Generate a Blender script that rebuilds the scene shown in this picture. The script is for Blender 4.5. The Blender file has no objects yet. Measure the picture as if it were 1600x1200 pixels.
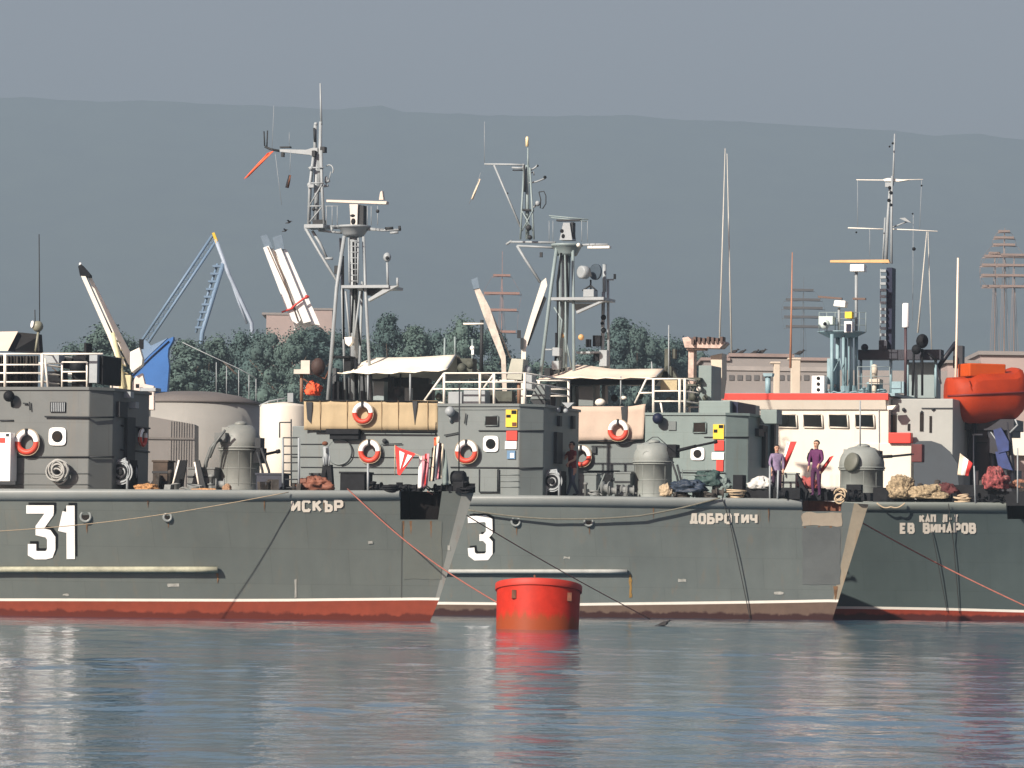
import bpy, bmesh, math, random
import numpy as np
from mathutils import Vector, Matrix
R = math.radians
PI = math.pi
random.seed(7)
scene = bpy.context.scene
COL = scene.collection

# ------------------------------------------------------------------ camera
FPX = 6750.0                      # focal length in pixels of a 1600 px wide frame
HC = 1.41                         # eye height above the water
PITCH, ROLL = math.atan((904.6 - 600) / FPX), 0.0128
cam_d = bpy.data.cameras.new("camera")
cam = bpy.data.objects.new("camera", cam_d)
COL.objects.link(cam)
cam_d.sensor_width = 36.0
cam_d.lens = FPX / 1600 * 36.0
cam_d.clip_start = 0.5
cam_d.clip_end = 20000
CAM = Matrix.Translation((0, 0, HC)) @ Matrix.Rotation(PI / 2 + PITCH, 4, 'X') @ Matrix.Rotation(ROLL, 4, 'Z')
cam.matrix_world = CAM
scene.camera = cam

# ------------------------------------------------------------------ light
SUN_AZ, SUN_EL = R(41), R(30)     # to the left behind the camera
w = bpy.data.worlds.new("World")
scene.world = w
w.use_nodes = True
nt = w.node_tree
sky = nt.nodes.new('ShaderNodeTexSky')
sky.sky_type = 'NISHITA'
sky.sun_disc = False
sky.sun_elevation = SUN_EL
sky.sun_rotation = PI + SUN_AZ
sky.air_density = 1.2
sky.dust_density = 2.0
sky.ozone_density = 1.0
bg = nt.nodes['Background']
tint = nt.nodes.new('ShaderNodeMix'); tint.data_type = 'RGBA'; tint.blend_type = 'MULTIPLY'; tint.inputs[0].default_value = 1
tint.inputs[7].default_value = (1.24, .88, .93, 1)
nt.links.new(sky.outputs[0], tint.inputs[6]); nt.links.new(tint.outputs[2], bg.inputs[0])
bg.inputs[1].default_value = 0.05
sd = bpy.data.lights.new("sun", 'SUN')
sd.energy = 5.0
sd.angle = R(0.5)
sd.color = (1.0, 0.925, 0.82)
sun = bpy.data.objects.new("sun", sd)
COL.objects.link(sun)
to_sun = Vector((-math.sin(SUN_AZ) * math.cos(SUN_EL), -math.cos(SUN_AZ) * math.cos(SUN_EL), math.sin(SUN_EL)))
sun.rotation_euler = to_sun.to_track_quat('Z', 'Y').to_euler()
sun.location = (-60, -60, 80)
scene.view_settings.view_transform = 'Standard'
scene.view_settings.look = 'None'
scene.view_settings.exposure = 1.0
scene.view_settings.gamma = 1.0
scene.cycles.volume_bounces = 0
scene.cycles.max_bounces = 6

# ------------------------------------------------------------------ helpers: rays and frames
def ray(px, py):
    return (CAM.to_3x3() @ Vector(((px - 800) / FPX, (600 - py) / FPX, -1))).normalized()
EYE = Vector((0, 0, HC))

class Frame:
    """A local frame on the water: x along the thing, y away from the viewer, z up."""
    def __init__(s, origin, yaw):
        s.o = Vector(origin); s.yaw = yaw
        s.M = Matrix.Translation(s.o) @ Matrix.Rotation(-yaw, 4, 'Z')
        s.I = s.M.inverted()
        s.e = s.I @ EYE
    def L(s, px, py, y=0.0):
        d = s.I.to_3x3() @ ray(px, py)
        t = (y - s.e.y) / d.y
        return s.e + d * t
    def W(s, p):
        return s.M @ Vector(p)
    def mpp(s, px=None):
        return (s.o - EYE).length / FPX

def on_water(px, py):
    d = ray(px, py)
    return EYE + d * (-HC / d.z)
def at_depth(px, depth):            # water point under pixel column px at that depth
    d = ray(px, 905)
    p = EYE + d * (depth / d.y)
    return Vector((p.x, p.y, 0))

# ------------------------------------------------------------------ helpers: meshes
class MB:
    def __init__(s):
        s.v = []; s.f = []; s.sm = []; s.mi = []; s.cur = 0
    def face(s, idx, smooth=False):
        s.f.append(tuple(idx)); s.sm.append(smooth); s.mi.append(s.cur)
    def poly(s, pts, smooth=False):
        b = len(s.v); s.v += [tuple(p) for p in pts]
        s.face(range(b, b + len(pts)), smooth)
        return s
    def box(s, x0, x1, y0, y1, z0, z1):
        b = len(s.v)
        s.v += [(x, y, z) for z in (z0, z1) for x, y in ((x0, y0), (x1, y0), (x1, y1), (x0, y1))]
        for q in ((0, 3, 2, 1), (4, 5, 6, 7), (0, 1, 5, 4), (1, 2, 6, 5), (2, 3, 7, 6), (3, 0, 4, 7)):
            s.face([b + i for i in q])
        return s
    def cbox(s, c, d):
        return s.box(c[0] - d[0] / 2, c[0] + d[0] / 2, c[1] - d[1] / 2, c[1] + d[1] / 2, c[2] - d[2] / 2, c[2] + d[2] / 2)
    def prism(s, pts, vec):
        n = len(pts); b = len(s.v); vec = Vector(vec)
        s.v += [tuple(p) for p in pts] + [tuple(Vector(p) + vec) for p in pts]
        s.face(range(b, b + n)); s.face(range(b + 2 * n - 1, b + n - 1, -1))
        for i in range(n):
            j = (i + 1) % n
            s.face((b + i, b + j, b + n + j, b + n + i))
        return s
    def tube(s, pts, r, n=7, r1=None, cap=True):
        pts = [Vector(p) for p in pts]
        m = len(pts); r1 = r if r1 is None else r1
        b = len(s.v)
        ref = None
        for i, p in enumerate(pts):
            d = (pts[min(i + 1, m - 1)] - pts[max(i - 1, 0)])
            d = d.normalized() if d.length > 1e-9 else Vector((0, 0, 1))
            if ref is None:
                ref = Vector((0, 0, 1)) if abs(d.z) < .9 else Vector((1, 0, 0))
            u = d.cross(ref).normalized(); v = u.cross(d)
            ref = v
            rr = r + (r1 - r) * i / max(m - 1, 1)
            for k in range(n):
                a = 2 * PI * k / n
                s.v.append(tuple(p + u * (rr * math.cos(a)) + v * (rr * math.sin(a))))
        for i in range(m - 1):
            for k in range(n):
                j = (k + 1) % n
                s.face((b + i * n + k, b + i * n + j, b + (i + 1) * n + j, b + (i + 1) * n + k), True)
        if cap:
            s.face([b + k for k in range(n)][::-1]); s.face([b + (m - 1) * n + k for k in range(n)])
        return s
    def lathe(s, prof, c=(0, 0, 0), n=24, ax=(0, 0, 1)):
        """prof: (radius, height) pairs along axis ax from point c"""
        ax = Vector(ax).normalized(); c = Vector(c)
        ref = Vector((0, 0, 1)) if abs(ax.z) < .9 else Vector((1, 0, 0))
        u = ax.cross(ref).normalized(); v = ax.cross(u)
        b = len(s.v)
        for r, h in prof:
            for k in range(n):
                a = 2 * PI * k / n
                s.v.append(tuple(c + ax * h + u * (max(r, 1e-4) * math.cos(a)) + v * (max(r, 1e-4) * math.sin(a))))
        for i in range(len(prof) - 1):
            for k in range(n):
                j = (k + 1) % n
                s.face((b + i * n + k, b + i * n + j, b + (i + 1) * n + j, b + (i + 1) * n + k), True)
        s.face([b + k for k in range(n)][::-1]); s.face([b + (len(prof) - 1) * n + k for k in range(n)])
        return s
    def ball(s, c, r, n=12, m=8):
        rx, ry, rz = r if isinstance(r, (tuple, list)) else (r, r, r)
        b = len(s.v)
        for i in range(m + 1):
            t = PI * i / m
            for k in range(n):
                a = 2 * PI * k / n
                q = max(math.sin(t), 1e-3)
                s.v.append((c[0] + rx * q * math.cos(a), c[1] + ry * q * math.sin(a), c[2] + rz * math.cos(t)))
        for i in range(m):
            for k in range(n):
                j = (k + 1) % n
                s.face((b + i * n + k, b + i * n + j, b + (i + 1) * n + j, b + (i + 1) * n + k), True)
        return s
    def torus(s, c, Rr, r, ax=(0, 1, 0), n=28, m=8, a0=0, a1=2 * PI):
        ax = Vector(ax).normalized(); c = Vector(c)
        ref = Vector((0, 0, 1)) if abs(ax.z) < .9 else Vector((1, 0, 0))
        u = ax.cross(ref).normalized(); v = ref if abs(ax.dot(ref)) < 1e-6 else u.cross(ax)
        full = abs(a1 - a0 - 2 * PI) < 1e-6
        nn = n if full else n + 1
        b = len(s.v)
        for i in range(nn):
            a = a0 + (a1 - a0) * i / n
            d = u * math.cos(a) + v * math.sin(a)
            for k in range(m):
                q = 2 * PI * k / m
                s.v.append(tuple(c + d * (Rr + r * math.cos(q)) + ax * (r * math.sin(q))))
        for i in range(n):
            i2 = (i + 1) % nn
            for k in range(m):
                j = (k + 1) % m
                s.face((b + i * m + k, b + i * m + j, b + i2 * m + j, b + i2 * m + k), True)
        return s
    def grid(s, rows, smooth=True):
        b = len(s.v); n = len(rows[0])
        for r in rows: s.v += [tuple(p) for p in r]
        for i in range(len(rows) - 1):
            for k in range(n - 1):
                s.face((b + i * n + k, b + i * n + k + 1, b + (i + 1) * n + k + 1, b + (i + 1) * n + k), smooth)
        return s
    def build(s, name, mat, parent=None, base=None, frame=None, bevel=0, recalc=True):
        base = Vector(base) if base is not None else Vector((0, 0, 0))
        me = bpy.data.meshes.new(name)
        me.from_pydata([tuple(Vector(p) - base) for p in s.v], [], s.f)
        mats = mat if isinstance(mat, (list, tuple)) else [mat]
        for m_ in mats: me.materials.append(m_)
        me.polygons.foreach_set('use_smooth', s.sm)
        me.polygons.foreach_set('material_index', s.mi)
        if recalc:
            bm = bmesh.new(); bm.from_mesh(me)
            bmesh.ops.recalc_face_normals(bm, faces=bm.faces)
            bm.to_mesh(me); bm.free()
        me.update()
        o = bpy.data.objects.new(name, me)
        COL.objects.link(o)
        if parent is not None:
            o.parent = parent
        elif frame is not None:
            o.location = frame.W(base); o.rotation_euler = (0, 0, -frame.yaw)
        else:
            o.location = base
        if bevel:
            b = o.modifiers.new("bevel", 'BEVEL'); b.width = bevel; b.segments = 2; b.limit_method = 'ANGLE'
        return o

def tag(o, label=None, cat=None, group=None, kind=None):
    if label: o['label'] = label
    if cat: o['category'] = cat
    if group: o['group'] = group
    if kind: o['kind'] = kind
    return o
def empty(name, frame=None, base=(0, 0, 0), label=None, cat=None, group=None):
    o = bpy.data.objects.new(name, None); COL.objects.link(o)
    if frame is not None:
        o.location = frame.W(base); o.rotation_euler = (0, 0, -frame.yaw)
    else:
        o.location = base
    return tag(o, label, cat, group)

# ------------------------------------------------------------------ materials
def lin(c):
    return c / 12.92 if c <= .04045 else ((c + .055) / 1.055) ** 2.4
def rgb(r, g, b):
    return (lin(r / 255), lin(g / 255), lin(b / 255), 1)
_M = {}
def paint(name, col, rough=.5, var=.12, scale=1.2, streak=0., streak_col=(.16, .07, .03, 1), metal=0., bump=.0, spec=.4, sss=0.):
    """painted or plain surface: mottled colour, optional run-down streaks, light unevenness"""
    if name in _M: return _M[name]
    m = bpy.data.materials.new(name); m.use_nodes = True; _M[name] = m
    t = m.node_tree; N = t.nodes; Lk = t.links
    p = N['Principled BSDF']
    p.inputs['Roughness'].default_value = rough; p.inputs['Metallic'].default_value = metal
    p.inputs['Specular IOR Level'].default_value = spec
    tc = N.new('ShaderNodeTexCoord')
    n1 = N.new('ShaderNodeTexNoise'); n1.inputs['Scale'].default_value = scale; n1.inputs['Detail'].default_value = 6; n1.inputs['Roughness'].default_value = .65
    Lk.new(tc.outputs['Object'], n1.inputs['Vector'])
    r1 = N.new('ShaderNodeMapRange'); r1.inputs[1].default_value = .3; r1.inputs[2].default_value = .7
    r1.inputs[3].default_value = 1 - var; r1.inputs[4].default_value = 1 + var
    Lk.new(n1.outputs['Fac'], r1.inputs[0])
    mul = N.new('ShaderNodeMix'); mul.data_type = 'RGBA'; mul.blend_type = 'MULTIPLY'; mul.inputs[0].default_value = 1
    mul.inputs[6].default_value = col
    Lk.new(r1.outputs[0], mul.inputs[7])
    out = mul.outputs[2]
    if streak > 0:
        mp = N.new('ShaderNodeMapping'); mp.inputs['Scale'].default_value = (2.2, 2.2, .13)
        Lk.new(tc.outputs['Object'], mp.inputs['Vector'])
        n2 = N.new('ShaderNodeTexNoise'); n2.inputs['Scale'].default_value = 1.6; n2.inputs['Detail'].default_value = 5; n2.inputs['Roughness'].default_value = .7
        Lk.new(mp.outputs[0], n2.inputs['Vector'])
        n3 = N.new('ShaderNodeTexNoise'); n3.inputs['Scale'].default_value = .35; n3.inputs['Detail'].default_value = 3
        Lk.new(tc.outputs['Object'], n3.inputs['Vector'])
        r2 = N.new('ShaderNodeMapRange'); r2.inputs[1].default_value = .56; r2.inputs[2].default_value = .78
        r2.inputs[3].default_value = 0; r2.inputs[4].default_value = streak
        Lk.new(n2.outputs['Fac'], r2.inputs[0])
        mm = N.new('ShaderNodeMath'); mm.operation = 'MULTIPLY'
        Lk.new(r2.outputs[0], mm.inputs[0]); Lk.new(n3.outputs['Fac'], mm.inputs[1])
        mx = N.new('ShaderNodeMix'); mx.data_type = 'RGBA'
        Lk.new(mm.outputs[0], mx.inputs[0]); Lk.new(out, mx.inputs[6]); mx.inputs[7].default_value = streak_col
        out = mx.outputs[2]
    Lk.new(out, p.inputs['Base Color'])
    if bump > 0:
        b = N.new('ShaderNodeBump'); b.inputs['Strength'].default_value = bump; b.inputs['Distance'].default_value = .05
        nb = N.new('ShaderNodeTexNoise'); nb.inputs['Scale'].default_value = scale * 1.7; nb.inputs['Detail'].default_value = 3
        Lk.new(tc.outputs['Object'], nb.inputs['Vector'])
        Lk.new(nb.outputs['Fac'], b.inputs['Height']); Lk.new(b.outputs[0], p.inputs['Normal'])
    return m
def plated(m, sx=2.4, sz=1.15, dent=.14):
    """weld seams between hull plates and faint dents between the frames"""
    t = m.node_tree; N = t.nodes; Lk = t.links; p = N['Principled BSDF']
    tc = N.new('ShaderNodeTexCoord'); s_ = N.new('ShaderNodeSeparateXYZ'); c_ = N.new('ShaderNodeCombineXYZ')
    Lk.new(tc.outputs['Object'], s_.inputs[0]); Lk.new(s_.outputs[0], c_.inputs[0]); Lk.new(s_.outputs[2], c_.inputs[1])
    br = N.new('ShaderNodeTexBrick'); br.inputs['Scale'].default_value = 1; br.inputs['Brick Width'].default_value = sx; br.inputs['Row Height'].default_value = sz
    br.inputs['Mortar Size'].default_value = .012; br.inputs['Mortar Smooth'].default_value = .6
    br.inputs['Color1'].default_value = (1, 1, 1, 1); br.inputs['Color2'].default_value = (.93, .94, .95, 1); br.inputs['Mortar'].default_value = (.78, .77, .75, 1)
    Lk.new(c_.outputs[0], br.inputs['Vector'])
    src = p.inputs['Base Color'].links[0].from_socket
    mx = N.new('ShaderNodeMix'); mx.data_type = 'RGBA'; mx.blend_type = 'MULTIPLY'; mx.inputs[0].default_value = .8
    Lk.new(src, mx.inputs[6]); Lk.new(br.outputs['Color'], mx.inputs[7]); Lk.new(mx.outputs[2], p.inputs['Base Color'])
    wv = N.new('ShaderNodeTexWave'); wv.bands_direction = 'X'; wv.inputs['Scale'].default_value = .55; wv.inputs['Distortion'].default_value = 1.6; wv.inputs['Detail'].default_value = 2; wv.inputs['Detail Scale'].default_value = .6
    Lk.new(tc.outputs['Object'], wv.inputs['Vector'])
    b = N.new('ShaderNodeBump'); b.inputs['Strength'].default_value = dent; b.inputs['Distance'].default_value = .02
    Lk.new(wv.outputs['Fac'], b.inputs['Height'])
    if p.inputs['Normal'].links: Lk.new(p.inputs['Normal'].links[0].from_socket, b.inputs['Normal'])
    Lk.new(b.outputs[0], p.inputs['Normal'])
    return m
def band_paint(name, low, high, edge, soft=.12, rough=.55, noise=.35, scale=1.4, zs=.5):
    """lower weed-stained band under cleaner paint, ragged edge at height edge (object z)"""
    if name in _M: return _M[name]
    m = paint(name, high, rough, .14, scale, .35, tuple(low))
    t = m.node_tree; N = t.nodes; Lk = t.links; p = N['Principled BSDF']
    src = p.inputs['Base Color'].links[0].from_socket
    tc = N.new('ShaderNodeTexCoord'); sx = N.new('ShaderNodeSeparateXYZ'); Lk.new(tc.outputs['Object'], sx.inputs[0])
    mp = N.new('ShaderNodeMapping'); mp.inputs['Scale'].default_value = (1, 1, zs); Lk.new(tc.outputs['Object'], mp.inputs[0])
    n = N.new('ShaderNodeTexNoise'); n.inputs['Scale'].default_value = scale; n.inputs['Detail'].default_value = 8; n.inputs['Roughness'].default_value = .7
    Lk.new(mp.outputs[0], n.inputs['Vector'])
    a = N.new('ShaderNodeMath'); a.operation = 'MULTIPLY_ADD'; a.inputs[1].default_value = noise; a.inputs[2].default_value = -noise * .5
    Lk.new(n.outputs['Fac'], a.inputs[0])
    s2 = N.new('ShaderNodeMath'); s2.operation = 'ADD'; Lk.new(sx.outputs[2], s2.inputs[0]); Lk.new(a.outputs[0], s2.inputs[1])
    mr = N.new('ShaderNodeMapRange'); mr.inputs[1].default_value = edge - soft; mr.inputs[2].default_value = edge + soft
    Lk.new(s2.outputs[0], mr.inputs[0])
    mx = N.new('ShaderNodeMix'); mx.data_type = 'RGBA'; Lk.new(mr.outputs[0], mx.inputs[0])
    mx.inputs[6].default_value = low; Lk.new(src, mx.inputs[7])
    Lk.new(mx.outputs[2], p.inputs['Base Color'])
    return m

HULL1 = paint('hull_grey_paint', (.107, .121, .111, 1), .48, .10, .5, .7, (.16, .13, .09, 1), bump=.10)
HULL2 = paint('hull_grey_paint_weathered', (.120, .138, .130, 1), .5, .11, .5, .8, (.20, .13, .07, 1), bump=.10)
HULL3 = paint('hull_green_grey_paint', (.066, .086, .084, 1), .45, .10, .5, .35, (.11, .12, .1, 1), bump=.10)
for m_ in (HULL1, HULL2, HULL3): plated(m_)
TURR1 = paint('gun_house_grey', (.185, .195, .18, 1), .55, .12, 1.5, .6, (.12, .10, .07, 1), bump=.15)
TURR2 = paint('gun_house_pale_grey', (.215, .235, .22, 1), .55, .12, 1.5, .6, (.14, .11, .07, 1), bump=.15)
STRAKE = paint('sheer_strake_paint', (.185, .203, .196, 1), .45, .10, .8, .4, (.2, .17, .12, 1))
STRAKE3 = paint('sheer_strake_paint_dark', (0.155, 0.174, 0.158, 1), .45, .10, .8, .4, (.15, .13, .1, 1))
HOUSE1 = paint('superstructure_grey', (.103, .112, .108, 1), .5, .10, .7, .7, (.15, .11, .07, 1), bump=.06)
HOUSE2 = paint('superstructure_blue_grey', (.136, .158, .154, 1), .5, .10, .7, .7, (.15, .11, .07, 1), bump=.06)
HOUSE3 = paint('superstructure_green_grey', (.165, .212, .202, 1), .5, .10, .7, .7, (.15, .11, .07, 1), bump=.06)
MASTG = paint('mast_grey', (.265, .29, .30, 1), .5, .1, 2)
MASTG2 = paint('mast_grey_green', (.20, .25, .252, 1), .5, .1, 2)
MASTD = paint('mast_dark_grey', (0.028, 0.031, 0.034, 1), .6, .15, 2, spec=.2)
WHITE = paint('white_paint', (.72, .68, .60, 1), .5, .06, 1.5, .3, (.5, .38, .26, 1))
WHITEB = paint('bright_white_paint', (.85, .84, .80, 1), .45, .04, 2)
CREAM = paint('cream_white_paint', (.62, .57, .485, 1), .45, .05, .6, .5, (.55, .38, .25, 1))
BLACK = paint('black_rubber', (.008, .009, .010, 1), .7, .3, 4, spec=.15)
BLACKG = paint('black_gear_paint', (0.009, 0.010, 0.012, 1), .7, .4, 5, spec=.15)
NAVY = paint('dark_navy_paint', (.010, .014, .036, 1), .5, .25, 3, spec=.2)
GLASS = paint('dark_window_glass', (.008, .011, .012, 1), .12, .3, 2, spec=.3)
RED = paint('life_ring_red', (.52, .05, .025, 1), .5, .1, 3)
REDP = paint('red_paint', (.58, .035, .02, 1), .45, .1, 2)
ORANGE = paint('lifeboat_orange', (.30, .028, .004, 1), .6, .16, 1.2, .7, (.13, .018, .006, 1), spec=.2)
for m_ in (HOUSE1, HOUSE2, HOUSE3): plated(m_, 1.7, 1.05, .1)
TAN = paint('tan_canvas', (.365, .285, .172, 1), .85, .09, 1.3, .35, (.4, .27, .13, 1), bump=.35)
TANP = paint('pinkish_canvas', (0.448, 0.352, 0.280, 1), .85, .07, 1.3, .25, (.45, .33, .22, 1), bump=.35)
CANVAS = paint('cream_awning_canvas', (.83, .76, .62, 1), .85, .05, 1.1, bump=.3)
CANVASP = paint('pinkish_awning_canvas', (.72, .60, .48, 1), .85, .05, 1.1, bump=.3)
RUST = paint('rusty_steel', (.11, .04, .02, 1), .8, .5, 3)
BROWN = paint('brown_tarpaulin', (.16, .06, .035, 1), .7, .3, 2, bump=.5)
ROPET = paint('tan_rope', (.42, .33, .22, 1), .85, .15, 9)
ROPER = paint('red_brown_rope', (.27, .095, .07, 1), .85, .2, 9)
DARK_LINE = paint('dark_line', (.035, .035, .035, 1), .85, .2, 9)
YELLOW = paint('yellow_paint', (.70, .47, .03, 1), .5, .15, 3)
BLUE = paint('crane_blue', (.035, .13, .36, 1), .5, .1, .6)
BLUEL = paint('crane_pale_blue', (.15, .23, .33, 1), .5, .1, .6)
TEAL = paint('teal_grey_paint', (.20, .30, .33, 1), .5, .15, 2)
GOLD = paint('tan_radar_paint', (.55, .33, .14, 1), .5, .1, 2)
PINK = paint('pinkish_concrete', (.33, .265, .245, 1), .8, .1, .15, .3, (.3, .2, .16, 1))
GREYC = paint('grey_concrete', (.22, .205, .195, 1), .8, .12, .2, .3, (.2, .16, .13, 1))
MUDDY = (.10, .045, .03, 1)
POCKET_SHADE = paint('pocket_black', (.006, .005, .005, 1), .95, .5, 3, .5, (.05, .018, .01, 1), spec=.1)  # near-black puts the anchor recess's shade into the colour, with rust streaks
SKIN = paint('skin', (.42, .24, .16, 1), .6, .05, 5)
# ------------------------------------------------------------------ water
def build_water():
    # rippled sheet near the camera, flat beyond it
    rng = np.random.default_rng(3)
    waves = []
    for k in range(44):
        lam = 0.28 * (1.062 ** k) * rng.uniform(.9, 1.1)
        ang = rng.normal(PI / 2 + .25, .75)
        kk = 2 * PI / lam
        waves.append((kk * math.cos(ang), kk * math.sin(ang), rng.uniform(0, 2 * PI), 0.0018 * lam ** .85))
    ys = [12.0]
    while ys[-1] < 190: ys.append(ys[-1] + max(.07, .0042 * ys[-1]))
    ys = np.array(ys); nx = 300
    xs = np.linspace(-1, 1, nx)
    Y = np.repeat(ys[:, None], nx, 1); X = xs[None, :] * (Y * .17 + 3)
    Z = np.zeros_like(X)
    fade = np.clip((190 - Y) / 20, 0, 1) * np.clip((Y - 12) / 2, 0, 1) * np.clip((1 - np.abs(xs))[None, :] / .05, 0, 1)
    cell = np.repeat(np.gradient(ys)[:, None], nx, 1)
    for kx, ky, ph, a in waves:
        lam = 2 * PI / math.hypot(kx, ky)
        Z += a * np.sin(kx * X + ky * Y + ph) * np.clip(lam / (cell * 3) - .3, 0, 1)
    # gusts: calmer and rougher patches
    G = .75 + .35 * np.sin(X * .21 + Y * .05 + 1) * np.sin(Y * .11 + X * .04) + .25 * np.sin(Y * .31 + X * .1)
    Z *= fade * np.clip(G, .3, 1.4)
    co = np.stack([X, Y, Z], -1).reshape(-1, 3)
    ny = len(ys)
    i = np.arange((ny - 1) * (nx - 1)); r = i // (nx - 1); c = i % (nx - 1)
    a = r * nx + c
    quads = np.stack([a, a + 1, a + nx + 1, a + nx], -1)
    # outer flat ring joined to the patch edge corners: four big quads round it
    n0 = len(co)
    edge = co.copy()
    far = np.array([(-4500, -300, 0), (4500, -300, 0), (4500, 5200, 0), (-4500, 5200, 0)], float)
    co = np.concatenate([co, far])
    me = bpy.data.meshes.new("water")
    fr = [(int(k), int(k + 1)) for k in range(nx - 1)]
    polys = quads.tolist()
    front = list(range(0, nx)); back = [(ny - 1) * nx + k for k in range(nx)]
    lft = [k * nx for k in range(ny)]; rgt = [k * nx + nx - 1 for k in range(ny)]
    F = n0
    polys.append([F, F + 1] + front[::-1])
    polys.append([F + 2, F + 3] + back)
    polys.append([F + 1, F + 2] + rgt[::-1])
    polys.append([F + 3, F] + lft)
    me.from_pydata(co.tolist(), [], polys)
    me.polygons.foreach_set('use_smooth', [True] * len(polys))
    m = bpy.data.materials.new("harbour_water"); m.use_nodes = True
    t = m.node_tree; N = t.nodes; Lk = t.links; p = N['Principled BSDF']
    p.inputs['Base Color'].default_value = (.010, .075, .135, 1)
    p.inputs['Roughness'].default_value = .07; p.inputs['IOR'].default_value = 1.333
    tc = N.new('ShaderNodeTexCoord')
    mp = N.new('ShaderNodeMapping'); mp.inputs['Scale'].default_value = (3.0, 1.5, 1)
    Lk.new(tc.outputs['Object'], mp.inputs[0])
    n1 = N.new('ShaderNodeTexNoise'); n1.inputs['Scale'].default_value = 1.0; n1.inputs['Detail'].default_value = 4; n1.inputs['Roughness'].default_value = .55
    Lk.new(mp.outputs[0], n1.inputs['Vector'])
    # wind patches switch the fine ripple on and off
    n2 = N.new('ShaderNodeTexNoise'); n2.inputs['Scale'].default_value = 1.0; n2.inputs['Detail'].default_value = 2
    mp2 = N.new('ShaderNodeMapping'); mp2.inputs['Scale'].default_value = (.07, .045, 1); Lk.new(tc.outputs['Object'], mp2.inputs[0]); Lk.new(mp2.outputs[0], n2.inputs['Vector'])
    mr = N.new('ShaderNodeMapRange'); mr.inputs[1].default_value = .35; mr.inputs[2].default_value = .65; mr.inputs[3].default_value = .35; mr.inputs[4].default_value = 1.0
    Lk.new(n2.outputs['Fac'], mr.inputs[0])
    b = N.new('ShaderNodeBump'); b.inputs['Distance'].default_value = .033
    Lk.new(mr.outputs[0], b.inputs['Strength']); Lk.new(n1.outputs['Fac'], b.inputs['Height'])
    Lk.new(b.outputs[0], p.inputs['Normal'])
    me.materials.append(m)
    o = bpy.data.objects.new("water", me); COL.objects.link(o)
    tag(o, kind='structure')
build_water()

# ------------------------------------------------------------------ far hills and land
def build_hills():
    ridge = [(-900, 120), (-300, 140), (0, 153), (40, 152), (100, 156), (160, 159), (200, 157), (270, 158), (310, 162), (420, 165), (520, 171), (600, 165), (625, 174), (700, 177), (760, 180), (860, 181),
             (980, 180), (1060, 187), (1160, 190), (1300, 199), (1400, 204), (1460, 212), (1520, 208), (1600, 219), (1900, 240), (2500, 270)]
    D = 7600.0
    def top(px):
        for (a, b), (c, d) in zip(ridge, ridge[1:]):
            if a <= px <= c: return b + (d - b) * (px - a) / (c - a)
        return ridge[-1][1]
    rows = []
    rr = random.Random(5)
    cols = [(-900 + 17 * i) for i in range(200)]
    for j in range(15):
        t = j / 14
        dist = 4200 + (D - 4200) * t
        row = []
        for px in cols:
            d = ray(px, top(px)); P = EYE + d * (D / d.y)
            X = P.x
            h = P.z * (t ** 1.5 if t < 1 else 1) + (rr.uniform(-1, 1) if t > 0.05 else 0)
            h += 26 * math.sin(X * .006 + j) * math.sin(t * PI)
            row.append((X, dist + 90 * math.sin(X * .006) * (1 - t), max(h, 1.2) if j else 0.4))
        rows.append(row)
    for dz, dy in ((-60, 500), (-250, 900)):
        rows.append([(x, y + dy, max(z + dz, 20)) for x, y, z in rows[14]])
    mb = MB(); mb.grid(rows)
    m = paint('wooded_hillside', (.045, .062, .035, 1), .9, .35, .012)
    tag(mb.build('hills', m, recalc=False), kind='structure')
build_hills()

# land strip behind the moored ships
def build_land():
    gm = paint('dry_ground', (.16, .15, .10, 1), .95, .3, .05)
    def strip(name, prof, x0, x1):
        mb = MB()
        mb.grid([[(x, y, z) for x in np.linspace(x0, x1, 40)] for y, z in prof])
        tag(mb.build(name, gm, recalc=False), kind='structure')
    strip('quay', [(222, -1), (222.02, .9), (250, 1.0), (278, .9), (278.02, -1)], -300, 300)
    strip('far_bank', [(372, -1), (373, 1.2), (400, 1.8), (440, 2.2), (500, 1.8), (510, -1)], -500, 26)
build_land()

# haze over everything
mbh = MB().box(-6500, 6500, -500, 9500, -2.2, 1040)
hm = bpy.data.materials.new('haze_air'); hm.use_nodes = True
ht = hm.node_tree
ht.nodes.remove(ht.nodes['Principled BSDF'])
pv = ht.nodes.new('ShaderNodeVolumePrincipled')
pv.inputs['Color'].default_value = (.372, .498, .615, 1)
pv.inputs['Density'].default_value = 0.00029
pv.inputs['Anisotropy'].default_value = 0.0
ht.links.new(pv.outputs[0], ht.nodes['Material Output'].inputs['Volume'])
tag(mbh.build('haze', hm), kind='stuff')

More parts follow.
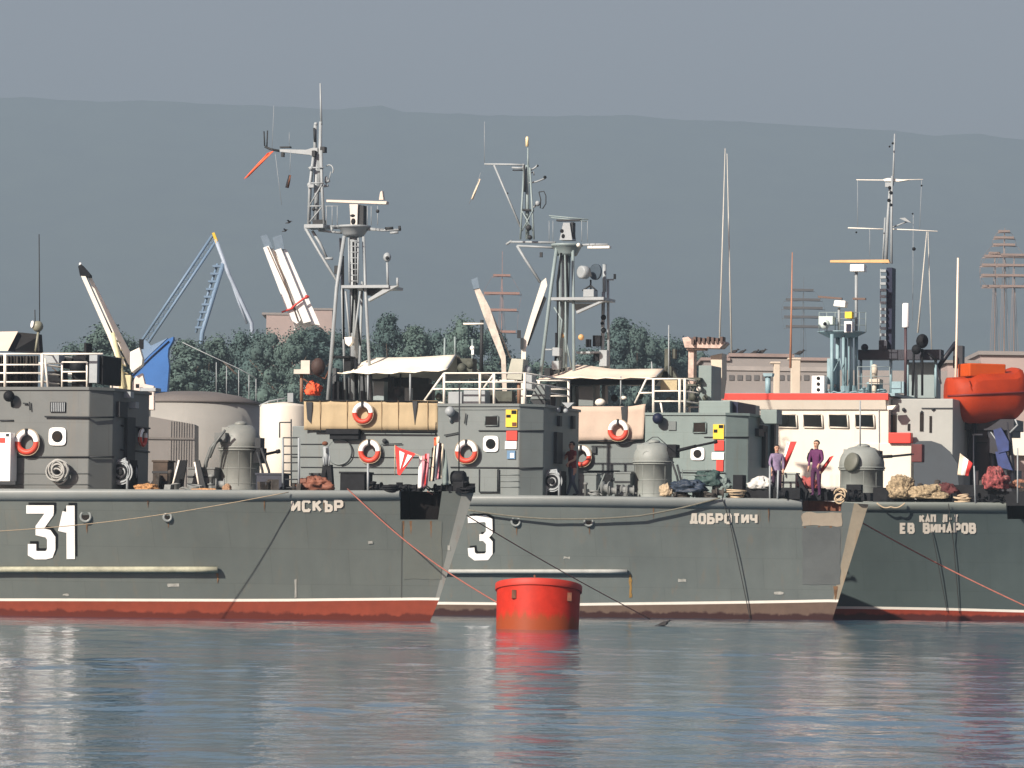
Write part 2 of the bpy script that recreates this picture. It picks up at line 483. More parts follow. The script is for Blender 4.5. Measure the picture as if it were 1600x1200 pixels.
# ------------------------------------------------------------------ hulls
YAW = R(17)
class Ship(Frame):
    def setup(s, stem, Bd=4.4, Ld=15., Bw=3.7, Lw=21., aft=-46.):
        # stem: three (px,py) points on the centreline from deck to water
        pts = [s.L(x, y, 0) for x, y in stem]
        s.stem = sorted([(p.z, p.x) for p in pts])
        s.Bd, s.Ld, s.Bw, s.Lw, s.aft = Bd, Ld, Bw, Lw, aft
        s.ztop = s.stem[-1][0]
    def xs(s, z):
        st = s.stem
        if z <= st[0][0]: (z0, x0), (z1, x1) = st[0], st[1]
        elif z >= st[-1][0]: (z0, x0), (z1, x1) = st[-2], st[-1]
        else:
            for (z0, x0), (z1, x1) in zip(st, st[1:]):
                if z0 <= z <= z1: break
        return x0 + (x1 - x0) * (z - z0) / (z1 - z0)
    def hb(s, x, z):
        t = min(max(z / s.ztop, -.1), 1.1)
        B = s.Bw + (s.Bd - s.Bw) * t; Lg = s.Lw + (s.Ld - s.Lw) * t
        q = (s.xs(z) - x) / Lg
        if q <= 0: return 0.
        q = min(q, 1.)
        return B * (1 - (1 - q) ** 1.9)
    def H(s, px, py, off=0.):
        y = -3.5
        for _ in range(25):
            p = s.L(px, py, y); y = .5 * y - .5 * s.hb(p.x, p.z)
        p = s.L(px, py, y - off)
        return p
    def zline(s, pts):
        """pixel polyline on the hull -> z(x)"""
        q = sorted([(lambda p: (p.x, p.z))(s.H(x, y)) for x, y in pts])
        def f(x):
            if x <= q[0][0]: return q[0][1]
            if x >= q[-1][0]: return q[-1][1]
            for (a, b), (c, d) in zip(q, q[1:]):
                if a <= x <= c: return b + (d - b) * (x - a) / max(c - a, 1e-6)
        return f
    def stroke(s, mb, pts, wpx, off, step=7):
        """a painted stroke following the hull, pixel polyline of constant width"""
        n = len(pts)
        P = [Vector((a, b)) for a, b in pts]
        Ln = []; Rn = []
        for i, p in enumerate(P):
            d0 = (p - P[i - 1]).normalized() if i else None
            d1 = (P[i + 1] - p).normalized() if i < n - 1 else None
            d0 = d0 or d1; d1 = d1 or d0
            nn = Vector((-(d0.y + d1.y), d0.x + d1.x))
            if nn.length < 1e-6: nn = Vector((-d0.y, d0.x))
            nn.normalize()
            k = max(nn.dot(Vector((-d0.y, d0.x))), .5)
            Ln.append(p + nn * (wpx / 2 / k)); Rn.append(p - nn * (wpx / 2 / k))
        rows = [[], []]
        for i in range(n):
            m = 1 if i == n - 1 else max(1, int((P[i + 1] - P[i]).length / step))
            for k in range(m):
                t = k / m
                a = Ln[i] if i == n - 1 else Ln[i].lerp(Ln[i + 1], t)
                b = Rn[i] if i == n - 1 else Rn[i].lerp(Rn[i + 1], t)
                rows[0].append(s.H(a.x, a.y, off)); rows[1].append(s.H(b.x, b.y, off))
        mb.grid(rows, False)
    def patch(s, mb, x0, y0, x1, y1, off, nx=8, ny=6, jag=0., seed=1):
        rg = random.Random(seed)
        rows = []
        for j in range(ny + 1):
            row = []
            for i in range(nx + 1):
                jx = rg.uniform(-jag, jag) if (i in (0, nx)) else 0; jy = rg.uniform(-jag, jag) if j in (0, ny) else 0
                row.append(s.H(x0 + (x1 - x0) * i / nx + jx, y0 + (y1 - y0) * j / ny + jy, off))
            rows.append(row)
        mb.grid(rows, False)

def hull(S, root, deck, knuck, stripe, pocket, mats, stripe_w=.09, boot=None, stem_w=.5, stem_mat=None, pocket_mat=None, pocket_low=None):
    """deck/knuck/stripe are pixel polylines; pocket=(px0, px1, py_bottom)"""
    zd, zk, zs = S.zline(deck), S.zline(knuck), S.zline(stripe)
    S.zd = zd
    xtip = S.xs(S.ztop)
    p0 = S.H(pocket[0], pocket[2] - 20).x; p1 = S.H(pocket[1], pocket[2] - 20).x
    zp = S.zline([(pocket[0], pocket[2]), (pocket[1], pocket[2])])
    st = [S.aft + i * 1.6 for i in range(60) if S.aft + i * 1.6 < p0 - .6]
    st += [p0]
    k = max(2, int((p1 - p0) / .5))
    st += [p0 + (p1 - p0) * i / k for i in range(1, k + 1)]
    i0, i1 = st.index(p0), len(st) - 1
    while st[-1] < xtip - stem_w - .5: st.append(st[-1] + .45)
    st.append(xtip - stem_w); st.append(xtip - stem_w * .5); st.append(xtip)
    zmid = lambda x: (zs(x) + stripe_w)
    def rowz(x):
        a = [-.8, 0, zs(x), zs(x) + stripe_w]
        b = zp(x) if x > p0 - 9 else zp(p0 - 9)
        for t in (.25, .5, .75): a.append(a[3] + (b - a[3]) * t)
        a += [b, zk(x), zd(x)]
        return a
    NR = 10
    side = {-1: [], 1: []}
    s_end = xtip; s0 = s_end - 5.
    for sx in st:
        for sg in (-1, 1): side[sg].append([])
        for z in rowz(sx):
            q = max(0, (sx - s0) / (s_end - s0)) ** 3
            x = sx + (S.xs(z) - S.xs(S.ztop)) * q
            x = min(x, S.xs(z))
            y = S.hb(x, z) if sx < xtip else 0.
            for sg in (-1, 1): side[sg][-1].append((x, sg * y, z))
    n = len(st)
    band = {'hull': (3, 9), 'boot_top': (0, 2), 'waterline_stripe': (2, 3)}
    objs = {}
    stem = MB()
    for nm in ('hull', 'boot_top', 'waterline_stripe'):
        lo, hi = band[nm]
        mb = MB()
        for sg in (-1, 1):
            for i in range(n - 1):
                for r in range(lo, hi):
                    if nm == 'hull' and i0 <= i < i1 and r >= 7: continue
                    a = side[sg]
                    q = (a[i][r], a[i + 1][r], a[i + 1][r + 1], a[i][r + 1])
                    if sg > 0: q = q[::-1]
                    (stem if (nm == 'hull' and i >= n - 3 and stem_mat) else mb).poly(q, True)
            if nm == 'hull':
                pass
        if nm == 'hull':
            for i in range(n - 1):           # deck plating
                a, b = side[-1], side[1]
                mb.poly((a[i][9], a[i + 1][9], b[i + 1][9], b[i][9])) if not (i0 <= i < i1) else mb.poly((a[i][7], a[i + 1][7], b[i + 1][7], b[i][7]))
            mb.poly([side[-1][0][r] for r in range(3, 10)] + [side[1][0][r] for r in range(9, 2, -1)])
            for i in (i0, i1):               # pocket end walls
                mb.poly([side[-1][i][r] for r in (7, 8, 9)] + [side[1][i][r] for r in (9, 8, 7)])
        # weld
        o = mb.build(nm, mats[nm], root, recalc=False)
        bm = bmesh.new(); bm.from_mesh(o.data); bmesh.ops.remove_doubles(bm, verts=bm.verts, dist=1e-4)
        bmesh.ops.recalc_face_normals(bm, faces=bm.faces); bm.to_mesh(o.data); bm.free()
        try: o.data.set_sharp_from_angle(angle=R(35))
        except Exception: pass
        if nm != 'hull': o.parent = objs['hull']
        objs[nm] = o
    hl = objs['hull']
    if stem_mat:
        stem.build('stem_plate', stem_mat, hl)
    # rounded sheer strake
    for sg in (-1, 1):
        mb = MB(); rows = []
        for i in range(0, i0 + 1):
            x, y0, zt = side[sg][i][9]; _, y1, zb = side[sg][i][8]
            prof = [(0, 0, -.03), (.07, 0, 0), (.115, .25, 0), (.125, .5, 0), (.115, .75, 0), (.06, .97, 0), (-.02, 1.0, .02), (-.4, 1.0, .03)]
            rows.append([(x, sg * (abs(y1 + (y0 - y1) * t) + o_), zb + (zt - zb) * t + dz) for o_, t, dz in prof])
        mb.grid(rows)
        ends = rows[-1]; mb.poly(ends)
        mb.build('sheer_strake', mats['strake'], hl)
    # pocket lining: dark back plate and floor
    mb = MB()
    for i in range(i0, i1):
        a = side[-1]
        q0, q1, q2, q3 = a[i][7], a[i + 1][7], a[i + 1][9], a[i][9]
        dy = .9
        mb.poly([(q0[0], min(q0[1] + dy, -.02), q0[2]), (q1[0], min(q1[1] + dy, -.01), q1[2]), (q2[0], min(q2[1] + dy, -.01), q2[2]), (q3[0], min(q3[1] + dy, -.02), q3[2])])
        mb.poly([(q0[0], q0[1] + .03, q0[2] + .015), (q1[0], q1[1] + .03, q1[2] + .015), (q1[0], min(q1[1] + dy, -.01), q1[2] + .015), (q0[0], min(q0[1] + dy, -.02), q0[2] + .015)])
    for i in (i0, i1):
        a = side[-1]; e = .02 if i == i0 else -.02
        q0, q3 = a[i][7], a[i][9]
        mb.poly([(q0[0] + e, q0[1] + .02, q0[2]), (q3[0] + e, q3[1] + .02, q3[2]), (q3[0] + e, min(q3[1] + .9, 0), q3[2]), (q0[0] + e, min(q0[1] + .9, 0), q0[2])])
    mb.build('anchor_pocket', pocket_mat or POCKET_SHADE, hl, recalc=False)
    return hl

# simple stroke alphabet (unit box, y up) for painted names
GLY = {
 'И': [[(0, 1), (0, 0)], [(0, .05), (.62, .95)], [(.62, 1), (.62, 0)]],
 'С': [[(.6, .8), (.5, 1), (.1, 1), (0, .85), (0, .15), (.1, 0), (.5, 0), (.6, .2)]],
 'К': [[(0, 1), (0, 0)], [(.6, 1), (.05, .5)], [(.2, .6), (.62, 0)]],
 'Ъ': [[(-.12, 1), (.14, 1)], [(.14, 1), (.14, 0), (.5, 0), (.62, .12), (.62, .42), (.5, .54), (.14, .54)]],
 'Р': [[(0, 0), (0, 1), (.48, 1), (.6, .88), (.6, .55), (.48, .43), (0, .43)]],
 'Д': [[(0, -.12), (0, .08), (.62, .08), (.62, -.12)], [(.08, .08), (.2, 1), (.52, 1), (.52, .08)]],
 'О': [[(.1, 0), (.5, 0), (.6, .15), (.6, .85), (.5, 1), (.1, 1), (0, .85), (0, .15), (.1, 0)]],
 'Б': [[(.56, 1), (0, 1), (0, 0), (.48, 0), (.6, .12), (.6, .42), (.48, .54), (0, .54)]],
 'Т': [[(0, 1), (.62, 1)], [(.31, 1), (.31, 0)]],
 'Ч': [[(0, 1), (0, .55), (.12, .42), (.6, .42)], [(.6, 1), (.6, 0)]],
 'Е': [[(.56, 1), (0, 1), (0, 0), (.56, 0)], [(0, .5), (.46, .5)]],
 'В': [[(0, 0), (0, 1), (.46, 1), (.56, .88), (.56, .64), (.46, .53), (0, .53)], [(.46, .53), (.6, .42), (.6, .12), (.48, 0), (0, 0)]],
 'Н': [[(0, 1), (0, 0)], [(.6, 1), (.6, 0)], [(0, .5), (.6, .5)]],
 'А': [[(0, 0), (.3, 1), (.6, 0)], [(.12, .34), (.48, .34)]],
 'П': [[(0, 0), (0, 1), (.6, 1), (.6, 0)]],
 'Л': [[(-.04, 0), (.14, .12), (.2, 1), (.6, 1), (.6, 0)]],
 '-': [[(.1, .5), (.5, .5)]],
 '.': [[(.12, 0), (.12, .14)]],
}
def lettering(S, text, x0, x1, ytop, ybot, wpx, root, name='ship_name', slope=0, mat=None):
    mb = MB(); n = len(text); adv = (x1 - x0) / n; k = 0
    for i, ch in enumerate(text):
        if ch == ' ': continue
        gx = x0 + adv * i; cw = adv * .98
        for st in GLY[ch]:
            k += 1
            pts = [(gx + u * cw, ybot + (ytop - ybot) * v + slope * (gx - x0)) for u, v in st]
            S.stroke(mb, pts, wpx, .012 + .0012 * k)
    return mb.build(name, mat or CREAM, root, recalc=False)

# ---- ship with number 31
S1 = Ship(on_water(672, 971), YAW)
S1.setup([(741, 768), (686, 937), (672, 971)])
ship1 = empty('minesweeper', S1, label='grey naval ship with big white 31 on its bow, nearest of the moored ships', cat='naval ship', group='grey naval ships moored in a row')
BOOT1 = band_paint('red_boot_paint', (.095, .015, .007, 1), (.215, .040, .018, 1), .20, .035, noise=.55, scale=2.0)
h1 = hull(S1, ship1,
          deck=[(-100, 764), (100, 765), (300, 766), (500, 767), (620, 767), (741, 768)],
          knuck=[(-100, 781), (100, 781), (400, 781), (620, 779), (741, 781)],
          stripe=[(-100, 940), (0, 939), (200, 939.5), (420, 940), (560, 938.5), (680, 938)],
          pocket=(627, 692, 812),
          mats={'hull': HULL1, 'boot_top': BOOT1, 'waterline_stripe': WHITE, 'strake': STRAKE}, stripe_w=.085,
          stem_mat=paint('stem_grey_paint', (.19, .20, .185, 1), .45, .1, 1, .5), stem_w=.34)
# number 31
def number_parts(S, hl, digits, wpx, dx, dy):
    sh = MB(); mb = MB()
    for k, d in enumerate(digits):
        S.stroke(sh, [(x + dx, y + dy) for x, y in d], wpx, .012 + .001 * k)
        S.stroke(mb, d, wpx, .018 + .001 * k)
    sh.build('number_shadow', BLACK, hl, recalc=False)
    mb.build('hull_number', WHITEB, hl, recalc=False)
mb = MB(); S1.stroke(mb, [(628, 815), (627.5, 870), (627, 934)], 1.3, .012); mb.build('plate_seam', paint('seam_dark', (.07, .075, .07, 1), .6), h1, recalc=False)
mb = MB(); S1.patch(mb, 630, 815, 690, 905, .010, 8, 8, 1.0, 6); mb.build('touched_up_patch', paint('touch_up_grey', (.112, .124, .110, 1), .48, .10, .8, .5, (.19, .17, .10, 1)), h1, recalc=False)
number_parts(S1, h1, [[(41, 796), (84, 796)], [(77, 797), (77, 803), (62, 824), (62, 831), (75, 834), (80, 841), (80, 858), (77, 866), (71, 867.5), (56, 867.5), (50, 864), (50, 850)],
                      [(110, 790), (110.5, 873.5)], [(97, 831), (104, 800)]], 13, 3.5, -4.5)
mb = MB(); mb.tube([S1.H(px, 890 + (0 if px > 0 else 1), .12) for px in range(-80, 341, 30)], .1, 8)
mb.build('rub_rail', paint('weathered_rail', (.30, .30, .22, 1), .7, .35, 2.5, .6, (.1, .1, .05, 1)), h1)
def porthole(S, hl, px, py, rpx=8):
    p = S.H(px, py); r = rpx * S.mpp()
    q = S.H(px + 4, py); ax = Vector((q - p).cross(Vector((0, 0, 1)))).normalized()
    mb = MB(); mb.torus(p, r, .05, ax, 20, 6)
    o = mb.build('porthole', STRAKE, hl)
    MB().lathe([(r, -.03), (r * .9, .012)], p, 18, ax if ax.y < 0 else -ax).build('porthole_glass', GLASS, o)
porthole(S1, h1, 134, 807, 8); porthole(S1, h1, 262, 808, 6)
lettering(S1, 'ИСКЪР', 457, 541, 783, 798, 4.6, h1)

# ---- second ship
S2 = Ship(on_water(1300, 969.5), YAW)
S2.setup([(1357, 788), (1310, 938), (1300, 969.5)])
ship2 = empty('minesweeper', S2, label='grey naval ship with a single white 3 showing behind the bow of ship 31', cat='naval ship', group='grey naval ships moored in a row')
BOOT2 = band_paint('brown_boot_paint', (.035, .012, .010, 1), (.115, .076, .055, 1), .22, .035, noise=.5, scale=2.2)
h2 = hull(S2, ship2,
          deck=[(500, 772), (740, 774), (900, 775.5), (1050, 778), (1250, 780), (1357, 788)],
          knuck=[(500, 787), (740, 789), (900, 790), (1050, 792), (1250, 794), (1357, 801)],
          stripe=[(500, 944), (690, 944.5), (900, 946.5), (1100, 944), (1310, 941)],
          pocket=(1253, 1315, 799),
          mats={'hull': HULL2, 'boot_top': BOOT2, 'waterline_stripe': WHITE, 'strake': STRAKE}, stripe_w=.10,
          stem_mat=paint('stem_worn_paint', (.26, .225, .165, 1), .55, .15, 1.5, .9, (.24, .13, .05, 1)), stem_w=.5, pocket_mat=RUST)
number_parts(S2, h2, [[(731, 812), (758, 810.5), (764, 814), (764.5, 832), (757, 840), (749, 840)], [(757, 840), (764.5, 848), (764.5, 864), (760, 870), (743, 870.5), (737, 866), (736, 856)]], 10.5, 3, -3.5)
mb = MB(); mb.tube([S2.H(px, 893 - .0005 * (px - 690), .1) for px in range(560, 990, 30)], .085, 8)
mb.build('rub_rail', paint('rail_grey', (.32, .33, .31, 1), .6, .15, 2), h2)
for px, py in ((806, 815), (920, 815)): porthole(S2, h2, px, py, 6.5)
lettering(S2, 'ДОБРОТИЧ', 1080, 1187, 804, 817, 4.2, h2)
mb = MB(); S2.patch(mb, 1254, 824, 1313, 914, .012, 8, 8, 1.2)
mb.build('repainted_patch', paint('fresh_dark_grey_paint', (.105, .115, .112, 1), .45, .14, .9), h2, recalc=False)
mb = MB(); S2.patch(mb, 1253, 801, 1315, 822, .012, 8, 4, 1.5, 2)
mb.build('primer_patch', paint('scraped_primer', (.34, .29, .22, 1), .6, .15, 1, .9, (.25, .1, .05, 1)), h2, recalc=False)
mb = MB(); S2.patch(mb, 983, 898, 987, 934, .012, 1, 8, .8, 3)
mb.build('rust_streak', paint('rust_run', (.24, .14, .035, 1), .8, .3, 3), h2, recalc=False)

RUNM = paint('rust_run_brown', (.16, .085, .04, 1), .85, .5, 4)
def stains(S, hl, lst, mat, nm='rust_streak'):
    for i, (x0, y0, x1, y1) in enumerate(lst):
        q = MB(); rg = random.Random(i + int(x0)); rows = []
        n = 7
        for j in range(n + 1):
            t = j / n; wv = (1 - t) ** .7; cx = (x0 + x1) / 2 + rg.uniform(-.3, .3)
            rows.append([S.H(cx + (u - .5) * (x1 - x0) * wv, y0 + (y1 - y0) * t, .011) for u in (0, .5, 1)])
        q.grid(rows, False); q.build(nm, mat, hl, recalc=False)
stains(S1, h1, [(629, 814, 632, 850), (640, 814, 644, 836), (672, 814, 675, 842), (134, 815, 137, 834), (262, 814, 264, 826), (505, 782, 507, 797), (338, 896, 342, 912), (412, 781, 414, 800), (230, 781, 232, 794)], RUNM)
stains(S2, h2, [(1256, 823, 1259, 850), (1296, 822, 1300, 846), (1278, 822, 1281, 838), (806, 822, 808, 838), (920, 822, 922, 836), (1302, 916, 1309, 938), (1020, 793, 1022, 812), (1200, 794, 1202, 818)], RUNM)
scf = paint('pale_scuff', (.30, .30, .27, 1), .8, .3, 6)
for S_, hl_, pts_ in ((S1, h1, ((262, 912, 280, 917), (98, 928, 108, 931), (460, 905, 463, 934), (700, 852, 703, 860), (575, 845, 582, 850))), (S2, h2, ((1060, 905, 1072, 909), (880, 870, 890, 873), (1210, 925, 1224, 929)))):
    for x0, y0, x1, y1 in pts_:
        q = MB(); S_.patch(q, x0, y0, x1, y1, .011, 3, 2, .8, int(x0)); q.build('paint_scuff', scf, hl_, recalc=False)

# ---- third ship
S3 = Ship(at_depth(1650, 171.5), YAW)
S3.setup([(1715, 785), (1668, 945), (1650, 971)], Bd=4.5, Ld=12)
ship3 = empty('minesweeper', S3, label='dark green-grey naval ship with a two-line white name on its side, farthest right', cat='naval ship', group='grey naval ships moored in a row')
BOOT3 = band_paint('dark_red_boot_paint', (.07, .012, .008, 1), (.24, .036, .016, 1), .2, .04, noise=.4, scale=2.0)
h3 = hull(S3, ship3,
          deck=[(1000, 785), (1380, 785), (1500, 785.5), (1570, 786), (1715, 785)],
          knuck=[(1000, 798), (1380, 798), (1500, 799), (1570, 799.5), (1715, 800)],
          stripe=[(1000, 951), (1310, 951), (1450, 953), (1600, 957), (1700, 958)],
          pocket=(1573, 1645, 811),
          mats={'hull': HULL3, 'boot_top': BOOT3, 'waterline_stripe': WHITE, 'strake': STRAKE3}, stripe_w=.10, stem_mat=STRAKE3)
lettering(S3, 'КАП Л-Т', 1438, 1500, 805.5, 815.5, 3.4, h3)
lettering(S3, 'ЕВ ВИНАРОВ', 1408, 1528, 819, 832, 4.2, h3)

# ------------------------------------------------------------------ buoy
def build_buoy():
    p = on_water(840, 984)
    k = p.y / FPX
    rad = 66 * k
    z = lambda py: HC + (905.1 - py) * k
    root = empty('mooring_buoy', None, (p.x, p.y + rad * .9, 0), 'large red cylindrical mooring buoy floating in front of the grey ships', 'buoy')
    fr = band_paint('red_buoy_paint', (.22, .042, .012, 1), (.36, .020, .009, 1), .22, .09, noise=.9, scale=4.5, zs=.22)
    fr.node_tree.nodes['Principled BSDF'].inputs['Specular IOR Level'].default_value = .15
    h = z(913)
    root.rotation_euler = (R(-9.5), R(1.2), 0)
    prof = [(rad * .97, -.7), (rad * .985, 0), (rad * .99, h * .4), (rad, h * .86), (rad * .99, h * .865)]
    MB().lathe(prof, n=72).build('drum', fr, root)
    top = [(rad * .99, h * .845), (rad * 1.035, h * .85), (rad * 1.04, h * .865), (rad * 1.04, h * .985), (rad * 1.03, h), (rad * .98, h * 1.006), (rad * .3, h * 1.03), (0, h * 1.03)]
    lidm = paint('red_lid_paint', (.36, .022, .010, 1), .6, .12, 1.5, .9, (.30, .09, .04, 1))
    lo = MB().lathe(top, n=72).build('lid', lidm, root)
    for o_ in root.children:
        try: o_.data.set_sharp_from_angle(angle=R(40))
        except Exception: pass
    mb = MB(); mb.torus((-.1, 0, h * 1.03 + .08), .14, .035, (1, 0, .2), 20, 6); mb.box(-.2, 0, -.09, .09, h * 1.0, h * 1.045)
    mb.build('mooring_ring', RUST, root)
    mb = MB()
    for a_ in (-2.2, -.75): mb.box(rad * math.cos(a_) - .06, rad * math.cos(a_) + .06, rad * math.sin(a_) * 1.01 - .05, rad * math.sin(a_) * 1.01 + .02, h * .55, h * .74)
    mb.build('lifting_lug', RUST, root)
    return root
build_buoy()
# ------------------------------------------------------------------ pixel-plane helpers for ship fittings
def X(S, px, py, x):
    d = S.I.to_3x3() @ ray(px, py)
    return S.e + d * ((x - S.e.x) / d.x)
def PB(mb, S, x0, y0, x1, y1, y, dep=.3):
    a = S.L(x0, y1, y); b = S.L(x1, y0, y)
    return mb.box(min(a.x, b.x), max(a.x, b.x), y, y + dep, min(a.z, b.z), max(a.z, b.z))
def PP(mb, S, pts, y, dep=.05):
    return mb.prism([S.L(px, py, y) for px, py in pts], (0, dep, 0))
def PT(mb, S, pts, rpx, y=0., r1=None, n=6):
    k = S.mpp()
    P = [S.L(q[0], q[1], q[2] if len(q) > 2 else y) for q in pts]
    return mb.tube(P, rpx * k, n, None if r1 is None else r1 * k)
def PS(mb, S, px, py, rpx, y, sq=(1, 1, 1)):
    c = S.L(px, py, y); r = rpx * S.mpp()
    return mb.ball(c, (r * sq[0], r * sq[1], r * sq[2]))
def one(name, S, mat, parent, fn, bevel=0):
    mb = MB(); fn(mb); return mb.build(name, mat, parent, bevel=bevel)

def clutter(m, S, x0, x1, py, h, y0, y1, seed, n=None):
    """winches, cable drums, bitts, boxes and lines lying on the deck between two pixel columns"""
    rg = random.Random(seed); k = S.mpp()
    n = n or int((x1 - x0) / 5)
    for i in range(n):
        px = rg.uniform(x0, x1); y = rg.uniform(y0, y1); c = S.L(px, py, y)
        hh = h * k * rg.uniform(.35, 1.05); t = rg.random()
        if t < .3:
            w_, d_ = rg.uniform(.1, .35), rg.uniform(.1, .3); a = rg.uniform(0, PI)
            u = Vector((math.cos(a), math.sin(a), 0)) * w_ / 2; v = Vector((-math.sin(a), math.cos(a), 0)) * d_ / 2
            m.prism([c + u + v, c - u + v, c - u - v, c + u - v], (rg.uniform(-.05, .05), 0, hh * .8))
        elif t < .5:
            a = rg.uniform(-.4, .4); r_ = hh * .42
            ax = Vector((math.cos(a), math.sin(a), 0))
            m.lathe([(r_, 0), (r_, .04), (r_ * .6, .05), (r_ * .6, .25), (r_, .26), (r_, .3)], c + Vector((0, 0, hh * .45)), 12, ax)
        elif t < .7:
            r_ = rg.uniform(.05, .09)
            m.lathe([(r_, 0), (r_, hh * .8), (r_ * 1.5, hh * .82), (r_ * 1.5, hh * .95), (.01, hh)], c, 10)
        elif t < .85:
            for q in range(3): m.torus(c + Vector((0, 0, .04 + .06 * q)), rg.uniform(.14, .24), .035, (rg.uniform(-.2, .2), rg.uniform(-.2, .2), 1), 14, 5)
        else:
            P = [c + Vector((q * .16 - .3, rg.uniform(-.1, .1), hh * .5 * math.sin(q * 1.3 + i) ** 2 + .03)) for q in range(6)]
            m.tube(P, .03, 5)

def yd(S, px, py, inset=.45):
    """lateral position just inboard of the deck edge under a pixel"""
    return S.H(px, py).y + inset

def bridge(S, root, xl, x1, x2, x3, top, bot, mat, ys=-3.3, yc=-2.62):
    xa = S.L(x1, top, ys).x; xf = S.L(x2, top, yc).x; xb = S.L(xl, top, ys).x
    yr = 2.0
    for _ in range(30):
        yr -= .8 * (S.L(x3, top, yr).x - xf) / -.3 if False else 0
    lo, hi = -1.9, 4.4                # find the y at which the front plane ends under column x3
    for _ in range(40):
        m = (lo + hi) / 2
        if S.L(x3, top, m).x > xf: lo = m
        else: hi = m
    yr = max(min(lo, 3.0), 0.)
    zt = S.L(x1, top, ys).z; zb = S.L(x1, bot, ys).z - .2
    plan = [(xb, ys), (xa, ys), (xf, yc), (xf, yr), (xb, yr)]
    mb = MB(); mb.prism([(x, y, zb) for x, y in plan], (0, 0, zt - zb))
    o = mb.build('bridge', mat, root, bevel=.03)
    # roof lip
    q = MB(); q.prism([(x + (.06 if i in (2, 3) else 0), y - (.06 if y < 0 else -.06), zt - .07) for i, (x, y) in enumerate(plan)], (0, 0, .1))
    q.build('roof_edge', mat, o)
    return o, xa, xf, yr, zt, zb
def rail(S, parent, posts, bars, bottom, y, rp=1.5, rb=1.2, mat=None, name='railing', slant=0, far=None):
    mb = MB()
    for p in posts: PT(mb, S, [(p, bars[0]), (p + slant, bottom)], rp, y)
    for b in bars: PT(mb, S, [(posts[0], b), (posts[-1], b)], rb, y)
    if far is not None:
        a = S.L(posts[-1], bars[0], y)
        for b in bars:
            q = S.L(posts[-1], b, y); mb.tube([q, (q.x, far, q.z)], rb * S.mpp(), 6)
            q0 = S.L(posts[0], b, y); mb.tube([(q0.x, far, q0.z), (q.x, far, q.z)], rb * S.mpp(), 6)
        for p in posts:
            u = S.L(p, bars[0], y); v = S.L(p, bottom, y); mb.tube([(u.x, far, u.z), (v.x, far, v.z)], rp * S.mpp(), 6)
    return mb.build(name, mat or WHITE, parent)
def portlight(S, parent, px, py, w, h, y, r=.46):
    """rounded white surround with a dark round port"""
    k = S.mpp(); c = S.L(px, py, y); W, Hh = w * k / 2, h * k / 2
    pts = []
    for q in range(28):
        a = 2 * PI * q / 28; ca, sa = math.cos(a), math.sin(a)
        e = .42
        pts.append((c.x + W * math.copysign(abs(ca) ** e, ca), y - .03, c.z + Hh * math.copysign(abs(sa) ** e, sa)))
    mb = MB(); mb.prism(pts, (0, .035, 0)); o = mb.build('portlight', WHITEB, parent)
    rr = r * min(w, h) * k * .62
    MB().lathe([(rr * 1.12, .03), (rr * 1.12, .055), (rr, .058)], (c.x, y, c.z), 20, (0, -1, 0)).build('port_rim', BLACKG, o)
    MB().lathe([(rr * .8, .05), (rr * .78, .064)], (c.x, y, c.z), 20, (0, -1, 0)).build('port_glass', GLASS, o)
    return o
def plate(S, parent, name, x0, y0, x1, y1, y, mat, th=.025):
    return one(name, S, mat, parent, lambda m: PB(m, S, x0, y0, x1, y1, y - th, th + .01))
def bars(S, parent, name, segs, y, r, mat):
    mb = MB()
    for a in segs: PT(mb, S, a, r, y)
    return mb.build(name, mat, parent)

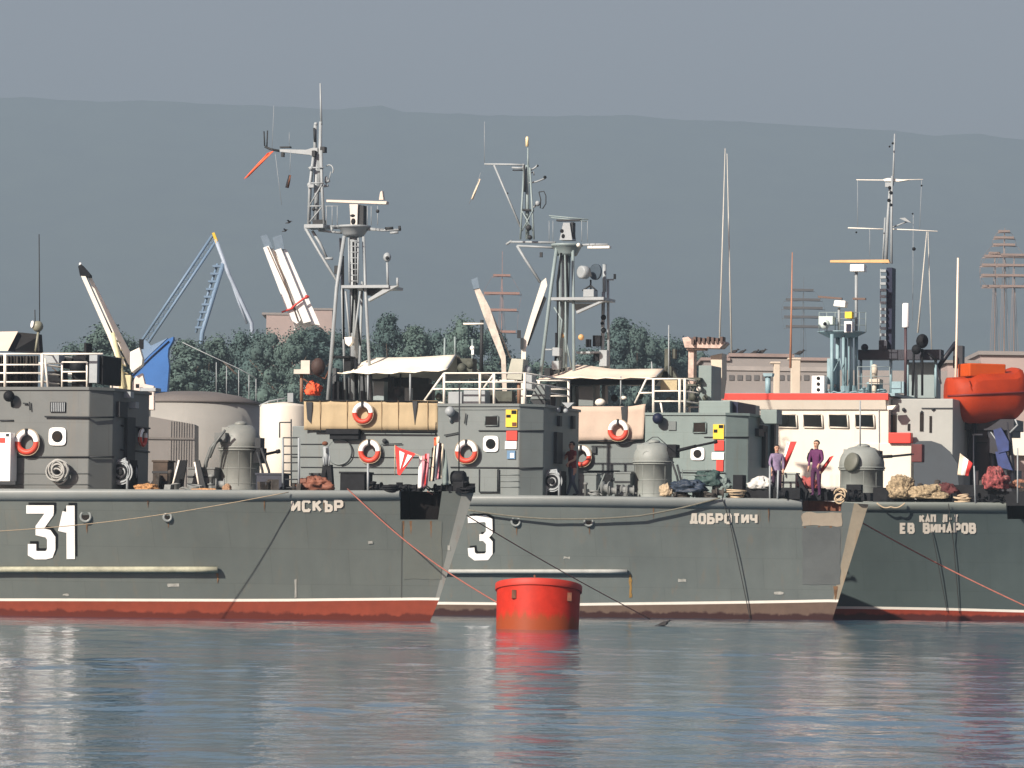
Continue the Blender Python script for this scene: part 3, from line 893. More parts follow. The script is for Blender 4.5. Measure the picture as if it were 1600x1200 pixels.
def turret(S, root, cx, w, ytop, ymid, ybot, mat, barrel=None, y=0., hatch=None, hood=1.0):
    """twin anti-aircraft mount: ribbed drum below, domed gun house above"""
    k = S.mpp(); c = S.L(cx, ybot, y); R_ = w / 2 * k
    zb = S.L(cx, ybot, y).z - .25; zm = S.L(cx, ymid, y).z; zt = S.L(cx, ytop, y).z
    root_t = one('gun_turret', S, mat, root, lambda m: m.lathe([(R_ * 1.02, 0), (R_ * 1.0, .1), (R_ * .99, (zm - zb) * .96), (R_ * 1.06, (zm - zb) * .965), (R_ * 1.06, zm - zb)], (c.x, y, zb), 40))
    hh = zt - zm
    prof = [(R_ * 1.03, .03), (R_ * 1.05, .06), (R_ * 1.04, hh * .30), (R_ * .98, hh * .52), (R_ * .84, hh * .76), (R_ * .6, hh * .92), (R_ * .3, hh * .99), (0.02, hh)]
    one('gun_house', S, mat, root_t, lambda m: m.lathe(prof, (c.x, y, zm), 40))
    mb = MB()
    for t in (.02, .45, .97): mb.torus((c.x, y, zb + .25 + (zm - zb - .25) * t), R_ * .995, .014, (0, 0, 1), 40, 6)
    mb.torus((c.x, y, zm + .05), R_ * 1.06, .035, (0, 0, 1), 40, 6)
    for q in range(10):
        a = 2 * PI * q / 10
        u = Vector((math.cos(a), math.sin(a), 0)); p = Vector((c.x, y, zb)) + u * R_ * 1.0
        mb.tube([p + Vector((0, 0, .2)), p + Vector((0, 0, zm - zb))], .008, 5)
    mb.build('turret_rib', mat, root_t)
    mb = MB(); mb.ball((c.x + R_ * .1, y - R_ * .2, zt - .02), (R_ * .33, R_ * .33, hh * .12)); mb.cbox((c.x - R_ * .55, y - R_ * .5, zm + hh * .72), (R_ * .35, R_ * .3, hh * .25))
    mb.torus((c.x - R_ * .1, y - R_ * .95, zm + hh * .35), R_ * .2, .03, (0, 1, 0), 18, 6)
    mb.build('sight_hood', mat, root_t)
    if barrel:
        mb = MB()
        for dy in (-.14, .14):
            P = [S.L(px, py, y + dy) for px, py in barrel]
            mb.tube(P[:2], .065, 8); mb.tube([P[1], P[-1]], .045, 8)
            mb.tube([P[-1], P[-1] + (P[-1] - P[0]).normalized() * .12], .07, 8)
        mb.build('gun_barrel', BLACKG, root_t)
        p = S.L(*barrel[0], y)
        one('gun_mantlet', S, BLACKG, root_t, lambda m: m.cbox((p.x - .05, y, p.z), (.35, .6, .5)))
    if hatch:
        hx, hy, hw, h2_ = hatch
        q = S.L(hx, hy, y - R_ * 1.0)
        mb = MB()
        ax = Vector((-.55, -.8, .25)).normalized()
        mb.lathe([(h2_ * k / 2, -.1), (h2_ * k / 2, .06), (h2_ * k / 2 * .9, .09), (.01, .1)], q, 28, ax)
        mb.build('access_hatch', paint('hatch_green_grey', (.10, .105, .085, 1), .55, .1, 2), root_t)
    return root_t

# ================================================================== ship 1 (number 31)
br1, xa1, xf1, yr1, zt1, zb1 = bridge(S1, ship1, -330, 140, 178, 234, 606, 768, HOUSE1)
YB = -3.33
bars(S1, br1, 'grab_rail', [[(70, 651), (140, 652), (178, 652, -2.67)]], YB - .05, 1.5, MASTD)
bars(S1, br1, 'ledge', [[(20, 714), (139, 714)], [(0, 657), (21, 657)], [(140, 714), (178, 714, -2.65)]], YB, 1.3, MASTD)
bars(S1, br1, 'ledge', [[(20, 740), (139, 740)], [(20, 757), (139, 757)]], YB + .02, .8, HOUSE1)
mb = MB()
for z_ in (.2, .42): mb.tube([(xf1 + .03, -2, zb1 + (zt1 - zb1) * (.25 + z_)), (xf1 + .03, yr1, zb1 + (zt1 - zb1) * (.25 + z_))], .03, 6)
mb.build('grab_rail', MASTD, br1)
portlight(S1, br1, 90, 682, 29, 28, YB)
gr = plate(S1, br1, 'vent_grille', 78, 628, 102, 644, YB, MASTD)
mb = MB()
for i in range(8): PB(mb, S1, 80 + i * 2.8, 629, 81.4 + i * 2.8, 643, YB - .045, .03)
mb.build('grille_slat', MASTG, gr)
sl = one('searchlight', S1, BLACKG, br1, lambda m: (PS(m, S1, 14, 619, 9, YB - .25), PT(m, S1, [(18, 625, YB - .2), (19, 635, YB)], 2)))
bars(S1, br1, 'pipe_bracket', [[(46, 628), (47, 641)], [(36, 630), (44, 631)]], YB - .05, 1.2, MASTD)
lk = one('locker', S1, WHITEB, br1, lambda m: PB(m, S1, -22, 676, 17, 752, YB - .55, .55), .03)
plate(S1, lk, 'locker_shelf', -22, 752, 24, 757, YB - .6, MASTD, .1)
plate(S1, lk, 'red_label', -2, 684, 8, 692, YB - .55, REDP, .012)
plate(S1, lk, 'dark_label', 9, 677.5, 14, 682, YB - .55, MASTD, .012)
one('wall_lamp', S1, BLACKG, br1, lambda m: (PS(m, S1, 154, 734, 4.5, -2.85), PT(m, S1, [(150, 736, -2.7), (168, 747, -2.4)], 1.4)))
# front-face fittings, in the shade
mb = MB()
for px, py, w_, h_ in ((196, 617, 6, 5), (204, 633, 5, 5)):
    q = X(S1, px, py, xf1); mb.cbox((xf1 + .12, q.y, q.z), (.24, .3, .2))
mb.build('front_lamp', MASTG, br1)
mb = MB()
for px, py, hh in ((200, 690, 1.6), (188, 640, .5)):
    q = X(S1, px, py, xf1); mb.cbox((xf1 + .06, q.y, q.z), (.12, .7, hh))
mb.build('front_door', MASTD, br1)
one('sidelight_screen', S1, MASTG, br1, lambda m: PB(m, S1, 219, 606, 243, 611, -1.2, .5))
# upper bridge
up1 = rail(S1, br1, [-60, 8, 66], [553, 570, 583, 597], 606, -3.15, 2.6, 1.5, far=2.8)
rail(S1, br1, [97, 136], [566, 581, 595], 605, -2.6, 1.6, 1.4)
bars(S1, br1, 'railing', [[(66, 553), (161, 553)], [(70, 560), (75, 606)]], -3.1, 1.8, WHITE)
wd = one('wind_screen', S1, MASTG, br1, lambda m: PB(m, S1, 139, 554, 152, 598, -2.7, 2.0))
one('wind_screen_dark', S1, BLACKG, br1, lambda m: PB(m, S1, 152.5, 556, 161, 600, -2.5, 1.6))
one('chart_box', S1, MASTG, br1, lambda m: PB(m, S1, 68, 555, 92, 567, -2.3, .5))
def gear1(m):
    for a in ((112, 556, 136, 604), (74, 580, 97, 606), (118, 548, 122, 560), (131, 536, 135, 560), (97, 560, 112, 575)):
        PB(m, S1, a[0], a[1], a[2], a[3], -1.9 + .01 * a[0] % .3, .5)
    PS(m, S1, 122, 574, 14, -1.8)
one('compass_binnacle', S1, BLACKG, br1, gear1)
cu = MB()
rr = random.Random(4)
for i in range(13):
    x0 = -6 + i * 5; PB(cu, S1, x0, 556, x0 + 4, 606, 1.2 + .1 * (i % 3), .12)
cu.build('dark_curtain', paint('dark_canvas', (.035, .03, .025, 1), .9, .4, 4), br1)
aw = MB()
A_ = [S1.L(-80, 549, -3.0), S1.L(12, 548, -3.0), S1.L(27, 519, -.4), S1.L(-80, 521, -.4)]
aw.prism(A_, (0, .05, .03)); aw.build('awning', CANVASP, br1)
aw = MB(); aw.prism([S1.L(27, 519, -.2), S1.L(12, 549, -2.8), S1.L(62, 552, -.9), S1.L(60, 522, -.2)], (0, .3, 0)); aw.build('awning_underside', paint('awning_black', (.012, .012, .012, 1), .9, .3, 3), br1)  # near-black sheet forming the underside of the awning
lp = one('signal_lamp', S1, paint('olive_grey', (.2, .2, .15, 1), .5, .1, 3), br1, lambda m: (PS(m, S1, 59, 510, 9, -1), PT(m, S1, [(60, 518, -1), (55, 553, -1)], 2)))
one('lamp_face', S1, WHITEB, lp, lambda m: m.lathe([(6.5 * S1.mpp(), 0), (5 * S1.mpp(), .04)], S1.L(51, 507, -1.1), 20, (-1, -.8, .1)))
bars(S1, br1, 'whip_antenna', [[(62, 520), (61.5, 430), (61, 366)], [(55, 510), (54.5, 484)]], -.9, .85, MASTD)
turret(S1, ship1, 374, 64, 662, 702, 757, TURR1, [(406, 712), (414, 710), (432, 706)])
def mount1(m):
    PT(m, S1, [(343, 684), (330, 700), (322, 722), (320, 738)], 3.2, -1.0); PT(m, S1, [(352, 672), (338, 690), (328, 715)], 2, -1.1)
    PB(m, S1, 335, 676, 352, 690, -.9, .4)
one('loading_arm', S1, HOUSE1, ship1, mount1)
def mount1b(m):
    PT(m, S1, [(402, 706), (410, 735), (412, 755)], 2, -.9); PT(m, S1, [(408, 700), (420, 735), (423, 756)], 2, -.9); PB(m, S1, 398, 684, 407, 700, -.9, .4)
one('turret_strut', S1, MASTD, ship1, mount1b)
# foredeck guard posts
for px in (442, 467): bars(S1, ship1, 'deck_ladder', [[(px, 684), (px, 764)]], -2.2, 1.8, MASTG)
bars(S1, ship1, 'deck_ladder_rung', [[(442, 684 + 13 * i), (467, 684 + 13 * i)] for i in range(7)] + [[(455, 655), (455, 760)], [(437, 660), (455, 660)], [(437, 660), (437, 684)]], -2.15, 1.1, MASTD)
bars(S1, ship1, 'guard_post', [[(575, 724), (575, 768)]], yd(S1, 575, 766, .12), 1.8, MASTG)
bars(S1, ship1, 'jackstaff', [[(718, 600), (717, 740)]], -.1, 1.1, MASTD)
def chain(m):
    clutter(m, S1, 580, 618, 768, 17, -1.2, -.6, 9, 16); clutter(m, S1, 620, 662, 768, 17, -.7, -.1, 8, 14)
    PB(m, S1, 590, 758, 650, 766, -.6, .5)
one('anchor_chain', S1, BLACKG, ship1, chain)
def bowgear(m):
    PB(m, S1, 707, 744, 724, 768, -.3, .6); m.lathe([(.2, 0), (.24, .05), (.24, .4), (.2, .45)], S1.L(706, 747, -.1), 16, (1, 0, 0))
    PB(m, S1, 690, 760, 737, 769, -.2, .4); clutter(m, S1, 676, 735, 770, 18, -.35, .3, 12, 18)
one('bow_windlass', S1, BLACKG, ship1, bowgear)

# ================================================================== ship 2
br2, xa2, xf2, yr2, zt2, zb2 = bridge(S2, ship2, 684, 812, 850, 905, 632, 772, HOUSE2)
bars(S2, br2, 'ledge', [[(748, 673), (811, 673), (850, 673, -2.65)], [(704, 730), (811, 731)], [(812, 731), (849, 731, -2.65)]], YB, 1.1, MASTD)
bars(S2, br2, 'ledge', [[(780, 742), (811, 742)], [(780, 752), (811, 752)], [(780, 761), (811, 761)], [(700, 640), (811, 640)]], YB + .02, .7, HOUSE2)
one('bridge_door', S2, HOUSE2, br2, lambda m: PB(m, S2, 750, 733, 777, 768, YB - .03, .05), .01)
bars(S2, br2, 'door_frame', [[(749, 769), (780, 769)], [(779, 733), (779, 769)], [(749, 733), (749, 769)]], YB - .03, 1.1, MASTD)
portlight(S2, br2, 767, 693.5, 25, 25, YB)
wn = plate(S2, br2, 'window', 759, 651, 777, 664, YB, GLASS)
bars(S2, wn, 'window_frame', [[(758, 650), (778, 650)], [(758, 665), (778, 665)], [(758, 650), (758, 665)], [(778, 650), (778, 665)]], YB - .02, 1, HOUSE2)
sg = plate(S2, br2, 'warning_sign', 790, 640, 808, 667, YB, YELLOW)
plate(S2, sg, 'black_square', 791, 648, 798, 652.5, YB - .026, BLACK, .008); plate(S2, sg, 'black_square', 799, 641, 807, 647, YB - .026, BLACK, .008); plate(S2, sg, 'black_square', 800, 660, 807, 666, YB - .026, RUST, .008)
plate(S2, br2, 'red_sign', 791, 673, 808, 688, YB, REDP); plate(S2, br2, 'white_sign', 789, 689.5, 807, 701.5, YB, WHITEB)
bs = plate(S2, br2, 'blue_sign', 792, 704, 805, 717, YB, paint('sign_blue', (.10, .2, .32, 1), .5)); plate(S2, bs, 'white_square', 797, 708, 803, 715, YB - .026, WHITEB, .008)
one('searchlight', S2, MASTG, br2, lambda m: (PS(m, S2, 703, 643, 8, YB - .25), PT(m, S2, [(703, 651, YB - .2), (705, 660, YB)], 2)))
bars(S2, br2, 'pipe_bracket', [[(728, 646), (726, 662)], [(694, 680), (716, 676)]], YB - .05, 1, MASTD)
one('wall_lamp', S2, BLACKG, br2, lambda m: (PS(m, S2, 825, 752, 4, -2.9), PT(m, S2, [(818, 753, -2.9), (834, 757, -2.5)], 1.2)))
mb = MB()
for px, py, w_, h_ in ((876, 640, .3, .25), (872, 658, .3, .4), (893, 660, .3, .5), (870, 700, .8, 1.2), (886, 635, .6, .15)):
    q = X(S2, px, py, xf2); mb.cbox((xf2 + .06, q.y, q.z), (.12, w_, h_))
mb.build('front_fitting', MASTD, br2)
one('front_light', S2, MASTG, br2, lambda m: (PP(m, S2, [(878, 629), (897, 629), (887, 638)], -1.2, .25), PS(m, S2, 872, 641, 4, -1.2), PS(m, S2, 884, 642, 4, -1.2)))
one('sidelight_screen', S2, HOUSE2, br2, lambda m: PP(m, S2, [(838, 602), (852, 602), (851, 624), (828, 624)], -1.9, .8), .02)
one('sidelight_screen_dark', S2, MASTD, br2, lambda m: PP(m, S2, [(828, 625), (852, 625), (852, 632), (834, 632)], -1.85, .7))
# chart house / binnacle box
bx = one('lantern_box', S2, paint('box_beige', (.34, .34, .28, 1), .55, .1, 2), br2, lambda m: PP(m, S2, [(799, 560), (818, 561), (815, 594), (791, 592)], -1.6, .7), .02)
bars(S2, bx, 'lantern_post', [[(811, 594), (811, 632)]], -1.2, 3.2, paint('brown_post', (.2, .11, .07, 1), .6, .2, 3))
one('equipment_box', S2, MASTG, br2, lambda m: (PB(m, S2, 820, 583, 831, 608, -1.5, .6), PS(m, S2, 824, 578, 7, -1.2)))
rail(S2, br2, [694, 750, 772, 820], [583, 597, 608], 632, -3.15, 2.2, 1.4, far=2.8)
bars(S2, br2, 'railing', [[(694, 583), (663, 626)], [(676, 608), (694, 608)], [(772, 584), (756, 606)], [(664, 627), (696, 630)]], -3.12, 1.7, WHITE)
one('roof_cabinet', S2, MASTG, br2, lambda m: (PB(m, S2, 724, 610, 758, 631, -2.4, .7), PB(m, S2, 700, 612, 722, 631, -1.8, .8)), .02)
def roofgear2(m):
    for px, py, r in ((790, 620, 8), (781, 616, 6), (763, 622, 7), (686, 620, 6), (722, 575, 8), (735, 570, 7), (797, 628, 5)): PS(m, S2, px, py, r, -1.4 + .03 * (px % 9))
    PB(m, S2, 760, 611, 800, 634, -1.5, .5); PB(m, S2, 714, 560, 738, 582, .2, .6)
one('winch_gear', S2, paint('olive_dark_gear', (.06, .065, .05, 1), .7, .4, 3), br2, roofgear2)
bars(S2, br2, 'lamp_post', [[(753, 500), (752, 583)]], .6, 3.0, MASTD)
bars(S2, br2, 'lamp_post', [[(738, 530), (738, 575)], [(695, 528), (694, 580)], [(711, 526), (711, 556)]], .4, 1.6, MASTG2)
one('post_lamp', S2, WHITEB, br2, lambda m: (PS(m, S2, 738, 544, 4, .35), PB(m, S2, 736.5, 546, 740, 554, .3, .1)))
bars(S2, br2, 'lamp_bar', [[(724, 506), (756, 506)]], .55, 1.7, WHITE)

# deckhouse aft of the bridge with its canvas dodger
Y2 = -3.0
dh2 = one('deckhouse', S2, HOUSE2, ship2, lambda m: PB(m, S2, 455, 666, 688, 778, Y2, 6.0), .03)
cv = MB()
rows = []
for j in range(7):
    row = []
    for i in range(41):
        px = 475 + (684 - 475) * i / 40; py = 626 + (672 - 626) * j / 6 + (0 if px < 660 else 0)
        p = S2.L(px, py, Y2 - .12 - .012 * math.sin(i * .9 + j * .3) - (.03 if i % 8 == 0 else 0) + .02 * math.sin(j))
        row.append(p)
    rows.append(row)
cv.grid(rows); cvo = cv.build('canvas_dodger', TAN, dh2, recalc=False)
so = cvo.modifiers.new('thick', 'SOLIDIFY'); so.thickness = .03
one('canvas_end', S2, TAN, cvo, lambda m: m.prism([S2.L(475, 626, Y2), S2.L(475, 672, Y2), S2.L(475, 672, Y2) + Vector((0, 5, 0)), S2.L(475, 626, Y2) + Vector((0, 5, 0))], (.04, 0, 0)))
bars(S2, dh2, 'dodger_hem', [[(490, 673), (510, 673), (520, 675), (680, 676)], [(682, 660), (681, 680)], [(475, 626), (560, 626), (684, 628)]], Y2 - .16, 1.4, BLACK)
bars(S2, dh2, 'dodger_lashing', [[(px, 626), (px + .6, 674)] for px in (500, 542, 596, 622, 668)], Y2 - .18, .55, paint('lashing_brown', (.22, .15, .08, 1), .9))
one('hanging_strap', S2, MASTD, dh2, lambda m: (PP(m, S2, [(478, 628), (488, 628), (486, 662), (480, 655)], Y2 - .2, .03), PP(m, S2, [(644, 627), (652, 627), (648, 664)], Y2 - .2, .03)))
bxb = one('ventilation_box', S2, BLACKG, dh2, lambda m: (PB(m, S2, 509, 670, 560, 678, Y2 - .4, .4), PB(m, S2, 515, 678, 560, 686, Y2 - .3, .3)))
mb = MB(); cc = S2.L(530, 706, Y2 - .03); mb.torus(cc, 20 * S2.mpp(), .035, (0, 1, 0), 40, 6); mb.lathe([(20 * S2.mpp(), 0), (20 * S2.mpp(), .02)], cc, 36, (0, -1, 0))
mb.build('round_hatch', HOUSE2, dh2)
bars(S2, dh2, 'hatch_rim', [[(530 + 20.5 * math.cos(a), 706 + 20.5 * math.sin(a)) for a in [(-.9 + i * .15) for i in range(17)]]], Y2 - .08, .9, MASTD)
bars(S2, dh2, 'ledge', [[(455, 714), (688, 715)], [(470, 730), (688, 731)], [(580, 741), (660, 741)], [(470, 694), (508, 694)]], Y2 - .02, .8, MASTD)
one('wall_bracket', S2, MASTD, dh2, lambda m: (PS(m, S2, 601, 689, 4, Y2 - .1), PT(m, S2, [(596, 694), (628, 693)], .8, Y2 - .08)))
# awning over the upper deck: ridge amidships, lower edges at the sides
def awning(S, parent, outline_low, ridge, y_low, y_ridge, mat, under):
    mb = MB(); n = 14
    def interp(pl, t):
        d = [0]
        for a, b in zip(pl, pl[1:]): d.append(d[-1] + math.hypot(b[0] - a[0], b[1] - a[1]))
        q = t * d[-1]
        for i in range(len(pl) - 1):
            if q <= d[i + 1] + 1e-6:
                u = (q - d[i]) / (d[i + 1] - d[i]); return pl[i][0] + (pl[i + 1][0] - pl[i][0]) * u, pl[i][1] + (pl[i + 1][1] - pl[i][1]) * u
    rows = []
    for j in range(6):
        v = j / 5; row = []
        for i in range(n + 1):
            a = interp(outline_low, i / n); b = interp(ridge, i / n)
            p = S.L(*a, y_low).lerp(S.L(*b, y_ridge), v)
            p.z -= .10 * math.sin(v * PI) * (1 + .4 * math.sin(i * 1.3)) + .03 * math.sin(i * 2.1) * (1 - v)
            row.append(p)
        rows.append(row)
    far = []
    for j in (4, 3, 2, 1, 0):
        far.append([Vector((p.x, 2 * y_ridge - p.y, p.z)) for p in rows[j]])
    mb.grid(rows + far)
    o = mb.build('awning', mat, parent, recalc=False)
    so = o.modifiers.new('thick', 'SOLIDIFY'); so.thickness = .025
    return o
aw2 = awning(S2, dh2, [(527, 582), (600, 583), (697, 578)], [(540, 577), (582, 559), (650, 558), (713, 554)], -2.9, 0.1, CANVAS, None)
bars(S2, aw2, 'awning_post', [[(641, 580), (641, 627)], [(575, 582), (575, 627)], [(696, 578), (712, 555, .1)]], -2.8, 1.6, MASTG)
bars(S2, aw2, 'awning_rope', [[(527, 582), (518, 590), (516, 626)]], -2.8, .7, MASTD)
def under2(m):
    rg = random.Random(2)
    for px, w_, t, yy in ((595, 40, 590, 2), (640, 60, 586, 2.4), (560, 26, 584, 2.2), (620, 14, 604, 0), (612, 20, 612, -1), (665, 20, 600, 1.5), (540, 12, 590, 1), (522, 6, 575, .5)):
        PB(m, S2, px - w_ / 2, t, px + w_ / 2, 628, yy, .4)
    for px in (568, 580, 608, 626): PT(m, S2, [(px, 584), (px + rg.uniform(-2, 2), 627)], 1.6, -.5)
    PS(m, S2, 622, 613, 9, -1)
one('shelter_gear_shade', S2, paint('shadow_grey_gear', (.05, .055, .06, 1), .6, .3, 2), dh2, under2)  # under-awning shade is put into the dark colour of this gear
one('grey_locker', S2, MASTG2, dh2, lambda m: (PB(m, S2, 583, 596, 600, 626, -1.6, .5), PB(m, S2, 632, 606, 640, 626, -1.2, .4)))

# ---- mast of ship 2
def mast2():
    m2 = one('mast', S2, MASTG, ship2, lambda m: (
        [PT(m, S2, [(538, 369, -.35 * s), (526, 450, -.75 * s), (512, 628, -1.3 * s)], 3.2, n=8) for s in (1, -1)],
        [PT(m, S2, [(568, 370, -.3 * s), (571, 450, -.6 * s), (580, 628, -1.2 * s)], 2.6, n=8) for s in (1, -1)],
        PT(m, S2, [(553, 352), (553, 628)], 7, 0, n=10),
        PT(m, S2, [(545, 372, -.6), (546, 442, -.9)], 1.6), PT(m, S2, [(560, 372, -.6), (559, 442, -.9)], 1.6),
        PT(m, S2, [(540, 455, -.7), (548, 540, -.4)], 1.6), PT(m, S2, [(563, 455, -.8), (552, 540, -.9)], 1.6),
        PT(m, S2, [(532, 372), (540, 628)], 2.2, .9), PT(m, S2, [(566, 440), (560, 628)], 2.2, .9)))
    bars(S2, m2, 'mast_ladder', [[(547, 376 + 9 * i), (559, 376 + 9 * i)] for i in range(8)], -.75, .8, MASTG)
    bars(S2, m2, 'mast_cable', [[(552, 378), (553, 440), (549, 520)], [(558, 380), (556, 470), (563, 540)], [(536, 400), (537, 530)]], -.5, 1.7, BLACKG)
    # upper platform
    k = S2.mpp(); c = S2.L(553, 354, 0); c2 = S2.L(553, 366, 0)
    pf = one('radar_platform', S2, MASTG, m2, lambda m: m.lathe([(.36, c2.z - c.z - .1), (.44, c2.z - c.z), (.60, -.06), (.66, -.04), (.66, .03), (0.05, .03)], (c.x, 0, c.z), 32))
    bars(S2, pf, 'platform_arm', [[(480, 353), (534, 354)], [(480, 356, .4), (534, 356, .4)], [(556, 356), (600, 359)], [(570, 358), (600, 360), (626, 359)], [(610, 364), (622, 363)], [(498, 360), (534, 364)], [(488, 353), (488, 359)], [(505, 354), (506, 362)], [(518, 354), (519, 363)]], 0, 2.2, MASTG)
    one('mast_foot_plate', S2, MASTG, pf, lambda m: PB(m, S2, 475, 350, 505, 356, -.5, 1.0))
    bars(S2, pf, 'arm_lamp', [[(602, 357), (614, 356)], [(624, 353), (625, 360)]], -.05, 2.2, MASTD)
    bars(S2, m2, 'brace', [[(477, 356), (500, 396), (527, 440, -.5)], [(488, 361), (500, 380), (510, 402)], [(508, 404), (520, 404)]], 0, 2.4, MASTG)
    one('brace_box', S2, MASTD, m2, lambda m: PB(m, S2, 522, 415, 531, 428, -.5, .4))
    bars(S2, pf, 'platform_rail', [[(px, 322), (px, 352)] for px in (510, 519, 527, 574, 580, 590)] + [[(508, 322), (530, 322)]], -.5, .6, MASTG)
    rd = one('radar', S2, paint('radar_pale', (.5, .47, .42, 1), .5, .1, 3), pf, lambda m: (PP(m, S2, [(546, 319), (559, 319), (558, 351), (548, 351)], -.3, .6),))
    one('radar_back', S2, MASTD, rd, lambda m: PB(m, S2, 560, 321, 568, 352, -.2, .4))
    one('radar_bar', S2, paint('radar_bar_pale', (.55, .47, .40, 1), .5, .1, 3), rd, lambda m: (PP(m, S2, [(510, 312), (604, 314.5), (603, 319), (510, 315.5)], -.2, .3), PP(m, S2, [(592, 312), (594, 300), (597, 298), (599, 312)], -.15, .2)))
    one('radar_port', S2, BLACKG, rd, lambda m: (PS(m, S2, 552, 346, 4, -.3, (1, .4, 1.3)), PS(m, S2, 551, 337, 3, -.3, (1.4, .4, .8))))
    one('hanging_lamp', S2, MASTD, pf, lambda m: PS(m, S2, 590, 330, 3, -.5))
    # middle platform
    mp = one('lower_platform', S2, MASTG, m2, lambda m: (PB(m, S2, 533, 445, 607, 450, -.9, 1.8), PP(m, S2, [(606, 447), (622, 446), (576, 471), (575, 467)], -.8, .25), PP(m, S2, [(606, 447), (622, 446), (576, 471), (575, 467)], .5, .25)))
    bars(S2, mp, 'lamp_pole', [[(606, 446), (605, 410)], [(621, 447), (621, 434)]], -.3, 2.0, MASTG)
    one('pole_lamp', S2, MASTG, mp, lambda m: (PS(m, S2, 605, 402, 6.5, -.3, (1, 1, 1.2)),))
    one('pole_lens', S2, MASTD, mp, lambda m: PS(m, S2, 605, 403, 3, -.5))
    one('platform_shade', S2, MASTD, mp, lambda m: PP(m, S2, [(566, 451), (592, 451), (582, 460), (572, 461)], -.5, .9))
    # topmast
    tp = one('topmast', S2, MASTG, m2, lambda m: (
        [PT(m, S2, [(a, 350, y), (b, 290, y * .8), (c_, 235, y * .6)], 2.5) for a, b, c_, y in ((482, 484, 491, -.3), (506, 503, 502, -.3), (483, 485, 492, .3), (506, 503, 502, .3))],
        PT(m, S2, [(494, 350), (495, 240)], 4.5), PT(m, S2, [(499, 300), (501, 190)], 3.6, r1=2.5), PT(m, S2, [(492, 245), (493, 195)], 3), PT(m, S2, [(502, 195), (500.5, 130)], 1.9, r1=1.3),
        [PT(m, S2, [(482, y_, -.3), (506, y_, -.3)], 1.2) for y_ in (322, 286, 262)], PT(m, S2, [(483, 348, -.3), (504, 322, -.3)], 1.2), PT(m, S2, [(483, 322, -.3), (503, 288, -.3)], 1.2), PS(m, S2, 493.5, 194, 3.4, 0)))
    one('mast_step', S2, MASTD, tp, lambda m: (PB(m, S2, 488, 343, 504, 350, -.35, .4), PS(m, S2, 490, 327, 3, -.4), PB(m, S2, 487, 235, 492, 244, -.3, .3), PB(m, S2, 500, 229, 507, 238, -.2, .3), PT(m, S2, [(491, 200), (492, 222)], 2, -.15)))
    yd = one('yard', S2, MASTG, tp, lambda m: (PP(m, S2, [(437, 233), (478, 234), (488, 231), (496, 231), (496, 246), (484, 242), (437, 237)], -.1, .25),))
    one('yard_end', S2, MASTD, yd, lambda m: (PT(m, S2, [(437, 236), (422, 233), (414, 229)], 2.2), PT(m, S2, [(413.5, 228), (412.5, 205)], 1.1), PT(m, S2, [(417, 229), (418, 204)], 1.1), PB(m, S2, 437, 228.5, 453, 231, -.1, .2), PB(m, S2, 439, 238, 443, 245, -.1, .15)))
    bars(S2, yd, 'halyard', [[(425, 234), (428, 165)], [(430, 240), (440, 320)], [(452, 207), (452, 228)], [(454, 235), (453, 270)]], -.1, .35, MASTG)
    one('small_dish', S2, MASTG, tp, lambda m: (m.torus(S2.L(514, 266, 0), 8.5 * k, .03, (.3, 1, 0), 20, 6, -.6, 2.2), PT(m, S2, [(508, 285), (515, 282)], 2.5), PS(m, S2, 510, 281, 4, 0, (.8, .8, 1.6)), PT(m, S2, [(500, 291), (513, 290)], 2.4), PT(m, S2, [(514, 282), (517, 268)], .8)))
    one('mast_light', S2, MASTG, tp, lambda m: (PS(m, S2, 486, 263, 3.6, -.3), PS(m, S2, 484, 289, 4.5, -.3), PB(m, S2, 481, 288, 490, 293, -.4, .3)))
    # clutter on the lower mast
    one('loudhailer', S2, WHITE, m2, lambda m: (PP(m, S2, [(538, 527), (550, 526), (550, 534), (545, 541), (540, 537)], -1.3, .25),))
    one('mast_gear', S2, BLACKG, m2, lambda m: (PB(m, S2, 537, 560, 548, 582, -.8, .5), PB(m, S2, 520, 556, 545, 559, -1, .8), PT(m, S2, [(556, 560), (557, 625)], 3, -.9), PB(m, S2, 522, 596, 530, 626, -.9, .4)))
    one('signal_ball', S2, paint('dark_brown_ball', (.045, .025, .02, 1), .7, .2, 3), m2, lambda m: PS(m, S2, 497, 573, 11.5, -1.2, (1, 1, 1.25)))
    bars(S2, m2, 'ball_arm', [[(495, 586), (508, 592), (516, 574)], [(474, 592), (492, 604)]], -1.1, 1.3, RUST)
    bx_ = one('signal_box', S2, paint('pale_box', (.45, .42, .36, 1), .6, .1, 2), m2, lambda m: (PB(m, S2, 459, 577, 484, 584, -1.4, .6), PB(m, S2, 470, 563, 484, 577, -1.3, .5)))
    bars(S2, bx_, 'box_post', [[(471, 584), (471, 628)]], -1.1, 2.6, paint('brown_post', (.2, .11, .07, 1)))
mast2()
turret(S2, ship2, 1020, 60, 690, 724, 772, TURR2, [(1054, 705), (1088, 697), (1116, 691)])
bars(S2, ship2, 'turret_strut', [[(1050, 722), (1058, 745), (1062, 768)], [(1058, 726), (1068, 766)]], -.9, 1.8, MASTD)
bars(S2, ship2, 'sight_frame', [[(1010, 690), (1020, 683), (1028, 683), (1052, 704)], [(970, 694), (985, 690)]], -.6, .7, MASTD)
bars(S2, ship2, 'guard_rail', [[(1066, 735), (1110, 735)], [(1066, 742), (1108, 743)], [(1066, 733), (1066, 765)]], -1.9, .8, HOUSE2)
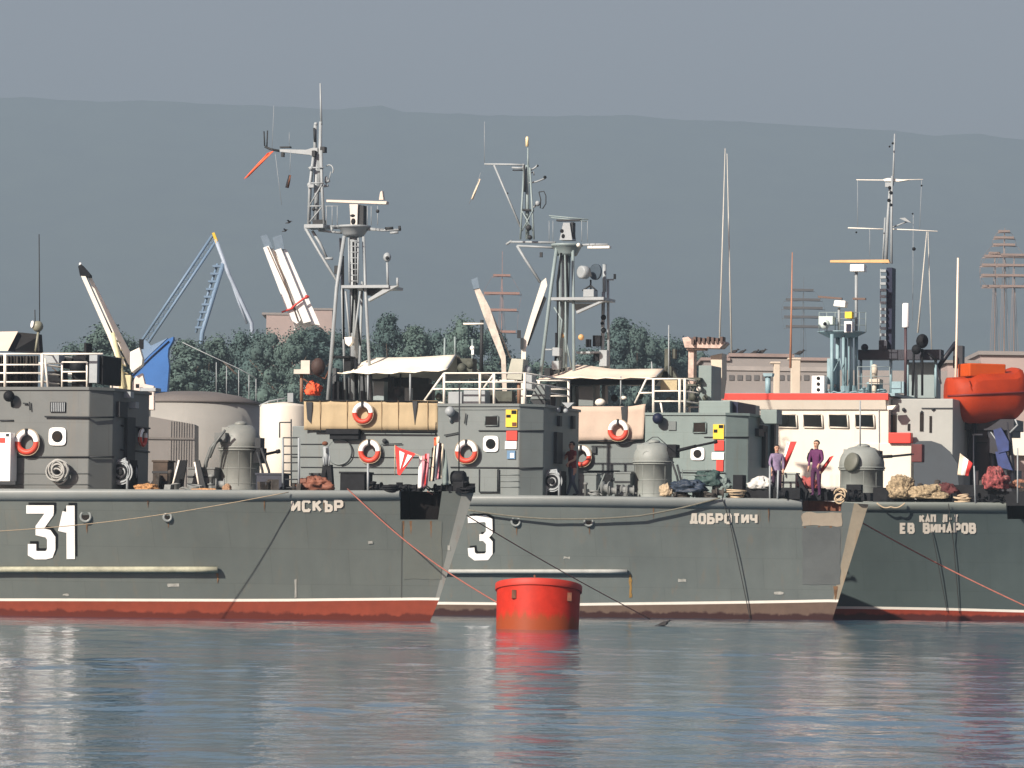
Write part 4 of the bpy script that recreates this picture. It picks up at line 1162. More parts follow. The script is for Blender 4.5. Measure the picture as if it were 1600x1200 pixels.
def bow2(m):
    PB(m, S2, 1250, 770, 1360, 782, -.35, .5); PP(m, S2, [(1246, 742), (1256, 760), (1262, 768), (1258, 782), (1252, 782)], -1.2, .3)
    clutter(m, S2, 1256, 1350, 782, 24, -.5, .4, 13, 30)
    PB(m, S2, 1322, 757, 1345, 784, -.2, .4); PB(m, S2, 1306, 764, 1336, 782, -.1, .4)
one('bow_windlass', S2, BLACKG, ship2, bow2)
def chain2(m):
    clutter(m, S2, 1145, 1250, 780, 24, -1.5, -.5, 19, 34)
    PB(m, S2, 1145, 742, 1160, 778, -1.6, .6); PB(m, S2, 1165, 762, 1250, 779, -1.5, .6); PB(m, S2, 1177, 750, 1200, 770, -1.2, .6)
one('anchor_chain', S2, BLACKG, ship2, chain2)
bars(S2, ship2, 'guard_post', [[(1203, 728), (1203, 780)], [(1216, 735), (1215, 780)]], yd(S2, 1205, 778, .12), 1.6, MASTG)

# ================================================================== ship 3
br3, xa3, xf3, yr3, zt3, zb3 = bridge(S3, ship3, 1008, 1134, 1170, 1217, 646, 776, HOUSE3)
bars(S3, br3, 'ledge', [[(1100, 683), (1133, 683), (1170, 683, -2.65)], [(1060, 738), (1133, 739)]], YB, .9, MASTD)
portlight(S3, br3, 1090, 709, 22, 20, YB)
wn = plate(S3, br3, 'window', 1084, 661, 1102, 675, YB, GLASS)
bars(S3, wn, 'window_frame', [[(1083, 660), (1103, 660)], [(1083, 676), (1103, 676)], [(1083, 660), (1083, 676)], [(1103, 660), (1103, 676)]], YB - .02, 1, HOUSE3)
plate(S3, br3, 'grey_sign', 1044, 658, 1056, 672, YB, HOUSE2)
sg = plate(S3, br3, 'warning_sign', 1114, 663, 1131, 686, YB, YELLOW)
plate(S3, sg, 'black_square', 1115, 671, 1121, 676, YB - .026, BLACK, .008); plate(S3, sg, 'black_square', 1123, 664, 1130, 669, YB - .026, BLACK, .008)
plate(S3, br3, 'red_sign', 1116, 688, 1131, 704, YB, REDP); plate(S3, br3, 'white_sign', 1112, 707, 1131, 718, YB, WHITEB); plate(S3, br3, 'red_white_sign', 1119, 719, 1130, 736, YB, REDP)
one('searchlight', S3, NAVY, br3, lambda m: (PS(m, S3, 1028, 654, 9, YB - .3),))
one('upper_bridge', S3, HOUSE3, br3, lambda m: PB(m, S3, 1092, 626, 1141, 647, -2.6, 5.0), .03)
one('upper_bridge_end', S3, NAVY, br3, lambda m: PB(m, S3, 1142, 628, 1153, 646, -2.2, 3.0))
one('vent_trunk', S3, HOUSE3, br3, lambda m: PB(m, S3, 1188, 640, 1214, 662, -1.2, .9), .02)
mb = MB()
for px, py, w_, h_ in ((1190, 670, .9, .25), (1184, 676, .9, .3), (1192, 700, .4, 1.6), (1205, 690, .3, 2.2)):
    q = X(S3, px, py, xf3); mb.cbox((xf3 + .08, q.y, q.z), (.16, w_, h_))
mb.build('front_fitting', MASTD, br3)
rail(S3, br3, [1021, 1062, 1070], [592, 611, 627], 647, -3.1, 2.2, 1.4, far=2.6)
bars(S3, br3, 'railing', [[(1010, 592), (992, 630)], [(998, 614), (1020, 614)], [(1010, 592), (1021, 592)], [(1032, 628), (1036, 650)]], -3.05, 1.6, WHITE)
one('wicker_screen', S3, paint('yellowed_screen', (.4, .33, .2, 1), .8, .15, 4), br3, lambda m: PB(m, S3, 1032, 594, 1058, 612, -2.0, .05))
one('funnel', S3, HOUSE3, br3, lambda m: (PB(m, S3, 1091, 571, 1112, 626, -1.2, 1.6),), .02)
one('pale_funnel', S3, paint('pale_funnel_paint', (.48, .42, .33, 1), .6, .1, 1), br3, lambda m: PP(m, S3, [(1110, 556), (1128, 552), (1128, 590), (1124, 622), (1116, 622)], 1.0, .8))
lr = one('launcher_rack', S3, paint('pinkish_rack', (.42, .31, .26, 1), .7, .4, 4), br3, lambda m: (PP(m, S3, [(1066, 528), (1075, 526), (1083, 534), (1130, 533), (1132, 536), (1124, 544), (1070, 543)], .3, .9), PB(m, S3, 1075, 545, 1084, 600, .6, .5), PB(m, S3, 1073, 543, 1100, 547, .5, .6)))
mb = MB()
for i in range(7): PB(mb, S3, 1083 + i * 7, 526 + (i % 3), 1087 + i * 7, 536, .2, .5)
PB(mb, S3, 1080, 530, 1084, 538, .1, .5)
mb.build('launcher_tube', paint('dark_brown_tube', (.08, .05, .04, 1), .7, .4, 4), lr)
def roofgear3(m):
    for px, py, r in ((1073, 606, 5), (1083, 620, 7), (1092, 604, 4), (1102, 622, 5), (1075, 630, 6), (1000, 618, 6), (1045, 625, 5)): PS(m, S3, px, py, r, -1.5)
    PB(m, S3, 1072, 590, 1094, 594, -1.6, .4); PB(m, S3, 1072, 600, 1092, 603, -1.6, .4); PT(m, S3, [(1074, 590), (1090, 628)], 1, -1.5); PT(m, S3, [(1092, 590), (1076, 628)], 1, -1.5)
    PB(m, S3, 1038, 545, 1044, 590, .4, .4); PB(m, S3, 1050, 545, 1055, 560, .4, .3); PP(m, S3, [(1033, 590), (1040, 572), (1048, 572), (1058, 590)], .4, .4)
one('winch_gear', S3, paint('olive_dark_gear', (.06, .065, .05, 1)), br3, roofgear3)
bars(S3, br3, 'whip_antenna', [[(1045, 590), (1045, 508)], [(1020, 594), (1018, 565)]], .2, 1.1, MASTG)
one('deck_lamp', S3, WHITE, br3, lambda m: PS(m, S3, 1092, 608, 4, -1.8))
# deckhouse with canvas and awning
Y3 = -3.0
dh3 = one('deckhouse', S3, HOUSE2, ship3, lambda m: PB(m, S3, 840, 684, 1040, 790, Y3, 6.0), .03)
cv = MB(); rows = []
for j in range(7):
    row = []
    for i in range(31):
        px = 880 + (1009 - 880) * i / 30; py = (635 - 4 * max(0, (px - 985) / 24)) + (688 - 633) * j / 6
        row.append(S3.L(px - (3 * j / 6 if i > 27 else 0), py, Y3 - .12 - .012 * math.sin(i * .8 + j * .4) + .02 * math.sin(j)))
    rows.append(row)
cv.grid(rows); cvo = cv.build('canvas_dodger', TANP, dh3, recalc=False)
so = cvo.modifiers.new('thick', 'SOLIDIFY'); so.thickness = .03
bars(S3, dh3, 'dodger_hem', [[(905, 689), (960, 688), (1004, 687)], [(1009, 634), (1006, 686)]], Y3 - .16, 1.1, MASTD)
one('hanging_strap', S3, MASTD, dh3, lambda m: (PP(m, S3, [(970, 636), (980, 634), (979, 662), (972, 660)], Y3 - .2, .03),))
one('wall_bracket', S3, MASTD, dh3, lambda m: (PB(m, S3, 925, 698, 931, 708, Y3 - .12, .12),))
bars(S3, dh3, 'ledge', [[(918, 736), (968, 736)], [(905, 750), (990, 750)]], Y3 - .03, 1.2, MASTD)
aw3 = awning(S3, dh3, [(842, 591), (890, 590), (960, 591), (1024, 589)], [(850, 586), (905, 569), (960, 577), (1037, 576)], -2.9, .1, CANVASP, None)
bars(S3, aw3, 'awning_post', [[(970, 588), (970, 632)], [(1037, 577, .1), (1025, 588)]], -2.8, 1.2, MASTG)
one('shelter_gear_shade', S3, paint('black_shade_gear', (.015, .017, .018, 1), .8, .3, 2), dh3, lambda m: (PP(m, S3, [(892, 592), (1020, 593), (1015, 600), (960, 600), (888, 601)], -2.0, 1.0), PB(m, S3, 850, 575, 880, 592, -.5, .3), PB(m, S3, 840, 600, 900, 636, .5, .5), PS(m, S3, 960, 622, 6, -1)))  # black strip below the awning edge paints in its shaded underside
one('grey_locker', S3, HOUSE2, dh3, lambda m: (PB(m, S3, 904, 600, 927, 634, -1.6, 1.0), PB(m, S3, 940, 602, 946, 630, -1, .4)))
one('white_drum', S3, WHITE, dh3, lambda m: (PS(m, S3, 938, 629, 8, -1.8, (1.1, 1, .8)), PS(m, S3, 974, 622, 5, -1.9, (1.2, 1, .7))))

def mast3():
    k = S3.mpp()
    m3 = one('mast', S3, MASTG2, ship3, lambda m: (
        [PT(m, S3, [(870, 386, -.35 * s), (861, 450, -.7 * s), (838, 640, -1.3 * s)], 3.0, n=8) for s in (1, -1)],
        [PT(m, S3, [(895, 390, -.3 * s), (896, 470, -.6 * s), (897, 640, -1.1 * s)], 2.6, n=8) for s in (1, -1)],
        PT(m, S3, [(884, 380), (876, 640)], 8.5, .2, n=10), PT(m, S3, [(875, 398, -.7), (873, 600, -.9)], 1.5), PT(m, S3, [(883, 398, -.7), (885, 600, -.9)], 1.5),
        PT(m, S3, [(866, 480, -.8), (878, 500, -.8), (872, 560, -.8)], 1.6), PT(m, S3, [(882, 520, -.8), (893, 575, -.8)], 1.6)))
    bars(S3, m3, 'mast_cable', [[(877, 395), (871, 440), (872, 520), (866, 580)], [(885, 398), (888, 470)], [(869, 520), (869, 560)]], -.8, 1.8, BLACKG)
    c = S3.L(886, 383, 0); c2 = S3.L(886, 396, 0)
    pf = one('radar_platform', S3, MASTG2, m3, lambda m: m.lathe([(.40, c2.z - c.z - .1), (.46, c2.z - c.z), (.60, -.07), (.66, -.04), (.66, .04), (.05, .04)], (c.x, 0, c.z), 32))
    bars(S3, pf, 'platform_arm', [[(798, 378), (868, 379)], [(905, 383), (925, 382), (950, 382)], [(808, 384), (866, 387)], [(791, 382), (800, 376)]], 0, 2.0, MASTG)
    one('arm_lamp', S3, WHITE, pf, lambda m: (PB(m, S3, 918, 384, 952, 388, -.2, .3), PS(m, S3, 904, 383, 3.5, -.9)))
    bars(S3, m3, 'brace', [[(808, 384), (820, 404), (844, 441)]], 0, 2.4, MASTG)
    rd = one('radar', S3, MASTG, pf, lambda m: PP(m, S3, [(880, 348), (890, 348), (894, 375), (874, 375)], -.3, .6))
    one('radar_back', S3, MASTD, rd, lambda m: (PB(m, S3, 891, 347, 895, 375, -.2, .4), PB(m, S3, 869, 342.5, 906, 345.5, -.2, .3)))
    one('radar_port', S3, BLACKG, rd, lambda m: (PS(m, S3, 878, 361, 3.2, -.3, (1, .4, 1)), PS(m, S3, 880, 369, 3, -.3, (1, .4, 1.2))))
    bars(S3, rd, 'radar_bar', [[(858, 337), (919, 343)], [(861, 340), (918, 346)]], -.15, 1.1, MASTG2)
    bars(S3, pf, 'platform_rail', [[(px, 345), (px, 378)] for px in (858, 864, 909, 918)], -.5, .45, MASTG)
    lpf = one('lower_platform', S3, MASTG, m3, lambda m: (PB(m, S3, 861, 464, 943, 469, -.9, 1.8), PP(m, S3, [(938, 470), (945, 470), (901, 490), (900, 486)], -.8, .25), PP(m, S3, [(938, 470), (945, 470), (901, 490), (900, 486)], .5, .25), PP(m, S3, [(895, 474), (932, 474), (903, 488), (900, 486)], .2, .05)))
    dr = one('director_drum', S3, MASTG, lpf, lambda m: (m.lathe([(.2, 0), (.27, .08), (.27, .36), (.2, .4)], S3.L(918, 426, -.3), 24, (-.5, -.85, 0)),))
    one('director_plate', S3, paint('dark_slate', (.05, .07, .09, 1), .5), dr, lambda m: m.lathe([(.33, 0), (.33, .1)], S3.L(932, 425, 0), 24, (-.5, -.85, 0)))
    one('director_lens', S3, MASTD, dr, lambda m: (PP(m, S3, [(918, 432), (921, 418), (925, 432)], -.95, .05),))
    bars(S3, dr, 'director_stand', [[(923, 437), (923, 452)], [(923, 446), (910, 454)], [(923, 446), (932, 454)]], -.2, 1.4, MASTD)
    one('director_box', S3, MASTG, lpf, lambda m: PB(m, S3, 911, 452, 928, 464, -.5, .6), .02)
    ap = one('antenna_post', S3, MASTG, m3, lambda m: (PT(m, S3, [(944.5, 413), (944.5, 456)], 3.2, .8), PT(m, S3, [(943, 456), (941, 575)], 3, .8), PT(m, S3, [(950, 438), (951, 575)], 2.2, .9), PT(m, S3, [(948, 437), (959, 437)], 1.4, .8), PB(m, S3, 900, 549, 936, 552, .3, .8), PB(m, S3, 936, 547, 948, 572, .5, .5)))
    one('post_fitting', S3, BLACKG, ap, lambda m: (PB(m, S3, 958.5, 428, 961.5, 436, .7, .1), PS(m, S3, 943, 496, 4.5, .4), PS(m, S3, 943, 516, 4.5, .4), PS(m, S3, 941, 505, 3, .4), PB(m, S3, 926, 524, 938, 541, .5, .2), PB(m, S3, 915, 530, 922, 542, .5, .2), PB(m, S3, 927, 549, 935, 564, .4, .2)))
    one('junction_box', S3, MASTG, m3, lambda m: (PB(m, S3, 863, 543, 874, 556, -1.4, .3), PB(m, S3, 862, 564, 873, 577, -1.4, .3), PB(m, S3, 852, 545, 862, 547, -1.4, .2)))
    one('brass_lamp', S3, GOLD, m3, lambda m: (PS(m, S3, 908, 527, 5, -.6), PS(m, S3, 880, 524, 4, -.6)))
    tp = one('topmast', S3, MASTG2, m3, lambda m: (
        [PT(m, S3, [(a, 374, y), (b, 330, y), (c_, 262, y * .6)], 1.7) for a, b, c_, y in ((813, 815, 819, -.25), (834, 832, 828, -.25), (813, 815, 819, .25), (834, 832, 828, .25))],
        PT(m, S3, [(824, 374), (824, 258)], 3.4), PT(m, S3, [(825, 270), (825, 231)], 1.8, r1=1.4), PT(m, S3, [(816, 360, -.3), (832, 330, -.3)], 1), PT(m, S3, [(832, 360, -.3), (816, 330, -.3)], 1)))
    one('masthead_lamp', S3, paint('cream_lamp', (.75, .6, .35, 1), .4), tp, lambda m: m.lathe([(2.6 * k, 0), (2.6 * k, 14 * k), (1.4 * k, 16 * k)], S3.L(823.6, 229, 0), 12))
    bars(S3, tp, 'yard', [[(757, 256.5), (800, 257), (820, 258)], [(800, 262), (820, 263)], [(818, 256), (818, 266)], [(772, 258), (816, 361)]], 0, 1.7, MASTG)
    one('yard_fitting', S3, MASTD, tp, lambda m: (PT(m, S3, [(819, 258), (820, 300)], 1.6, -.2), PT(m, S3, [(801, 266), (817, 266)], 1.2), PT(m, S3, [(817, 328), (834, 329)], 2.2, -.2), PS(m, S3, 826, 356, 5, -.3), PS(m, S3, 828, 371, 4, -.3), PS(m, S3, 793, 302, 1.6, 0), PB(m, S3, 843, 394, 847, 402, 0, .1)))
    bars(S3, tp, 'side_arm', [[(826, 286), (838, 284), (851, 279)], [(826, 268), (836, 262), (840, 258)], [(826, 271), (834, 269), (834, 274)], [(832, 326), (840, 318)]], 0, 1.5, MASTG)
    one('arm_ball', S3, BLACKG, tp, lambda m: (PS(m, S3, 851.5, 277, 2.8, 0), PS(m, S3, 840, 259, 1.8, 0)))
    bars(S3, tp, 'loop_antenna', [[(842, 300), (850, 299), (853, 306), (853, 318), (848, 326), (844, 325), (845, 312), (842, 300)]], 0, .9, MASTD)
    one('loop_base', S3, MASTG, tp, lambda m: PS(m, S3, 840, 318, 4.5, 0))
    bars(S3, tp, 'halyard', [[(757, 256), (757, 190)], [(751, 270), (745, 290), (733, 318)]], 0, .4, MASTG)
mast3()
turret(S3, ship3, 1346, 68, 697, 733, 783, TURR2, [(1372, 714), (1394, 713), (1424, 710)], y=-.2, hatch=(1331, 722, 20, 30))
one('muzzle_cover', S3, paint('dark_red_cover', (.09, .02, .02, 1), .7, .2, 3), ship3, lambda m: PB(m, S3, 1424, 694, 1441, 722, -.4, .5), .03)
bars(S3, ship3, 'guard_post', [[(1522, 728), (1524, 786)], [(1344, 626), (1344, 697)], [(1590, 700), (1590, 786)]], -2.6, 1.2, MASTG)
def gear3(m):
    clutter(m, S3, 1385, 1640, 787, 22, -2.2, -1.0, 29, 70)
    PB(m, S3, 1364, 762, 1395, 786, -1.2, .5); PB(m, S3, 1440, 758, 1540, 786, -1.3, .5); PB(m, S3, 1530, 768, 1640, 786, -1.7, .6)
    PB(m, S3, 1572, 772, 1640, 790, -2.6, .5)
one('anchor_chain', S3, BLACKG, ship3, gear3)

# bitts, reels, pipes and loose gear along the decks
FIT1 = paint('worn_dark_fitting', (.05, .045, .04, 1), .8, .6, 5, .8, (.14, .07, .035, 1), spec=.15)
FIT2 = paint('pale_grey_fitting', (.16, .17, .165, 1), .7, .3, 4)
for S_, sh_, a_ in ((S1, ship1, ((206, 268, 767, 34, -2.4, -.6, 51, 12, FIT1), (262, 338, 767, 26, -2.6, -.8, 52, 12, FIT2), (404, 470, 767, 22, -2.6, -1.4, 53, 12, FIT1), (540, 585, 768, 20, -1.2, -.6, 57, 8, FIT1))),
                    (S2, ship2, ((905, 985, 775, 26, -2.4, -.4, 54, 14, FIT2), (1052, 1145, 778, 20, -2.4, -1.4, 55, 14, FIT1), (1160, 1248, 780, 34, -1.2, 0, 58, 12, FIT2))),
                    (S3, ship3, ((1230, 1310, 786, 34, -2.2, -.4, 56, 10, FIT1), (1390, 1480, 786, 40, -1.4, 0, 59, 14, FIT1), (1510, 1620, 786, 44, -1.4, 0, 60, 16, FIT1)))):
    for x0, x1, py, h_, y0, y1, sd, n_, m_ in a_:
        q = MB(); clutter(q, S_, x0, x1, py, h_, y0, y1, sd, n_); q.build('deck_fitting', m_, sh_)
# ================================================================== white rescue ship behind
S4 = Frame(at_depth(1390, 189), YAW)
def ship4():
    root = empty('rescue_ship', S4, label='white ship with a red roof edge and a row of dark square windows', cat='ship')
    k = S4.mpp()
    deck = S4.L(1390, 776, 0).z
    xa, xb = S4.L(1050, 776, -.6).x, S4.L(1760, 776, -.6).x
    plan = [(xa, -.9), (xb - 5, -.9), (xb - 1.5, 2.2), (xb, 4.6), (xb - 1.5, 7), (xb - 5, 10.2), (xa, 10.2)]
    hl = one('hull', S4, paint('rescue_ship_hull', (.5, .48, .44, 1), .5, .1, .6), root, lambda m: m.prism([(x, y, -.5) for x, y in plan], (0, 0, deck + .5)), .05)
    x0, x1 = S4.L(1136, 620, 0).x, S4.L(1389, 620, 0).x
    zt = S4.L(1260, 619, 0).z; zb = deck - .1
    Wd = 9.2
    hs = one('wheelhouse', S4, CREAM, root, lambda m: m.box(x0, x1, 0, Wd, zb, zt), .04)
    z0, z1 = S4.L(1260, 624.5, -.3).z, S4.L(1260, 614.5, -.3).z
    one('roof_edge', S4, REDP, hs, lambda m: m.box(x0 - .15, x1 + .02, -.3, .02, z0, z1))
    one('roof', S4, TEAL, hs, lambda m: m.box(x0 - .1, x1 + .25, .03, Wd + .2, zt + .01, zt + .14))
    one('eave', S4, CREAM, hs, lambda m: m.prism([(x0 - .1, -.28, z0 - .01), (x0 - .1, -.02, z0 - .01), (x0 - .1, -.02, z0 - .42), (x0 - .1, -.1, z0 - .42)], (x1 - x0, 0, 0)))
    for a in (1214, 1254, 1294, 1335):
        pts = [(a, 647), (a + 30, 648), (a + 31.5, 668.5), (a + 2, 667.5)]
        q = MB(); q.prism([S4.L(px, py, -.06) for px, py in pts], (0, .05, 0))
        wi = q.build('window', GLASS, hs)
        fr = MB()
        loop = [S4.L(px, py, -.06) for px, py in pts]
        for i in range(4): fr.tube([loop[i], loop[(i + 1) % 4]], .035, 5)
        fr.build('window_frame', CREAM, wi)
    one('wall_pipe', S4, MASTG, hs, lambda m: (PT(m, S4, [(1140, 632), (1388, 632)], .8, -.12), PT(m, S4, [(1373, 640), (1374, 740)], .7, -.05)))
    # lower forward bulkhead and red fender box
    x2 = S4.L(1424, 700, -.05).x
    lo = one('lower_bulkhead', S4, CREAM, root, lambda m: m.box(x1 - 1.5, x2, -.05, Wd + .3, zb, S4.L(1400, 692, -.05).z), .03)
    one('red_board', S4, REDP, lo, lambda m: PB(m, S4, 1388, 676, 1423, 692.5, -.25, .5), .03)
    gy = one('grey_wing', S4, paint('light_grey_wing', (.30, .31, .29, 1), .5, .07, .7, .3, (.2, .18, .15, 1)), root, lambda m: m.box(x1 + .02, S4.L(1489, 640, .5).x, .5, 6.0, zb, S4.L(1440, 623, .5).z), .03)
    wg = MB()
    for q in ((1391, 648, 1401, 676), (1437, 646, 1443, 674), (1452, 650, 1456, 676), (1418, 662, 1422, 673)): PB(wg, S4, q[0], q[1], q[2], q[3], .47, .05)
    wg.build('wing_window', GLASS, gy)
    one('wing_fitting', S4, MASTD, gy, lambda m: (PS(m, S4, 1412, 640, 3, .42), PT(m, S4, [(1438, 646), (1441, 642)], 1.4, .42), PT(m, S4, [(1456, 641), (1460, 638)], 1.4, .42), PB(m, S4, 1440, 637, 1488, 639, .46, .05)))
    one('shadow_plate', S4, paint('shadow_blue_grey', (.03, .04, .05, 1), .6, .1, 1), root, lambda m: PP(m, S4, [(1428, 790), (1427, 694), (1436, 689), (1455, 689), (1470, 694), (1484, 706), (1496, 724), (1500, 790)], -.4, .12))  # added dark plate stands in for a curved shadow on the grey wing
    # front windows in the shade
    mb = MB()
    pass
    one('wing_lamp', S4, WHITE, hs, lambda m: (PP(m, S4, [(1386, 634), (1400, 633), (1394, 640), (1386, 640)], -.5, .4),))
    # roof gear
    def pil(m):
        for px, yy, r in ((1300, 1, 6), (1309, 2, 7), (1318, 1.4, 5), (1329, 2, 8), (1338, 2.6, 6), (1321, 3, 6)): PT(m, S4, [(px, 522, yy), (px, 616, yy)], r * .5, yy, n=8)
        PT(m, S4, [(1298, 590, 1), (1312, 560, 1), (1320, 600, 1)], 1.2); PB(m, S4, 1292, 560, 1304, 600, 1.2, .6)
    tw = one('radar_tower', S4, TEAL, root, pil)
    pl = S4.L(1315, 520, 2)
    one('tower_platform', S4, TEAL, tw, lambda m: (m.lathe([(.6, -.22), (1.05, 0), (1.08, .04), (.02, .05)], pl, 28), ))
    rl = MB()
    for px in (1280, 1292, 1305, 1330, 1343, 1353): PT(rl, S4, [(px, 488, 1.4), (px, 519, 1.4)], .7, 1.4)
    for py in (488, 498, 508): PT(rl, S4, [(1280, py, 1.4), (1353, py, 1.4)], .6)
    rl.build('tower_railing', MASTG2, tw)
    one('tower_spotlight', S4, paint('pale_teal', (.5, .58, .55, 1), .5), tw, lambda m: (PB(m, S4, 1279, 494, 1301, 507, .9, .5), PS(m, S4, 1289, 507, 8, .9)))
    one('spotlight_lens', S4, BLACKG, tw, lambda m: PS(m, S4, 1289, 506, 3, .55))
    one('tower_box', S4, WHITEB, tw, lambda m: (PB(m, S4, 1319, 502, 1331, 519, 1.0, .5),))
    one('tower_box_glass', S4, NAVY, tw, lambda m: PB(m, S4, 1322, 506, 1329, 518, .94, .07))
    one('yellow_box', S4, YELLOW, tw, lambda m: PB(m, S4, 1320, 487, 1331, 497, 1.0, .4))
    r1 = one('radar_post', S4, MASTG, tw, lambda m: (PT(m, S4, [(1338, 424), (1338, 520)], 2.6, 1.8), PT(m, S4, [(1311, 481), (1311, 520)], 2.2, 1.4)))
    one('radar_box', S4, WHITEB, r1, lambda m: (PB(m, S4, 1328, 413, 1350, 424, 1.5, .6),), .02)
    one('radar_box', S4, WHITEB, r1, lambda m: (PP(m, S4, [(1304, 469), (1321, 470), (1320, 480), (1302, 478)], 1.1, .6),), .02)
    one('radar_scanner', S4, GOLD, r1, lambda m: PP(m, S4, [(1297, 406.5), (1388, 405.5), (1390, 410.5), (1297, 410)], 1.6, .25))
    one('radar_scanner', S4, paint('dark_bronze', (.10, .06, .045, 1), .5), r1, lambda m: (PP(m, S4, [(1278, 462), (1315, 465), (1315, 468), (1278, 465)], 1.2, .2), PP(m, S4, [(1332, 465), (1352, 465.5), (1352, 468.5), (1332, 468)], 1.7, .2)))
    # main mast
    YM = 4.0
    ms = one('mast', S4, MASTG, root, lambda m: (PT(m, S4, [(1384, 412), (1387, 345), (1391, 283)], 3.2, YM, r1=1.8), PT(m, S4, [(1393, 412), (1393, 345), (1394, 275)], 2, YM - .3), PT(m, S4, [(1379, 412), (1383, 340)], 1.4, YM + .3), PT(m, S4, [(1395, 290), (1398, 209)], 1.8, YM, r1=1.2)))
    one('mast_trunk', S4, NAVY, ms, lambda m: (PB(m, S4, 1384, 418, 1394, 562, YM - .1, .8),))
    lad = MB(); PT(lad, S4, [(1376, 420), (1375, 555)], .9, YM - .3)
    for i in range(14): PB(lad, S4, 1375, 421 + i * 10, 1384, 425 + i * 10, YM - .35, .35)
    lad.build('mast_ladder', MASTG, ms)
    one('cross_beam', S4, paint('near_black_navy', (.012, .014, .025, 1), .5, .2, 3), ms, lambda m: (PB(m, S4, 1340, 546, 1470, 562, YM - .4, .7), PS(m, S4, 1351, 543, 6, YM - .6), PB(m, S4, 1373, 532, 1386, 548, YM - .4, .4)))
    one('beam_leg', S4, TEAL, ms, lambda m: [PT(m, S4, [(px, 560, yy), (px, 620, yy)], 2.5) for px, yy in ((1345, YM), (1362, YM + 2), (1392, YM - .2), (1418, YM), (1440, YM + 1), (1462, YM))])
    yd = one('yard', S4, WHITE, ms, lambda m: (PT(m, S4, [(1338, 281), (1385, 281.5), (1442, 280.5)], .8, YM), PP(m, S4, [(1380, 280), (1388, 278), (1404, 280), (1420, 281), (1404, 283.5), (1382, 283)], YM - .15, .3), PT(m, S4, [(1325, 356), (1380, 358)], 1, YM), PT(m, S4, [(1395, 358), (1420, 359), (1465, 361.5)], .9, YM)))
    one('signal_halyard', S4, MASTG, yd, lambda m: [PT(m, S4, a, .4, YM) for a in ([(1340, 282), (1340, 355)], [(1440, 282), (1437, 358)], [(1359, 358), (1359, 400)], [(1427, 335), (1426, 500)])])
    one('mast_lamp', S4, BLACKG, ms, lambda m: [PS(m, S4, px, py, r, YM - .35) for px, py, r in ((1390, 293, 2.6), (1392, 301, 2.8), (1389, 313, 3), (1392, 320, 2.4), (1395, 224, 2), (1390, 229, 1.6), (1338, 363, 1.6), (1440, 290, 1.6), (1428, 389, 3), (1426, 334, 1.5))])
    one('mast_radar', S4, MASTG, ms, lambda m: (PT(m, S4, [(1395, 355), (1418, 346)], 1.2, YM), PP(m, S4, [(1405, 341), (1414, 340), (1424, 348), (1416, 346)], YM - .2, .3), PB(m, S4, 1383, 285, 1392, 292, YM - .3, .3)))
    fl = one('float_post', S4, paint('brown_navy_post', (.06, .035, .04, 1), .5), root, lambda m: PT(m, S4, [(1415, 512), (1415, 618)], 2.4, 1.5))
    one('white_cylinder', S4, WHITEB, fl, lambda m: m.lathe([(5 * k, 0), (5.6 * k, .05), (5.2 * k, 37 * k), (4 * k, 38.5 * k)], S4.L(1415, 512, 1.5), 18))
    one('dark_radar_ball', S4, BLACKG, root, lambda m: (PS(m, S4, 1441, 533, 10, 3.2, (1, 1, 1.15)), PS(m, S4, 1432, 546, 8, 3), PT(m, S4, [(1441, 545, 3.2), (1441, 618, 3.2)], 2), PT(m, S4, [(1428, 550, 3), (1426, 618, 3)], 2), PT(m, S4, [(1445, 548, 3), (1462, 562, 3)], 2)))
    one('roof_locker', S4, WHITEB, root, lambda m: PB(m, S4, 1268, 587, 1288, 617, .5, .7), .03)
    one('locker_mark', S4, BLACK, root, lambda m: (PS(m, S4, 1278.5, 591, 3, .48, (1, .2, 1)), PS(m, S4, 1278.5, 600, 3, .48, (1, .2, 1)), PS(m, S4, 1278.5, 609, 3, .48, (1, .2, 1))))
    one('roof_tank', S4, paint('roof_pale_tank', (.5, .45, .36, 1), .6), root, lambda m: (m.lathe([(5 * k, 0), (5.5 * k, 14 * k), (4 * k, 20 * k), (.01, 21 * k)], S4.L(1366, 590, 1), 16), PB(m, S4, 1358, 592, 1374, 600, .8, .8), PT(m, S4, [(1366, 598, 1), (1366, 616, 1)], 4)))
    def rj(m):
        clutter(m, S4, 1290, 1380, 616, 20, .6, 3, 41, 26)
        PB(m, S4, 1393, 596, 1412, 614, 1.2, .6); PP(m, S4, [(1192, 583), (1207, 583), (1206, 588), (1193, 588)], .8, .4); PT(m, S4, [(1200, 588, 1), (1200, 616, 1)], 4.5)
    one('roof_fitting', S4, TEAL, root, rj)
    rr = rail(S4, root, [1340, 1362, 1390], [573, 588, 600], 616, .4, .7, .6, mat=MASTG2)
    one('vent_house', S4, MASTG2, root, lambda m: (PB(m, S4, 1412, 566, 1462, 622, 4.6, 1.2),), .02)
